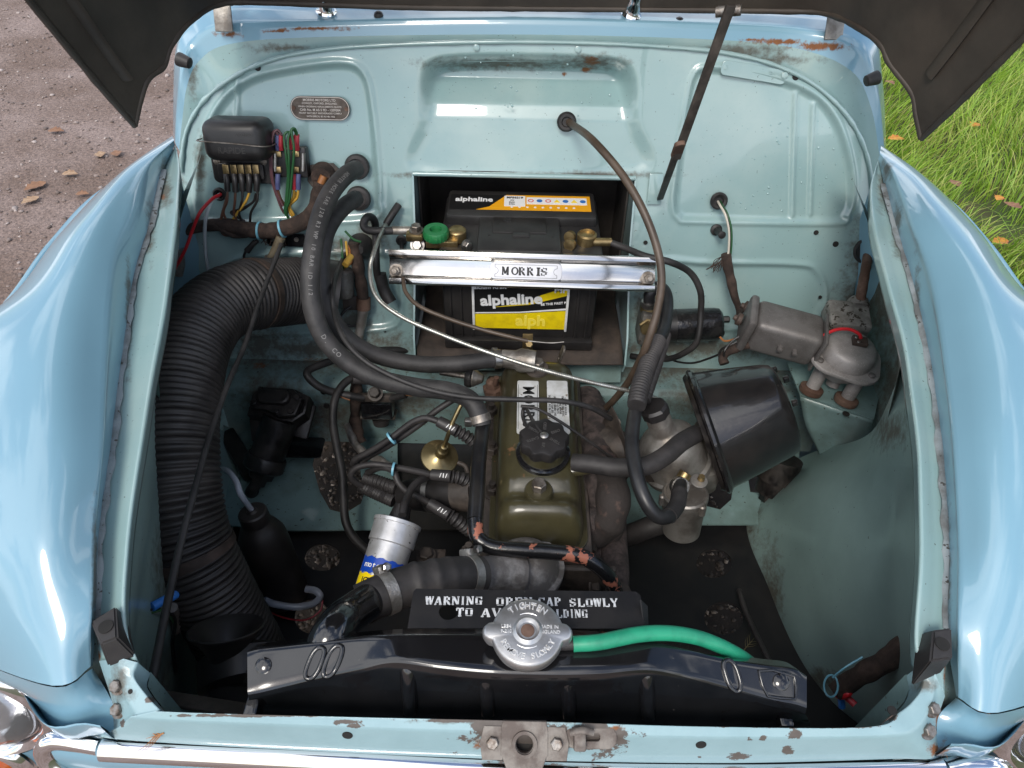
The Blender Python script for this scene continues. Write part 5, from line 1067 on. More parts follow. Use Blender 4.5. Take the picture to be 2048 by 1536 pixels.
for k, (u, cw, cw2) in enumerate(((452, 'brown', 1), (468, 'brown', 0), (482, 'black', 0), (497, 'yellow', 0), (512, 'black', 1))):
    box('spade_terminal', B(u, 341, .020), fB, (.0095, .018, .003), m_brass, reg, .0006)
    tube('terminal_sleeve', Bs([(u+1, 349, .022), (u+2, 362, .026), (u+3 if k < 3 else u+1, 382+2*(k % 2), .026)]), .0048, m_black, reg, seg=10)
    endp = [(470, 446), (476, 448), (482, 440), (462, 444), (500, 446)][k]
    tube('wire', Bs([(u+3, 382, .026), (u+2 if k != 3 else 492, 402, .026), ((u+endp[0])/2-(14 if k == 0 else 4), 425, .022), (endp[0]-(14 if k == 0 else 0), endp[1], .014)]), .0021, wcols[cw], reg, seg=8)
tube('wire', Bs([(455, 392, .024), (444, 430, .022), (440, 455, .018), (450, 470, .018), (470, 468, .018), (484, 455, .018)]), .0024, wcols['brown'], reg, seg=8)
for q_ in (0, 1): tube('wire', Bs([(512+4*q_, 388, .024), (505, 405, .02), (480, 418+4*q_, .016), (462, 424, .014), (470, 432, .014), (490, 442, .012)]), .0019, wcols['black'], reg, seg=8)
fz = thing('fuse_box', 'small black fuse block with two silver fuses and red, green and tan wires', 'fuse box', B(578, 350))
box('block', B(580, 323, .010), fB, (.058, .046, .020), m_black, fz, .003)
for u in (550, 606): rod('fuse', B(u, 306, .022), B(u, 342, .022), .0036, m_steel, fz)
for u in (556, 592):
    for v in (308, 339): box('fuse_clip', B(u, v, .021), fB, (.011, .009, .006), m_brass, fz, .001)
for i, (u, v0, v1, cc) in enumerate(((556, 268, 300, 'blue'), (562, 270, 300, 'sleevered'), (584, 270, 298, 'sleevered'), (594, 268, 300, 'sleevered'), (556, 348, 378, 'blue'), (588, 348, 378, 'sleevered'), (597, 348, 378, 'blue'))):
    tube('crimp_sleeve', Bs([(u, v0, .025), (u-.5, (v0+v1)/2, .026), (u, v1, .024)]), .0040, wcols[cc], fz, seg=10)
for pts, cc in (([(556, 270, .028), (549, 262, .03), (541, 280, .03), (540, 320, .03), (545, 365, .026), (560, 410, .02), (568, 426, .014)], 'purple'), ([(564, 270, .028), (554, 260, .03), (545, 275, .032), (543, 320, .032), (548, 370, .026), (566, 412, .02)], 'purple'),
                ([(584, 272, .028), (575, 264, .032), (568, 275, .034), (572, 310, .036), (576, 350, .03), (572, 400, .024), (570, 425, .016), (578, 436, .012)], 'green'), ([(594, 270, .028), (588, 260, .032), (582, 262, .034), (576, 280, .036), (578, 320, .038), (578, 360, .03), (574, 410, .024), (574, 430, .014)], 'green'), ([(594, 268, .028), (590, 258, .034), (583, 262, .038), (588, 300, .038), (584, 350, .034), (579, 400, .028), (572, 420, .02), (576, 436, .012)], 'green'),
                ([(588, 380, .024), (586, 395, .022), (576, 412, .018), (584, 432, .012)], 'yellow'), ([(597, 380, .024), (594, 396, .022), (580, 412, .018), (588, 430, .012)], 'yellow'), ([(592, 384, .02), (588, 398, .018), (578, 416, .014), (580, 428, .012)], 'yellow'), ([(556, 380, .024), (562, 398, .02), (574, 416, .014), (582, 430, .012)], 'brown')):
    tube('wire', Bs(pts), .0020, wcols[cc], fz, seg=8)
# ---- cloth-bound loom along the bulkhead, with ties
lm = thing('wiring_loom', 'brown cloth bound wiring loom along the bulkhead under the regulator, with blue ties', 'wiring loom', B(500, 460))
mainl = resample(catmull(Bs([(340, 475, .03), (370, 462, .022), (405, 452, .018), (450, 450, .018), (490, 458, .02), (530, 462, .022), (570, 456, .022), (605, 444, .022), (630, 420, .022), (638, 390, .022), (645, 365, .022)]), 8), 90)
V, Fc = sweep(mainl, lambda s, a: (.0075+.0055*min(1, s*2.2))*(1+.10*mnoise.noise(Vector((a*120, 1, 0)))), 16); mobj('loom_trunk', V, Fc, m_cloth, lm, True, 80)
tube('loom_branch', Bs([(628, 440, .02), (640, 470, .022), (640, 490, .02)]), .010, m_cloth, lm, wob=.3); tube('loom_branch', Bs([(400, 452, .02), (430, 452, .024), (470, 470, .020), (500, 465, .02)]), .006, m_cloth, lm, wob=.3)
for u, v in ((517, 460), (563, 456)):
    i = near(mainl, u, v); V, Fc = sweep(mainl[i:i+2], lambda s, a: .0150, 20); mobj('cable_tie', V, Fc, wcols['skyblue'], lm, True, 60)
for k in range(10):
    u = 520+12*(k % 5)+random.uniform(-6, 6); v = 472+random.uniform(-4, 6); tube('frayed_thread', Bs([(u, v, .02), (u+random.uniform(-6, 6), v+9, .022), (u+random.uniform(-10, 12), v+18, .018)]), .0006, m_cloth, lm, seg=5)
rsr = B(648, 350, .002); plate('loom_flange', rsr, fB, [(-.024, .014), (.016, .018), (.026, .008), (.022, -.020), (-.008, -.034), (-.026, -.010)], [], .004, m_iron, lm, .001); lathe('flange_boss', rsr, BN, [(0, .021), (.010, .018), (.022, .015), (.022, 0)], m_cloth, lm, 28)
for u, v in ((627, 345),): lathe('flange_screw', B(u, v, .004), BN, [(0, .004), (.002, .0035), (.002, 0)], m_steel, lm, 14)
tube('loose_strands', Bs([(648, 352, .026), (640, 372, .028), (636, 395, .026)]), .006, wcols['orange'], lm, seg=8)
bkt = plate('loom_bracket', B(575, 480, .004), fB, rrect(.066, .020, .007), [], .004, m_gloss, lm, .001)
for u in (546, 593): lathe('bracket_screw', B(u, 479, .006), BN, [(0, .004), (.002, .0036), (.002, 0)], m_steel, bkt, 14)
# bulb holder hanging from the loom
bh_ = thing('inspection_lamp', 'dirty cream bulb holder hanging by its wire from the cloth loom', 'lamp holder', B(545, 530)); tube('holder_body', Bs([(562, 474, .03), (550, 500, .032), (540, 518, .034), (533, 532, .034)]), .0075, mat('dirty_cream', srgb(120, 110, 90), srgb(84, 74, 58), sc=40, rough=.6), bh_, r2=.0055); lathe('holder_collar', B(541, 516, .034), B(533, 532, .034)-B(550, 500, .032), [(0, .0095), (.003, .0095)], m_alu, bh_, 20)
tube('lead', Bs([(531, 533, .034), (510, 538, .03), (494, 528, .026), (488, 512, .024), (497, 495, .024), (508, 482, .024)]), .0022, wcols['black'], bh_, seg=8); tube('rubber_boot', Bs([(494, 502, .025), (505, 490, .025), (515, 482, .025)]), .0055, m_rubber, bh_, r2=.003)
# red and clear wires out of the small grommet on the left
gq = B(440, 388, .001); g_ = lathe('grommet', gq, BN, [(0, .0105), (.004, .0105), (.006, .0085), (.004, .006), (-.001, .006), (-.001, 0)], m_rubber, car, 24)
rw = thing('spare_wires', 'loose red wire and clear tube leaving a small grommet beside the regulator', 'wires', B(430, 392)); m_clear = mat('clear_tube', (.72, .76, .78, 1), rough=.12, trans=.5)
tube('red_wire', [gq, B(440, 390, .012), B(424, 398, .03), B(400, 425, .05), B(385, 460, .05), B(370, 500, .055), B(345, 545, .06), B(335, 556, .07)], .0026, wcols['red'], rw, seg=10); tube('clear_tube', [gq, B(434, 394, .012), B(421, 406, .03), B(411, 440, .035), B(410, 490, .035), B(416, 540, .03), B(420, 575, .01)], .0030, m_clear, rw, seg=10)
# ================================================================== ignition: coil, distributor, leads
def axis_fr(d): d = d.normalized(); e = d.orthogonal().normalized(); return (d, e, d.cross(e))
m_can = mat('coil_can', (.60, .60, .61, 1), (.45, .45, .45, 1), sc=30, rough=.34, metal=.55, bump=.06, c3=(.08, .075, .07, 1), sc3=150, lo3=.66)
a, b = T(743, 1214, .885), T(796, 1044, .925); ax_ = b-a; Lc = ax_.length; axn = ax_.normalized()
coil = thing('ignition_coil', 'silver ignition coil can with a torn blue and yellow sticker, beside the engine', 'ignition coil', a)
can = lathe('can', a, ax_, [(0, .020), (.004, .0275), (Lc*.72, .0275), (Lc*.725, .0268), (Lc*.73, .0300), (Lc*.955, .0300), (Lc*.96, .0315), (Lc*1.0, .0315), (Lc*1.01, .029), (Lc*1.0, .024)], m_can, coil, 48)
rod('tower', b-axn*.004, b+axn*.022, .0155, m_black, coil, 24, .011)
def wrap(name, a, axn, r, s0, s1, c0, half, mt, par, n=14, jag=0):
    n0 = (CAM-a); n0 = (n0-axn*n0.dot(axn)).normalized(); bb_ = axn.cross(n0); V, Fc = [], []
    for i in range(n+1):
        an = c0-half+2*half*i/n
        for s in (s0+(jag*math.sin(i*2.3)), s1+(jag*math.sin(i*1.7+1))): V.append(a+axn*s+(n0*math.cos(an)+bb_*math.sin(an))*r)
    for i in range(n): Fc.append([2*i, 2*i+1, 2*i+3, 2*i+2])
    return mobj(name, V, Fc, mt, par, True)
m_stb, m_sty = mat('sticker_blue', srgb(24, 68, 168), rough=.3), mat('sticker_yellow', srgb(236, 206, 16), rough=.35)
n0 = (CAM-a); n0 = (n0-axn*n0.dot(axn)).normalized(); bb_ = axn.cross(n0)
sgnb = 1 if proj(a+bb_)[0] > proj(a)[0] else -1
st1 = wrap('sticker', a, axn, .0280, Lc*.16, Lc*.33, sgnb*-.15, 1.15, m_sty, coil, 16, .0015); wrap('sticker_band', a, axn, .0281, Lc*.34, Lc*.52, sgnb*-.15, 1.15, m_stb, coil, 16, .0012)
for s, wd, mt in ((Lc*.25, 'ION COIL', m_ink), (Lc*.43, 'motor', m_lwhite)):
    for k, ch in enumerate(wd):
        an = sgnb*(-.85+.2*k); nn = n0*math.cos(an)+bb_*math.sin(an); tt = axn.cross(nn); tt = tt if proj(a+tt)[0] > proj(a)[0] else -tt
        if ch != ' ': text('sticker_letter', ch, a+axn*s+nn*.0284, (tt, nn.cross(tt), nn), .010, mt, st1, .015, .0001)
cbk = box('clamp_bracket', T(850, 1118, .97), fr0, (.055, .030, .004), m_iron, coil, .001); hexbolt('clamp_bolt', T(852, 1112, .965), XUP, .009, .010, m_iron, cbk)
# distributor cap
da, db = T(800, 990, 1.035), T(918, 985, .995); dst = thing('distributor', 'black distributor cap with a steel spring clip, under the ignition leads', 'distributor', T(870, 990, 1.03))
dx = db-da; lathe('cap', da, dx, [(0, .012), (.004, .020), (.020, .022), (.034, .024), (.055, .0265), (dx.length, .0265)], m_black, dst, 40)
lathe('spring_clip', da+dx*.52, dx, [(0, .0272), (.008, .0272)], m_steel, dst, 40); lathe('body', db-dx*.02, dx, [(0, .028), (.03, .026)], m_iron, dst, 30)
# vacuum capsule
vc = thing('vacuum_capsule', 'round brass vacuum capsule with a thin pipe, above the distributor', 'vacuum capsule', T(878, 915, 1.02)); c = T(879, 914, 1.02); vx = T(895, 878, .975)-c; m_gold = mat('gold_passivated', (.36, .29, .15, 1), (.26, .2, .1, 1), sc=40, rough=.32, metal=.9)
lathe('dish', c, vx, [(-.012, .0), (-.012, .018), (-.004, .026), (0, .0275), (.002, .0268), (.004, .020), (.007, .012), (.010, .0085), (.022, .0078), (.024, .006), (.034, .005), (.036, 0)], m_gold, vc, 44)
tube('vacuum_pipe', [c+vx.normalized()*.03, T(897, 868, .965), T(905, 845, .96), T(922, 810, .955), T(938, 785, .955)], .0032, m_gold, vc, seg=8); tube('vacuum_stub', [T(915, 925, 1.02), T(930, 932, 1.02), T(936, 948, 1.02)], .0035, m_iron, vc, seg=8)
m_ht = mat('ignition_lead_rubber', (.021, .019, .019, 1), (.034, .031, .031, 1), sc=40, rough=.5, bump=.06)
def lead(lab, wire, boot, corr, r=.0046):
    t = thing('ignition_lead', lab, 'ignition lead', T(*wire[-1]), 'ignition leads'); tube('lead_wire', [T(*q) for q in wire], r, m_ht, t, seg=12)
    if boot:
        b0, b1 = T(*boot[0]), T(*boot[1]); bo = rod('plug_boot', b0, b1, .0078, m_ht, t, 18, .0085, .001)
        cc = resample([b1]+catmull([b1, T(*corr[0]), T(*corr[1])], 8), 70); tot = plen(cc); V, Fc = sweep(cc, lambda s, a_: .0080*(1-.12*s)+.0016*math.sin(a_/.0062*2*math.pi), 18); mobj('ribbed_sleeve', V, Fc, m_ht, t, True, 70)
        for k in range(3): d = (b1-b0); n = (CAM-b0); n = (n-d*n.dot(d)/d.length_squared).normalized(); text('white_mark', '/'if k != 1 else 'I', b0+d*(.55+.14*k)+n*.0087, (d.normalized(), n.cross(d.normalized()), n), .008, m_lwhite, t, .02, .0001)
    return t
lead('rear ignition lead with a ribbed plug sleeve beside the hose clip', [(706, 930, 1.02), (712, 918, 1.01), (745, 900, 1.0), (781, 877, .99), (806, 858, .985), (828, 843, .98), (852, 836, .975), (880, 844, .97)], [(876, 842, .968), (914, 862, .965)], [(930, 871, .968), (948, 884, .975)])
lead('middle ignition lead, straight, its ribbed sleeve lying over the distributor cap', [(728, 974, 1.03), (711, 964, 1.02), (702, 950, 1.01), (712, 936, 1.005), (742, 929, 1.0), (775, 932, .995), (820, 940, .985), (864, 950, .97)], [(862, 949, .968), (903, 953, .962)], [(922, 957, .965), (946, 972, .975)])
lead('front ignition lead sloping from the blue tie to a ribbed plug sleeve by the coil', [(735, 945, 1.02), (762, 935, 1.0), (786, 942, .99), (796, 964, .985), (810, 980, .98), (836, 994, .97), (862, 1008, .96)], [(858, 1006, .958), (899, 1031, .95)], [(915, 1042, .952), (938, 1062, .965)])
lead('ignition lead rising behind the others to the rear plug', [(711, 938, 1.03), (735, 915, 1.025), (774, 893, 1.01), (813, 867, 1.0), (844, 845, .995), (872, 822, .99), (905, 800, .985)], None, None)
lead('short coil lead bending from the coil tower towards the distributor', [(805, 1030, .90), (808, 1012, .91), (814, 998, .93), (823, 978, .95), (838, 962, .965), (858, 952, .985)], None, None, .0052)
for (p0, p1, lab) in (((729, 955, 1.03), (792, 976, 1.02), 'upper ribbed distributor boot below the blue tie'), ((722, 972, 1.035), (788, 1002, 1.02), 'lower ribbed distributor boot above the coil')):
    q0, q1 = T(*p0), T(*p1); cc = resample([q0, q1], 60); V, Fc = sweep(cc, lambda s, a_: .0095+.0008*math.sin(a_/.004*2*math.pi), 18); o = mobj('distributor_boot', V, Fc, m_ht, None, True, 70); tag(o, lab, 'rubber boot', 'distributor boots')
for (u, v, t, ax2) in ((781, 878, .985, (26, -20)), (785, 938, .985, (40, 6))):
    c = T(u, v, t); d = T(u+ax2[0], v+ax2[1], t)-c; o = lathe('cable_tie', c, d, [(0, .0098), (.003, .0098), (.003, .0086), (0, .0086), (0, .0098)], wcols['skyblue'], None, 24); tag(o, 'pale blue cable tie round the ignition leads, '+('nearer the solenoid' if v < 900 else 'nearer the distributor boots'), 'cable tie', 'blue ties on the leads')
# ================================================================== solenoid, condenser, dark looms on the left
so = thing('starter_solenoid', 'black starter solenoid with a crossbar of cable lugs on the toe board', 'solenoid', T(757, 830, 1.2)); ys = .850
fy = (Vector((1, 0, 0)), Vector((0, .25, .97)).normalized(), Vector((0, -.97, .25)).normalized())
box('body', Y(757, 812, ys), fy, (.056, .034, .040), m_gloss, so, .005); box('base_rim', Y(758, 828, ys-.004), fy, (.062, .006, .030), m_dullsteel, so, .002); lathe('plunger_boot', Y(762, 836, ys-.004), Vector((0, -.3, -1)), [(0, .016), (.012, .014), (.014, 0)], m_rubber, so, 24)
cb_ = box('crossbar', Y(752, 795, ys-.026), fy, (.064, .014, .010), m_iron, so, .002); hexbolt('terminal_nut', Y(751, 788, ys-.030), Vector((0, -.5, .8)), .0085, .014, m_iron, cb_)
for e in ((700, 792, 728, 796), (812, 789, 782, 797)): rod('cable_lug', Y(e[0], e[1], ys-.032), Y(e[2], e[3], ys-.028), .0062, m_rubber, so)
tube('pink_tail', [Y(810, 789, ys-.032), Y(826, 790, ys-.03), Y(834, 783, ys-.02)], .0018, wcols['orange'], so, seg=6)
k1_ = tube('starter_cable', [Y(702, 792, ys-.03), Z(672, 786, .60), Z(640, 774, .615), Z(618, 756, .63), Z(616, 742, .635), Z(640, 730, .63), Z(690, 714, .615), Z(750, 702, .60), Z(815, 700, .585)], .0066, m_rubber, None, seg=14); tag(k1_, 'thick black cable looping left from the solenoid crossbar along the shelf', 'cable')
k2_ = thing('engine_bay_cable', 'thick black cable arching down past the gravel opening to the coil', 'cable', T(687, 994, 1.1)); tube('cable', [Z(735, 757, .60), Z(705, 757, .61), Z(684, 772, .61), Z(669, 802, .60), Z(666, 846, .58), Z(674, 896, .56), Z(684, 945, .54), Z(687, 995, .52), Z(692, 1045, .50), Z(712, 1080, .48), Z(745, 1110, .46)], .0068, m_rubber, k2_, seg=14); tube('boot', [Z(706, 757, .612), Z(742, 759, .605)], .0095, m_hose, k2_)
cn_ = thing('condenser', 'small dull silver capacitor can hung on the bulkhead behind the hoses', 'capacitor', B(690, 595)); a, b = B(690, 594, .02), B(688, 537, .022); lathe('can', a, b-a, [(0, .012), (.003, .0155), ((b-a).length-.003, .0155), ((b-a).length, .012), ((b-a).length, 0)], m_alu, cn_, 28); box('bracket', B(703, 606, .012), fB, (.030, .026, .004), m_iron, cn_, .001)
for q_, cc in (((684, 500), 'green'), ((694, 505), 'yellow'), ((700, 512), 'orange')): tube('wire', [b, B(q_[0]+2, 525, .03), B(*q_, .03), B(q_[0]-2, q_[1]-22, .018)], .002, wcols[cc], cn_, seg=6)
tube('earth_wire', Bs([(703, 612, .012), (686, 625, .02), (680, 642, .02), (700, 652, .016), (720, 648, .014)]), .0024, wcols['black'], cn_, seg=8)
rl = thing('brown_loom', 'frayed brown loom with silver tape, dropping from the bulkhead past the solenoid', 'wiring loom', T(715, 800, 1.15))
tube('cloth_run', [B(708, 485, .02), B(716, 530, .018), B(724, 580, .016), B(728, 615, .016)], .010, m_cloth, rl, wob=.35); tube('collar', [B(727, 596, .016), B(727, 618, .016)], .0125, m_rust, rl)
m_tape = mat('silver_tape', (.34, .32, .30, 1), (.20, .18, .16, 1), sc=50, rough=.4, metal=.5, bump=.6, bsc=90); tube('tape_run', [B(727, 615, .016), B(722, 650, .016), B(714, 690, .016), Z(712, 712, .59)], .0085, m_tape, rl, wob=.2)
tube('cloth_run', [Z(712, 706, .60), Z(713, 750, .585), Y(712, 800, .845), Y(710, 835, .84), Z(716, 870, .50), Z(722, 886, .49)], .0105, m_cloth, rl, wob=.45); tube('tape_run', [Z(695, 850, .51), Z(703, 872, .505), Z(712, 890, .50), Z(735, 910, .50), Z(762, 922, .51), Z(790, 940, .53)], .0068, m_tape, rl, wob=.3)
# rust coloured wires by the loom
tube('stray_wire', [Z(715, 740, .60), Z(690, 760, .61), Z(676, 775, .61), Z(678, 790, .60), Z(700, 800, .59)], .0016, wcols['orange'], rl, seg=6)
# ================================================================== damper unit on the left flitch
dm = thing('shock_absorber', 'greasy black lever damper with a bolted lid and cylinder, bolted to the left flitch', 'shock absorber', Z(540, 940, .43))
c = Z(558, 808, .565); fd = frame(Vector((1, -.10, 0)), Vector((.1, 1, .35)))
plate('housing', c-fd[2]*.012, fd, [(-.045, -.022), (.030, -.028), (.046, -.012), (.046, .016), (.020, .026), (-.030, .024), (-.046, .010)], [], .030, m_grease, dm, .004)
plate('bolted_lid', c+fd[2]*.010, fd, [(-.040, -.014), (-.010, -.016), (.012, -.026), (.036, -.020), (.040, .006), (.022, .022), (-.028, .020), (-.040, .008)], [], .010, m_grease, dm, .003)
for q_ in ((-.036, -.008), (.030, -.018), (.034, .008), (-.030, .016), (.006, -.020)): hexbolt('lid_bolt', c+fd[0]*q_[0]+fd[1]*q_[1]+fd[2]*.014, fd[2], .0052, .006, m_grease, dm, False)
plate('lid_dome', c+fd[2]*.019-fd[0]*.004+fd[1]*.004, fd, rrect(.048, .018, .008), [], .012, m_grease, dm, .0045)
a, b = Z(562, 836, .548), Z(532, 920, .492); lathe('cylinder', a, b-a, [(0, .030), ((b-a).length, .029)], m_grease, dm, 36); ax2 = (b-a).normalized(); lathe('lower_ring', b-ax2*.008, ax2, [(0, .032), (.005, .0345), (.022, .0345), (.026, .030)], m_grease, dm, 36); lathe('castle_nut', b+ax2*.018, ax2, [(0, .024), (.014, .022), (.016, .014), (.028, .013)], m_grease, dm, 6, 20); tube('pivot_pin', [b+ax2*.04, b+ax2*.06+Vector((-.006, 0, 0)), Z(522, 990, .42)], .010, m_grease, dm)
for (u, v, z, s) in ((609, 842, .53, 1), (517, 846, .53, -1)): box('mount_ear', Z(u, v, z), frame(Vector((1, -.1*s, -.2*s)), Vector((.25*s, -.75, -.55))), (.027, .062, .014), m_grease, dm, .004)
box('lever_arm', Z(478, 908, .46), frame(Vector((.55, -.7, -.1)), Vector((.7, .5, 0))), (.11, .030, .022), m_grease, dm, .005); plate('splash_plate', Z(606, 895, .48), fr0, rrect(.070, .045, .006), [], .003, m_gloss, dm, .0006)
for (u, v) in ((647, 783), (653, 811)): o = lathe('weld_blob', Y(u, v, .868), Vector((0, -1, .1)), [(0, .006), (.003, .005), (.005, 0)], m_grease, car, 8)
# right hand damper under the air filter
d2 = thing('right_shock_absorber', 'greasy black damper end with a threaded nut below the air filter', 'shock absorber', Z(1555, 985, .44)); a, b = Z(1565, 915, .52), Z(1540, 985, .46); lathe('cylinder', a, b-a, [(0, .034), ((b-a).length*.6, .034), ((b-a).length*.62, .028), ((b-a).length, .026)], m_grease, d2, 30); lathe('castle_nut', b, b-a, [(0, .016), (.016, .015), (.018, .009), (.03, .008)], m_grease, d2, 6, 20); box('rusty_lever', Z(1590, 985, .46), frame(Vector((.8, .5, 0)), Vector((-.5, .8, 0))), (.09, .028, .02), m_rust, d2, .005)
# ================================================================== washer bottle, horn, rod
m_bottle = mat('black_bottle', (.016, .014, .013, 1), (.034, .028, .024, 1), sc=18, rough=.48, bump=.06)
a, b = Z(572, 1190, .425), Z(503, 1020, .61); ax2 = (b-a).normalized(); LB = (b-a).length
wb = thing('washer_bottle', 'black screw cap washer bottle with clear tubing, leaning by the corrugated hose', 'bottle', a)
lathe('bottle_body', a, ax2, [(0, .030), (.004, .0355), (LB*.62, .0355), (LB*.72, .034), (LB*.82, .026), (LB*.86, .019), (LB*.90, .018)], m_bottle, wb, 44, 50); cpw = lathe('screw_cap', a+ax2*LB*.88, ax2, [(0, .0195), (.002, .0205), (.018, .0200), (.020, .018), (.020, .008), (.024, .006), (.024, 0)], m_bottle, wb, 60, 35, nonround=lambda an, s: 1+(.012*math.cos(30*an) if .001 < s < .019 else 0))
m_vinyl = mat('clear_vinyl', (.68, .72, .80, 1), rough=.12, trans=.55)
tube('upper_tube', [a+ax2*(LB*.9+.02), Z(482, 990, .65), Z(472, 962, .66), Z(455, 942, .655), Z(438, 938, .64), Z(425, 950, .62)], .0042, m_vinyl, wb, seg=12)
tube('lower_tube', [Z(528, 1200, .47), Z(548, 1208, .46), Z(590, 1214, .45), Z(625, 1208, .45), Z(640, 1194, .455), Z(632, 1182, .46), Z(612, 1178, .46)], .0055, m_vinyl, wb, seg=12)
tube('red_wire', [Z(535, 1222, .43), Z(570, 1236, .43), Z(610, 1240, .44), Z(640, 1222, .445), Z(645, 1200, .45)], .0014, wcols['sleevered'], wb, seg=6)
hn = thing('horn', 'black trumpet horn with a flared mouth at the end of the corrugated hose', 'horn', Z(450, 1400, .42)); c = Z(452, 1254, .66); ax2 = Vector((.05, -.66, -.75)).normalized()
lathe('trumpet', c, ax2, [(.030, .014), (.010, .028), (0, .0415), (.0012, .0428), (.004, .0418), (.014, .032), (.030, .022), (.055, .020), (.085, .026), (.13, .036), (.2, .036)], m_black, hn, 48, 50); lathe('snail_drum', Z(490, 1335, .60), Vector((-.25, .9, .15)), [(-.028, .030), (-.022, .052), (.010, .054), (.016, .046), (.018, .02), (.018, 0)], m_black, hn, 44); text('moulded_lettering', 'HIGH TONE', Z(497, 1345, .665), (Vector((.3, .3, .9)).normalized(), Vector((-.9, 0, .3)).normalized(), Vector((0, -1, .3)).normalized()), .008, m_dim, hn)
fb_ = box('front_brace', (Z(300, 1392, .70)+Z(478, 1420, .69))/2, frame(Z(478, 1420, .69)-Z(300, 1392, .70), Vector((0, .8, -.5))), (.105, .020, .004), m_iron, car, .001)
pr = tube('prop_rod', [T(563, 488, 1.03), T(520, 600, .985), T(490, 690, .945), T(455, 770, .89), T(420, 870, .835), T(392, 970, .79), T(362, 1085, .75), T(330, 1230, .70), T(299, 1388, .648)], .0033, m_rubber, None, seg=10, r2=.0042, wob=.15); tag(pr, 'long thin black rod slanting across the corrugated hose from the loom', 'rod')
# ================================================================== top hose
th_pts = [Z(722, 1210, .775), Z(760, 1192, .775), Z(800, 1176, .77), Z(850, 1164, .765), Z(905, 1154, .755), Z(958, 1150, .735)]
tc_ = resample(catmull(th_pts, 10), 120); thh = thing('top_hose', 'thick black rubber radiator hose with two worm clips, beside the warning plate', 'hose', tc_[60])
def rth(s, a_): return .0215+.0022*math.exp(-((s-.44)/.035)**2)+.0018*math.exp(-((s-.58)/.035)**2)+.0012*math.exp(-((s-.70)/.03)**2)
V, Fc = sweep(tc_, rth, 32); mobj('hose_run', V, Fc, m_hose, thh, True, 60)
m_clip = mat('clip_steel', (.42, .41, .39, 1), (.25, .23, .21, 1), sc=30, rough=.4, metal=.8, bump=.5, bsc=400)
for i, k in ((20, 10), (102, 10)):
    V, Fc = sweep(tc_[i:i+k], lambda s, a_: .0228, 36); cl = mobj('hose_clip', V, Fc, m_clip, thh, True, 40); p = tc_[i+5]; d = (tc_[i+6]-tc_[i+4]).normalized(); n = (Vector((-.25, .75, .6))-d*d.dot(Vector((-.25, .75, .6)))).normalized()
    box('screw_housing', p+n*.025, (d, n.cross(d), n), (.012, .018, .008), m_clip, cl, .0015); sd2 = n.cross(d).normalized(); lathe('worm_screw', p+n*.027-sd2*.014, -sd2, [(0, .005), (.006, .005), (.007, .003), (.007, 0)], m_steel, cl, 6, 20)
tube('radiator_outlet', [Z(652, 1306, .800), Z(657, 1280, .832), Z(682, 1244, .825), Z(706, 1224, .805), Z(735, 1204, .782)], .0185, m_gloss, rd, seg=28)
lh_ = tube('bottom_hose', [Z(1235, 1075, .50), Z(1270, 1066, .52), Z(1300, 1054, .54), Z(1345, 1040, .55)], .0165, m_hose, None, seg=20); tag(lh_, 'plain dark rubber hose below the float bowl', 'hose')
# ================================================================== carburettor and air filter
m_carb = mat('carburettor_alloy', (.36, .34, .31, 1), (.19, .17, .15, 1), sc=24, rough=.45, metal=.7, bump=.2, bsc=160)
cb2 = thing('carburettor', 'dull alloy carburettor with a bell shaped dashpot and a float bowl', 'carburettor', Z(1350, 960, .60))
a, b = Z(1352, 922, .655), Z(1306, 812, .755); ax2 = (b-a).normalized(); LL = (b-a).length
lathe('dashpot', a, ax2, [(-.012, .050), (-.004, .050), (-.002, .045), (LL*.30, .044), (LL*.42, .039), (LL*.50, .030), (LL*.56, .020), (LL*.60, .0175), (LL*.90, .0165), (LL*.92, .0150), (LL*.92, 0)], m_carb, cb2, 48, 45)
lathe('damper_cap', a+ax2*LL*.86, ax2, [(0, .0185), (.012, .0188), (.016, .0160), (.016, 0)], m_black, cb2, 18, 30, nonround=lambda an, s: 1+.05*math.cos(7*an))
box('carb_body', Z(1372, 945, .635), frame(Vector((.9, .3, 0)), Vector((-.3, .9, 0))), (.075, .065, .05), m_carb, cb2, .008); lathe('intake_flange', Z(1392, 900, .655), Vector((.86, .38, 0)), [(0, .032), (.02, .032), (.022, .04), (.028, .04)], m_carb, cb2, 30)
a, b = Z(1362, 1064, .585), Z(1371, 984, .660); ax2 = (b-a).normalized(); LL = (b-a).length
fbw = lathe('float_bowl', a, ax2, [(0, .020), (.004, .0262), (LL*.62, .0285), (LL*.66, .0305), (LL*.86, .0305), (LL*.90, .0315), (LL*.97, .0315), (LL, .029), (LL, .0265), (LL*.985, .0255), (LL*.985, 0)], m_carb, cb2, 44)
for k in range(3): an = rad(120*k+20); e1 = ax2.orthogonal().normalized(); e2 = ax2.cross(e1); p = a+ax2*LL*.9+(e1*math.cos(an)+e2*math.sin(an))*.0315; lathe('bowl_screw', p, ax2, [(-.01, .005), (.004, .005), (.006, .003), (.006, 0)], m_carb, fbw, 16)
rod('fuel_union', Z(1358, 968, .688), Z(1372, 945, .70), .0085, m_brass, cb2); lathe('steel_clip', Z(1358, 972, .692), Vector((.1, -.6, .5)), [(-.003, .0125), (.006, .0125)], m_steel, cb2, 24); plate('vent_tag', Z(1398, 962, .69), fr0, circ((0, 0), .011, 20), [], .002, m_carb, cb2, .0005); lathe('tag_rivet', Z(1402, 958, .692), XUP, [(0, .005), (.006, .004), (.006, 0)], m_brass, cb2, 16)
for u, v in ((1322, 940), (1290, 925), (1228, 848)): hexbolt('small_nut', Z(u, v, .66), Vector((-.3, -.5, .8)), .007, .010, m_dullsteel, cb2)
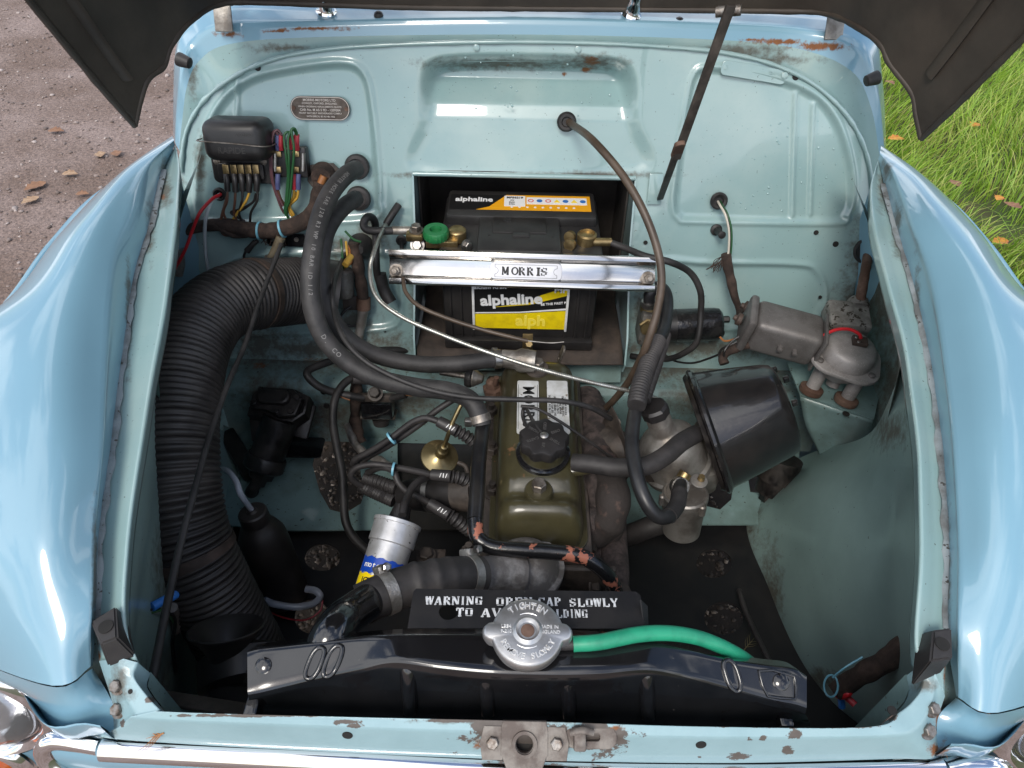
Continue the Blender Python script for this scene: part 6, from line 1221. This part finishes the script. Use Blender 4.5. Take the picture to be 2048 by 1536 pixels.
plate('heat_shield', Z(1238, 885, .665), frame(Vector((.3, -1, -.15)), Vector((.2, .1, 1))), [(-.05, -.02), (.05, -.025), (.05, .01), (-.03, .022), (-.05, .02)], [], .002, m_iron, cb2, .0004)
af = thing('air_filter', 'glossy black tapered air filter can on the carburettor, below the wiper motor', 'air filter', Z(1480, 960, .55))
a = Z(1411, 864, .668); rm_ = ray(1490, 840)
b = min((T(1572, 814, .8+.002*k) for k in range(200)), key=lambda q: abs((q-a).normalized().dot(rm_.normalized())-.06)); ax2 = (b-a).normalized(); LL = (b-a).length
m_fil = mat('black_filter_paint', (.008, .0075, .008, 1), (.020, .017, .016, 1), sc=12, rough=.24, coat=.6, bump=.16, bsc=110, c3=(.10, .09, .08, 1), sc3=300, lo3=.74)
fcan = lathe('filter_can', a, ax2, [(0, .060), (.001, .091), (.006, .0925), (.010, .0905), (.012, .0880), (LL*.5, .0790), (LL*.88, .0690), (LL*.96, .0655), (LL, .058), (LL, 0)], m_fil, af, 72, 40)
lathe('rim_seam', a+ax2*.001, ax2, [(0, .0925), (.003, .0945), (.007, .0935), (.008, .0915)], m_fil, af, 72); lathe('end_plate', a-ax2*.006, ax2, [(0, .03), (0, .086), (.006, .090)], m_grease, af, 60)
for k in range(3): p = b+Vector((.002, 0, 0))-ax2*.01; an = rad(-30+38*k); e1 = Vector((0, 0, 1)); e2 = ax2.cross(e1); q_ = b-ax2*.012+(e1*math.cos(an)*.8-e2*math.sin(an))*.0665; box('pressed_tab', q_, frame(ax2, e1), (.008, .010, .006), m_fil, af, .0015)
# breather, fuel and other hoses
o = tube('breather_hose', [Z(1146, 925, .715), Z(1180, 928, .72), Z(1235, 935, .722), Z(1290, 932, .722), Z(1330, 912, .722), Z(1362, 885, .72), Z(1392, 868, .71)], .0122, m_hose, None, seg=20, r2=.0128); tag(o, 'short fat rubber breather hose from the rocker cover to the air filter', 'hose')
m_fuel = mat('fuel_hose_rubber', (.014, .014, .015, 1), (.026, .026, .027, 1), sc=30, rough=.38, bump=.05)
FH = [Z(1298, 608, .745), Z(1300, 588, .765), Z(1312, 574, .775), Z(1328, 580, .775), Z(1335, 605, .770), Z(1330, 650, .765), Z(1315, 690, .765), Z(1296, 735, .765), Z(1280, 785, .765), Z(1268, 835, .765), Z(1264, 890, .765), Z(1272, 945, .76), Z(1288, 995, .75), Z(1312, 1030, .735), Z(1338, 1032, .725), Z(1354, 1010, .715), Z(1359, 985, .705), Z(1360, 965, .695)]
fh = thing('fuel_hose', 'long black rubber fuel hose looping from the pump to the float bowl', 'hose', FH[10]); tube('hose_run', FH, .0092, m_fuel, fh, seg=16); tube('hose_end', FH[-4:-1], .0104, m_hose, fh, seg=16)
lathe('hose_clip', FH[0]+Vector((0, 0, -.004)), FH[1]-FH[0], [(0, .0115), (.010, .0115)], m_steel, fh, 24)
def conduit(name, pts, r, lab):
    c = resample(catmull(pts, 10), 170); V, Fc = sweep(c, lambda s, a_: r+.0012*math.sin(a_/.0052*2*math.pi), 20); o = mobj(name, V, Fc, m_hose, None, True, 70); tag(o, lab, 'conduit', 'split conduits'); return o
conduit('split_conduit', [Z(1316, 682, .775), Z(1302, 712, .780), Z(1290, 745, .783), Z(1279, 780, .785), Z(1273, 812, .783)], .0118, 'split corrugated conduit wrapped round the fuel hose')
conduit('split_conduit', [Z(1330, 670, .752), Z(1321, 700, .760), Z(1308, 740, .768), Z(1294, 780, .772), Z(1288, 800, .770)], .0085, 'thinner split conduit lying beside the fuel hose')
sp = thing('speedometer_cable', 'long brown cable arching from a bulkhead grommet down past the battery', 'cable', B(1137, 243)); m_brn = mat('brown_sheath', (.055, .038, .026, 1), (.085, .06, .042, 1), sc=30, rough=.45)
tube('sheath', [B(1137, 243, .002), B(1146, 250, .025), T(1185, 280, .98), T(1245, 350, .95), T(1288, 425, .94), T(1315, 500, .94), T(1323, 560, .945), T(1315, 620, .955), T(1300, 670, .965), T(1285, 710, .985), T(1258, 762, 1.04), T(1228, 800, 1.09), T(1210, 818, 1.12)], .0055, m_brn, sp, seg=14)
lathe('grommet', B(1133, 243, .001), BN, [(0, .0145), (.004, .0150), (.008, .0120), (.008, .008), (.005, .0065)], m_rubber, sp, 30)
bc_ = thing('choke_cable', 'silver spiral wound cable running from the bulkhead across to the carburettor', 'cable', B(795, 410)); m_spiral = mat('spiral_steel', (.50, .50, .46, 1), (.36, .35, .31, 1), sc=50, rough=.35, metal=.85)
bp_ = resample(catmull([B(772, 448, .03), T(752, 492, 1.02), T(740, 540, 1.0), T(752, 592, .985), T(800, 632, .975), T(880, 668, .965), T(980, 706, .955), T(1080, 738, .95), T(1180, 764, .955), T(1260, 782, .965), T(1300, 792, .975), T(1330, 808, .995)], 14), 620)
V, Fc = sweep(bp_, lambda s, a_: .0029+.0005*math.sin(a_/.0026*2*math.pi), 8); mobj('spiral_run', V, Fc, m_spiral, bc_, True, 80); tube('rubber_end', [B(797, 410, .01), B(785, 428, .022), B(772, 449, .03)], .0060, m_rubber, bc_, seg=14)
tc3 = thing('throttle_cable', 'smooth black cable sweeping beside the heater hoses and over the rocker cover', 'cable', B(690, 505)); tube('sheath', [B(700, 498, .015), B(685, 520, .03), T(668, 570, .99), T(668, 625, .96), T(690, 680, .935), T(730, 722, .925), T(790, 755, .925), T(860, 780, .925), T(940, 795, .925), T(1030, 799, .925), T(1120, 802, .93), T(1180, 815, .945), T(1222, 838, .975)], .0036, m_rubber, tc3, seg=12); rod('ferrule', T(702, 512, 1.03), T(690, 530, 1.02), .0048, wcols['yellow'], tc3)
o = tube('vacuum_line', [T(1042, 812, .94), T(1075, 818, .935), T(1115, 840, .94), T(1160, 870, .95), T(1195, 895, .965), T(1222, 915, .985)], .0020, m_rubber, None, seg=8); tag(o, 'thin black line crossing above the oil filler cap towards the manifold', 'pipe')
hc_ = thing('heater_control_cable', 'thin rusty brown cable from the battery bar to the clamp behind the rocker cover', 'cable', Z(1060, 690, .70)); tube('sheath', [T(806, 556, 1.07), T(812, 585, 1.06), T(838, 612, 1.05), T(890, 635, 1.045), T(960, 658, 1.04), T(1030, 676, 1.035), T(1056, 682, 1.035)], .0032, m_brn, hc_, seg=10); tube('inner_wire', [T(1056, 682, 1.035), T(1100, 686, 1.035), T(1128, 684, 1.035)], .0008, m_steel, hc_, seg=6)
# ================================================================== fuel pump
fp = thing('fuel_pump', 'fuel pump with a black taped cylinder and brass unions on the bulkhead', 'fuel pump', Y(1370, 690, .89)); yp = .93
a, b = Y(1318, 652, yp), Y(1442, 648, yp); ax2 = (b-a).normalized(); LL = (b-a).length; m_tp = mat('black_tape', (.008, .008, .009, 1), (.018, .017, .017, 1), sc=40, rough=.18, bump=.9, bsc=60)
lathe('end_cover', a, ax2, [(0, .024), (.002, .0275), (LL*.26, .0275)], m_black, fp, 40); lathe('taped_cylinder', a+ax2*LL*.26, ax2, [(0, .0282), (LL*.62, .0282), (LL*.70, .0268), (LL*.74, .022), (LL*.74, 0)], m_tp, fp, 40)
hexbolt('end_terminal', b+Vector((0, 0, .010)), ax2, .0058, .012, m_black, fp, False); lathe('end_button', b+Vector((0, -.004, -.016)), ax2, [(-.004, .010), (.004, .009), (.008, .004), (.008, 0)], m_black, fp, 20)
box('pump_body', Y(1298, 645, yp), fr0, (.036, .044, .070), m_alu, fp, .006); lathe('outlet_union', Y(1300, 617, yp), Vector((0, .1, 1)), [(-.004, .0165), (.004, .0165), (.010, .013), (.016, .011), (.026, .009)], m_brass, fp, 30); lathe('inlet_nut', Y(1297, 652, yp-.022), Vector((-.1, -1, .2)), [(0, .016), (.004, .016), (.006, .0135), (.012, .0135), (.012, .007)], m_brass, fp, 6, 20)
lathe('bracket_spacer', Y(1276, 674, yp-.01), Vector((1, 0, .02)), [(0, .012), (.006, .012), (.008, .007), (.045, .007)], m_dullsteel, fp, 20)
# ================================================================== wiper motor
m_wip = mat('speckled_grey_casting', (.155, .145, .14, 1), (.105, .095, .09, 1), sc=26, rough=.5, metal=.35, bump=.15, bsc=220, c3=(.22, .205, .195, 1), sc3=700, lo3=.62)
wm = thing('wiper_motor', 'speckled grey wiper motor with a domed gearbox on three pillars, right of the bulkhead', 'wiper motor', Z(1650, 790, .642))
a, b = Z(1503, 648, .742), Z(1634, 684, .730); ax2 = (b-a).normalized(); LL = (b-a).length; fy_ = (ax2, Vector((.10, .70, .70)), None); f3 = frame(ax2, Vector((.1, 1, .12)))
box('motor_yoke', (a+b)/2, f3, (LL, .062, .062), m_wip, wm, .011, 4); box('end_cap', a-ax2*.006, f3, (.014, .066, .066), m_wip, wm, .006); box('gear_flange', b+ax2*.002, f3, (.005, .066, .066), m_wip, wm, .002)
for s in (.42, .62): lathe('yoke_rivet', a+ax2*(LL*s*1.1)-f3[2]*.002-f3[1]*.030, -f3[1], [(0, .0045), (.008, .0045), (.009, .003), (.009, 0)], m_wip, wm, 18)
gc = Z(1692, 712, .714); gx = Vector((.10, -.10, 1)).normalized()
m_dome = mat('pale_grey_casting', (.34, .32, .31, 1), (.25, .235, .225, 1), sc=30, rough=.5, metal=.2, bump=.2, bsc=220, c3=(.46, .44, .42, 1), sc3=600, lo3=.62)
lathe('gear_dome', gc, gx, [(0, .040), (.002, .0405), (.020, .0385), (.0245, .034), (.026, .026), (.026, 0)], m_dome, wm, 56, 40)
fg = frame(Vector((1, -.35, -.13)), Vector((.35, 1, .06))); plate('gear_cover_plate', gc-gx*.003, fg, rrect(.104, .094, .032, 8), [], .007, m_dome, wm, .0015); lathe('gearbox', gc-gx*.036, gx, [(0, .026), (.010, .034), (.032, .041)], m_dome, wm, 40)
for s, t_ in ((-.038, -.030), (.040, -.026), (.040, .028), (-.040, .026)): lathe('cover_screw', gc+fg[0]*s+fg[1]*t_+fg[2]*.0005, fg[2], [(0, .0052), (.003, .0050), (.0042, .003), (.0042, 0)], m_wip, wm, 16)
for (u0, v0, u1, v1) in ((1641, 752, 1624, 776), (1712, 770, 1694, 797), (1668, 762, 1664, 770)):
    p1 = Z(u1, v1, .650); p0 = Vector((p1.x+.010, p1.y+.010, .700)); pil = rod('pillar', p0, p1, .0115, m_dome, wm, 20, .0105)
    if u1 != 1664: lathe('rubber_foot', p1-(p0-p1).normalized()*.008, p0-p1, [(0, .0175), (.003, .0185), (.009, .0185), (.011, .015)], m_rust, pil, 28)
box('terminal_block', gc+gx*.030+Vector((.008, .004, 0)), frame(Vector((1, -.25, 0)), Vector((.25, 1, 0))), (.022, .018, .007), m_band, wm, .0012)
for s in (-.005, .005): lathe('terminal_rivet', gc+gx*.0335+Vector((.003, .004+s, 0)), gx, [(0, .0024), (.001, .002), (.001, 0)], m_steel, wm, 12)
tube('red_wire', [Z(1640, 678, .745), Z(1652, 668, .755), Z(1675, 659, .760), Z(1700, 659, .760), Z(1718, 668, .755), Z(1722, 676, .748)], .0026, wcols['red'], wm, seg=10)
m_crust = mat('crusted_alloy', (.17, .16, .145, 1), (.30, .285, .265, 1), sc=40, rough=.75, metal=.2, bump=.9, bsc=120, c3=(.05, .04, .03, 1), sc3=90, lo3=.58)
box('rack_housing', Z(1692, 640, .72), frame(Vector((1, -.12, 0)), Vector((.1, 1, .2))), (.066, .055, .038), m_crust, wm, .007); tube('rack_tube', [Z(1718, 612, .735), Z(1722, 590, .75), B(1730, 545, .05), B(1737, 506, .004)], .0078, m_rust, wm, wob=.2)
lathe('rack_nut', Z(1716, 618, .73), Vector((.1, .9, .3)), [(0, .018), (.014, .017), (.02, .012)], m_crust, wm, 14)
lathe('tube_grommet', B(1733, 500, .002), BN, [(0, .022), (.003, .0225), (.004, .019), (.001, .016), (.001, 0)], m_rubber, car, 30)
# wires to the wiper motor
wl = thing('wiper_loom', 'green and white wires and a frayed brown loom feeding the wiper motor', 'wiring loom', B(1437, 402)); lathe('grommet', B(1437, 401, .001), BN, [(0, .0135), (.004, .0140), (.007, .011), (.005, .0075), (-.002, .0075), (-.002, 0)], m_rubber, wl, 28)
for cc, dx_ in (('green', 3), ('white', -1), ('black', 1)): tube('wire', [B(1437+dx_, 403, .002), B(1442+dx_, 412, .015), B(1452+dx_, 430, .03), B(1459+dx_, 460, .035), B(1459+dx_, 495, .035), B(1456+dx_, 520, .035)], .0021, wcols[cc], wl, seg=8)
tube('cloth_run', [B(1452, 508, .035), B(1455, 530, .035), B(1462, 560, .04), B(1470, 595, .045), B(1482, 625, .05), Z(1490, 648, .735)], .0072, m_cloth, wl, wob=.35)
for k in range(14): a0 = random.uniform(0, 6.28); p = B(1450+random.uniform(-6, 6), 512, .036); tube('frayed_thread', [p, p+Vector((-.008+random.uniform(-.006, .006), -.004, -.008)), p+Vector((-.014+random.uniform(-.012, .010), -.004, -.022+random.uniform(-.010, .006)))], .0006, m_cloth, wl, seg=5)
tube('cloth_run', [Z(1500, 688, .72), Z(1478, 694, .71), Z(1456, 703, .70), Z(1446, 716, .69), Z(1449, 728, .685)], .0068, m_cloth, wl, wob=.35)
for pts in ([(1492, 660, .735), (1478, 680, .72), (1455, 692, .71), (1442, 700, .70), (1438, 712, .69), (1446, 722, .69)], [(1488, 668, .73), (1465, 682, .72), (1450, 700, .71), (1448, 712, .70)], [(1452, 702, .70), (1420, 716, .67), (1385, 726, .64), (1350, 722, .62), (1326, 706, .62), (1322, 695, .62)]): tube('wire', [Z(*q) for q in pts], .0018, wcols['black'], wl, seg=7)
tube('wire', [Z(1440, 674, .70), Z(1450, 682, .70), Z(1470, 678, .71), Z(1488, 672, .725)], .0017, wcols['orange'], wl, seg=7)
for u, v in ((1496, 616), (1482, 640)): lathe('cap_terminal', Z(u, v, .745), Vector((-.8, .3, .2)), [(0, .010), (.006, .010), (.008, .005), (.012, .004)], m_band, wl, 16)
# ---- loom at the front right corner and wires at the front left
fr_ = thing('front_loom', 'dark bound loom with red and blue connectors in the right front corner', 'wiring loom', Z(1690, 1390, .55)); tube('bound_run', [Z(1850, 1262, .72), Z(1815, 1285, .70), Z(1775, 1320, .67), Z(1730, 1345, .64), Z(1690, 1370, .61), Z(1668, 1385, .60)], .0115, m_cloth, fr_, wob=.25)
for pts, cc in (([(1670, 1385, .60), (1680, 1392, .60), (1695, 1388, .61), (1700, 1380, .61)], 'red'), ([(1690, 1392, .60), (1702, 1402, .60), (1710, 1410, .60)], 'sleevered'), ([(1682, 1395, .58), (1684, 1415, .57)], 'cyan')): tube('connector', [Z(*q) for q in pts], .0042, wcols[cc], fr_, seg=8)
tube('clip_ring', [Z(1662+14*math.cos(rad(a_)), 1372+22*math.sin(rad(a_)), .615) for a_ in range(0, 361, 30)], .0012, wcols['skyblue'], fr_, sub=3, seg=6); tube('thin_wire', [Z(1665, 1355, .63), Z(1690, 1335, .65), Z(1725, 1314, .66)], .0012, wcols['skyblue'], fr_, seg=6)
flw = thing('front_left_wires', 'thin coloured wires with a blue connector on the left inner wing', 'wires', Z(320, 1215, .68))
for pts, cc, r in (([(262, 1212, .76), (285, 1202, .74), (305, 1208, .72), (318, 1204, .71)], 'sleevered', .0016), ([(262, 1222, .75), (290, 1222, .73), (318, 1218, .71), (345, 1232, .66)], 'black', .0016), ([(264, 1226, .75), (300, 1226, .72), (330, 1222, .70), (350, 1250, .62)], 'green', .0014), ([(330, 1222, .70), (350, 1240, .64), (345, 1290, .60), (352, 1345, .56)], 'black', .0022)): tube('wire', [Z(*q) for q in pts], r, wcols[cc], flw, seg=7)
tube('blue_connector', [Z(304, 1214, .725), Z(322, 1204, .72), Z(342, 1194, .715), Z(350, 1190, .71)], .0052, wcols['cyan'], flw, seg=10)
tube('grey_sleeve', [Z(345, 1215, .66), Z(352, 1240, .62), Z(352, 1262, .60)], .006, m_tape, flw)
gwr = tube('drain_pipe', [Z(1478, 1180, .43), Z(1490, 1220, .44), Z(1515, 1275, .45), Z(1540, 1325, .46)], .0042, m_hose, None, seg=10); tag(gwr, 'thin grey brown pipe on the black undertray beside the right holes', 'pipe')
# silver tape sleeve on the far left of the bulkhead
tube('taped_sleeve', [B(352, 495, .04), B(350, 520, .04), B(345, 548, .045)], .015, m_tape, lm, wob=.15)
# ================================================================== bulkhead and scuttle fittings (parts of the car)
m_cplate = mat('worn_brass_plate', (.052, .038, .030, 1), (.10, .08, .065, 1), sc=60, rough=.45, metal=.4); m_cprint = mat('plate_lettering', (.46, .42, .38, 1), rough=.4, metal=.5)
cpl = plate('chassis_plate', B(640, 217, .0025), (fB[0], fB[1], fB[2]), rrect(.0905, .034, .0165, 8), [], .0014, m_cplate, car, .0003)
plate('plate_border', B(640, 217, .0034), fB, rrect(.0895, .033, .016, 8), [rrect(.0875, .031, .015, 8)], .0004, m_cprint, cpl)
for k, (ln, sz) in enumerate((('MORRIS MOTORS LTD', .0050), ('COWLEY, OXFORD, ENGLAND.', .0038), ('WHEN ORDERING REPLACEMENTS QUOTE', .0034), ('CAR No. M A5 S 9D - 1209304', .0048), ('FRONT SEAT BELT ANCHORAGES COMPLY', .0034), ('WITH SPECN. BS AU 48: 1965', .0034))): text('plate_lettering', ln, B(640, 217, .0036)+EYB*(.0118-k*.0047), fB, sz, m_cprint, cpl, .015, .0001)
for s in (-1, 1): lathe('plate_screw', B(640, 217, .003)+Vector((s*.0405, 0, 0)), BN, [(0, .0032), (.0015, .003), (.0015, 0)], m_rust, cpl, 14)
for u, v in ((953, 95), (1156, 99)): lathe('panel_screw', B(u, v, .002), BN, [(0, .0048), (.0015, .0046), (.002, .003), (.002, 0)], m_bay, car, 18)
st_ = plate('body_number_strip', B(1508, 145, .003), (Vector((1, 0, -.14)).normalized(), (EYB+Vector((.14, 0, 0))).normalized(), BN), rrect(.100, .019, .006), [], .002, m_bay, car, .0006)
for u, v in ((1450, 135), (1569, 151)): lathe('strip_screw', B(u, v, .004), BN, [(0, .0050), (.0015, .0048), (.0022, .003), (.0022, 0)], m_bay, st_, 18)
text('stamped_number', '521054', B(1472, 139, .0045), (Vector((1, 0, -.14)).normalized(), EYB, BN), .0065, m_bay, st_, 0, .0004); text('stamped_number', 'D-111', B(1550, 147, .0045), (Vector((1, 0, -.14)).normalized(), EYB, BN), .0065, m_bay, st_, 0, .0004)
for (u, v, r) in ((516, 136, .0042), (1591, 154, .0048), (1632, 465, .0040), (1671, 488, .0048), (1291, 485, .0035), (770, 662, .0025), (1640, 594, .0030), (497, 134, .0)):
    if r: lathe('bulkhead_hole', B(u, v, .0012), BN, [(0, r), (.0014, r), (.0014, 0)], m_void, car, 18)
sg_ = lathe('stub_grommet', B(1432, 459, .001), (B(1444, 470, .03)-B(1432, 459, .001)), [(0, .0095), (.003, .0095), (.005, .006), (.028, .0052), (.030, .0062), (.031, .004)], m_rubber, car, 24)
pp_ = [B(712, 476, .014)]; lathe('rubber_boot', B(722, 492, .002), BN, [(0, .022), (.006, .020), (.018, .012), (.022, .008)], m_rubber, car, 24); tube('green_wire', Bs([(690, 462, .02), (706, 478, .022), (722, 484, .02)]), .002, wcols['green'], car, seg=7)
lathe('small_grommet', B(803, 480, .002), BN, [(0, .009), (.004, .009), (.006, .006), (.004, .004), (.004, 0)], m_rubber, car, 20); tube('cable_tail', Bs([(803, 482, .005), (804, 500, .02), (806, 540, .03), (806, 560, .035)]), .0034, m_rubber, car, seg=8)
# bonnet stay: two flat bars joined at a pivot
sa = B(1320, 398, .012); sb = T(1358, 292, .93); sc_ = T(1462, 10, .78); sst = box('bonnet_stay', (sa+sb)/2, frame(sb-sa, Vector((1, 0, .3))), ((sb-sa).length, .010, .004), m_iron, car, .0008); box('stay_upper_bar', (T(1352, 318, .945)+sc_)/2, frame(sc_-T(1352, 318, .945), Vector((1, .2, .3))), ((sc_-T(1352, 318, .945)).length, .0115, .005), m_iron, sst, .001)
plate('stay_pivot_plate', T(1356, 300, .93), frame(sb-sa, Vector((1, 0, .3))), rrect(.045, .012, .005), [], .006, m_rust, sst, .001); rod('stay_bolt', T(1432, 24, .80), T(1482, 20, .79), .006, m_bolt, sst)
# scuttle fittings
for (u, v, r) in ((758, 36, 0), (1357, 48, 0)): p = Y(u, v, yt+.045); lathe('washer_jet', p-XUP*.006, Vector((0, -.1, 1)), [(0, .0075), (.010, .0072), (.014, .006), (.016, .003), (.016, 0)], m_black, car, 20)
for (u, v) in ((652, 22), (1262, 28)):
    p = Y(u, v, yt+.048); ws = lathe('wiper_spindle', p-XUP*.004, Vector((.1, -.2, 1)), [(0, .0150), (.004, .0155), (.010, .012), (.016, .0125), (.024, .010), (.04, .009)], m_chrome, car, 28); rod('wiper_arm', p+Vector((.002, -.004, .032)), p+Vector((.16, .05, .055)), .0045, m_chrome, ws)
for (u, v, s) in ((448, 34, -1), (1668, 50, 1)): p = Y(u, v, yt+.02); hg = box('bonnet_hinge', p+Vector((0, -.002, .005)), frame(Vector((1, 0, 0)), Vector((0, .45, .9))), (.026, .048, .004), m_alu, car, .001); box('hinge_leaf', p+Vector((0, .012, .040)), frame(Vector((1, 0, 0)), Vector((0, .1, 1))), (.024, .05, .004), m_alu, hg, .001); tube('hinge_pin', [p+Vector((-.016, .004, .018)), p+Vector((.016, .004, .018))], .004, m_dullsteel, hg)
for (u, v, s) in ((370, 124, 1), (1742, 160, -1)): p = Y(u, v, yt-.075); lathe('rubber_stop', p+Vector((-s*.008, 0, .004)), Vector((s, -.25, -.25)), [(0, .0095), (.004, .0095), (.017, .0075), (.018, .006), (.018, 0)], m_rubber, car, 20)
# battery recess right: notch plate on the bulkhead, trough by the stay
box('stay_socket', B(1310, 378, .004), fB, (.022, .048, .006), m_bay, car, .001)
# ================================================================== water drops and bits of plant
dv_, df_ = [], []; rng = random.Random(11)
def drop(p, n, r):
    k = len(dv_); e1 = n.orthogonal().normalized(); e2 = n.cross(e1)
    for (rr, hh) in ((1, 0), (.85, .28), (.5, .48)):
        for j in range(8): an = j*math.pi/4; dv_.append(p+(e1*math.cos(an)+e2*math.sin(an)*1.2)*r*rr+n*(r*hh))
    dv_.append(p+n*(r*.55))
    for a_ in range(2):
        for j in range(8): df_.append([k+a_*8+j, k+a_*8+(j+1) % 8, k+a_*8+8+(j+1) % 8, k+a_*8+8+j])
    for j in range(8): df_.append([k+16+j, k+16+(j+1) % 8, k+24])
for _ in range(210):
    u, v = (rng.uniform(1400, 1700), rng.uniform(200, 500)) if rng.random() < .6 else (rng.uniform(1340, 1640), rng.uniform(450, 640))
    drop(B(u, v, -.0048), BN, rng.uniform(.0007, .0020))
for _ in range(24): drop(B(rng.uniform(880, 1240), rng.uniform(100, 260), .001), BN, rng.uniform(.001, .002))
m_drop = mat('water', BLUE, rough=.04, coat=1.0); dw = mobj('water_drops', dv_, df_, m_drop, car, True); dw['kind'] = 'stuff'
def sprig(name, pts, lab, col, n=9):
    c = resample(catmull(pts, 6), 24); parts = [sweep(c, lambda s, a_: .0007*(1.2-s), 5)]
    for i in range(n):
        k = 3+i*2; d = (c[min(k+1, 23)]-c[k]).normalized(); sd3 = d.cross(XUP).normalized()*(1 if i % 2 else -1); parts.append(sweep([c[k], c[k]+d*.008+sd3*.006, c[k]+d*.016+sd3*.009], lambda s, a_: .0006*(1.1-s), 5))
    o = bmobj(name, joinbm(parts), col, None); tag(o, lab, 'twig'); return o
m_tw = mat('dry_cypress', srgb(158, 108, 66), srgb(122, 82, 50), sc=80, rough=.8)
sprig('dry_sprig', [Z(664, 712, .570), Z(640, 716, .570), Z(610, 714, .570)], 'dry orange sprig lying on the bulkhead shelf behind the hoses', m_tw)
sprig('dry_sprig', [Z(328, 1466, .808), Z(312, 1472, .806), Z(292, 1477, .804)], 'dry orange sprig resting on the left end of the nose chrome', m_tw, 5)
sprig('dry_sprig', [Z(1488, 1300, .414), Z(1500, 1286, .414), Z(1512, 1272, .414)], 'pale dry sprig lying on the black undertray by the green hose', mat('pale_twig', srgb(120, 110, 80), rough=.8), 6)
sprig('dry_sprig', [Z(1880, 1460, .800), Z(1877, 1480, .797), Z(1882, 1505, .793)], 'brown needles caught in the right front seam of the wing', m_tw, 4)
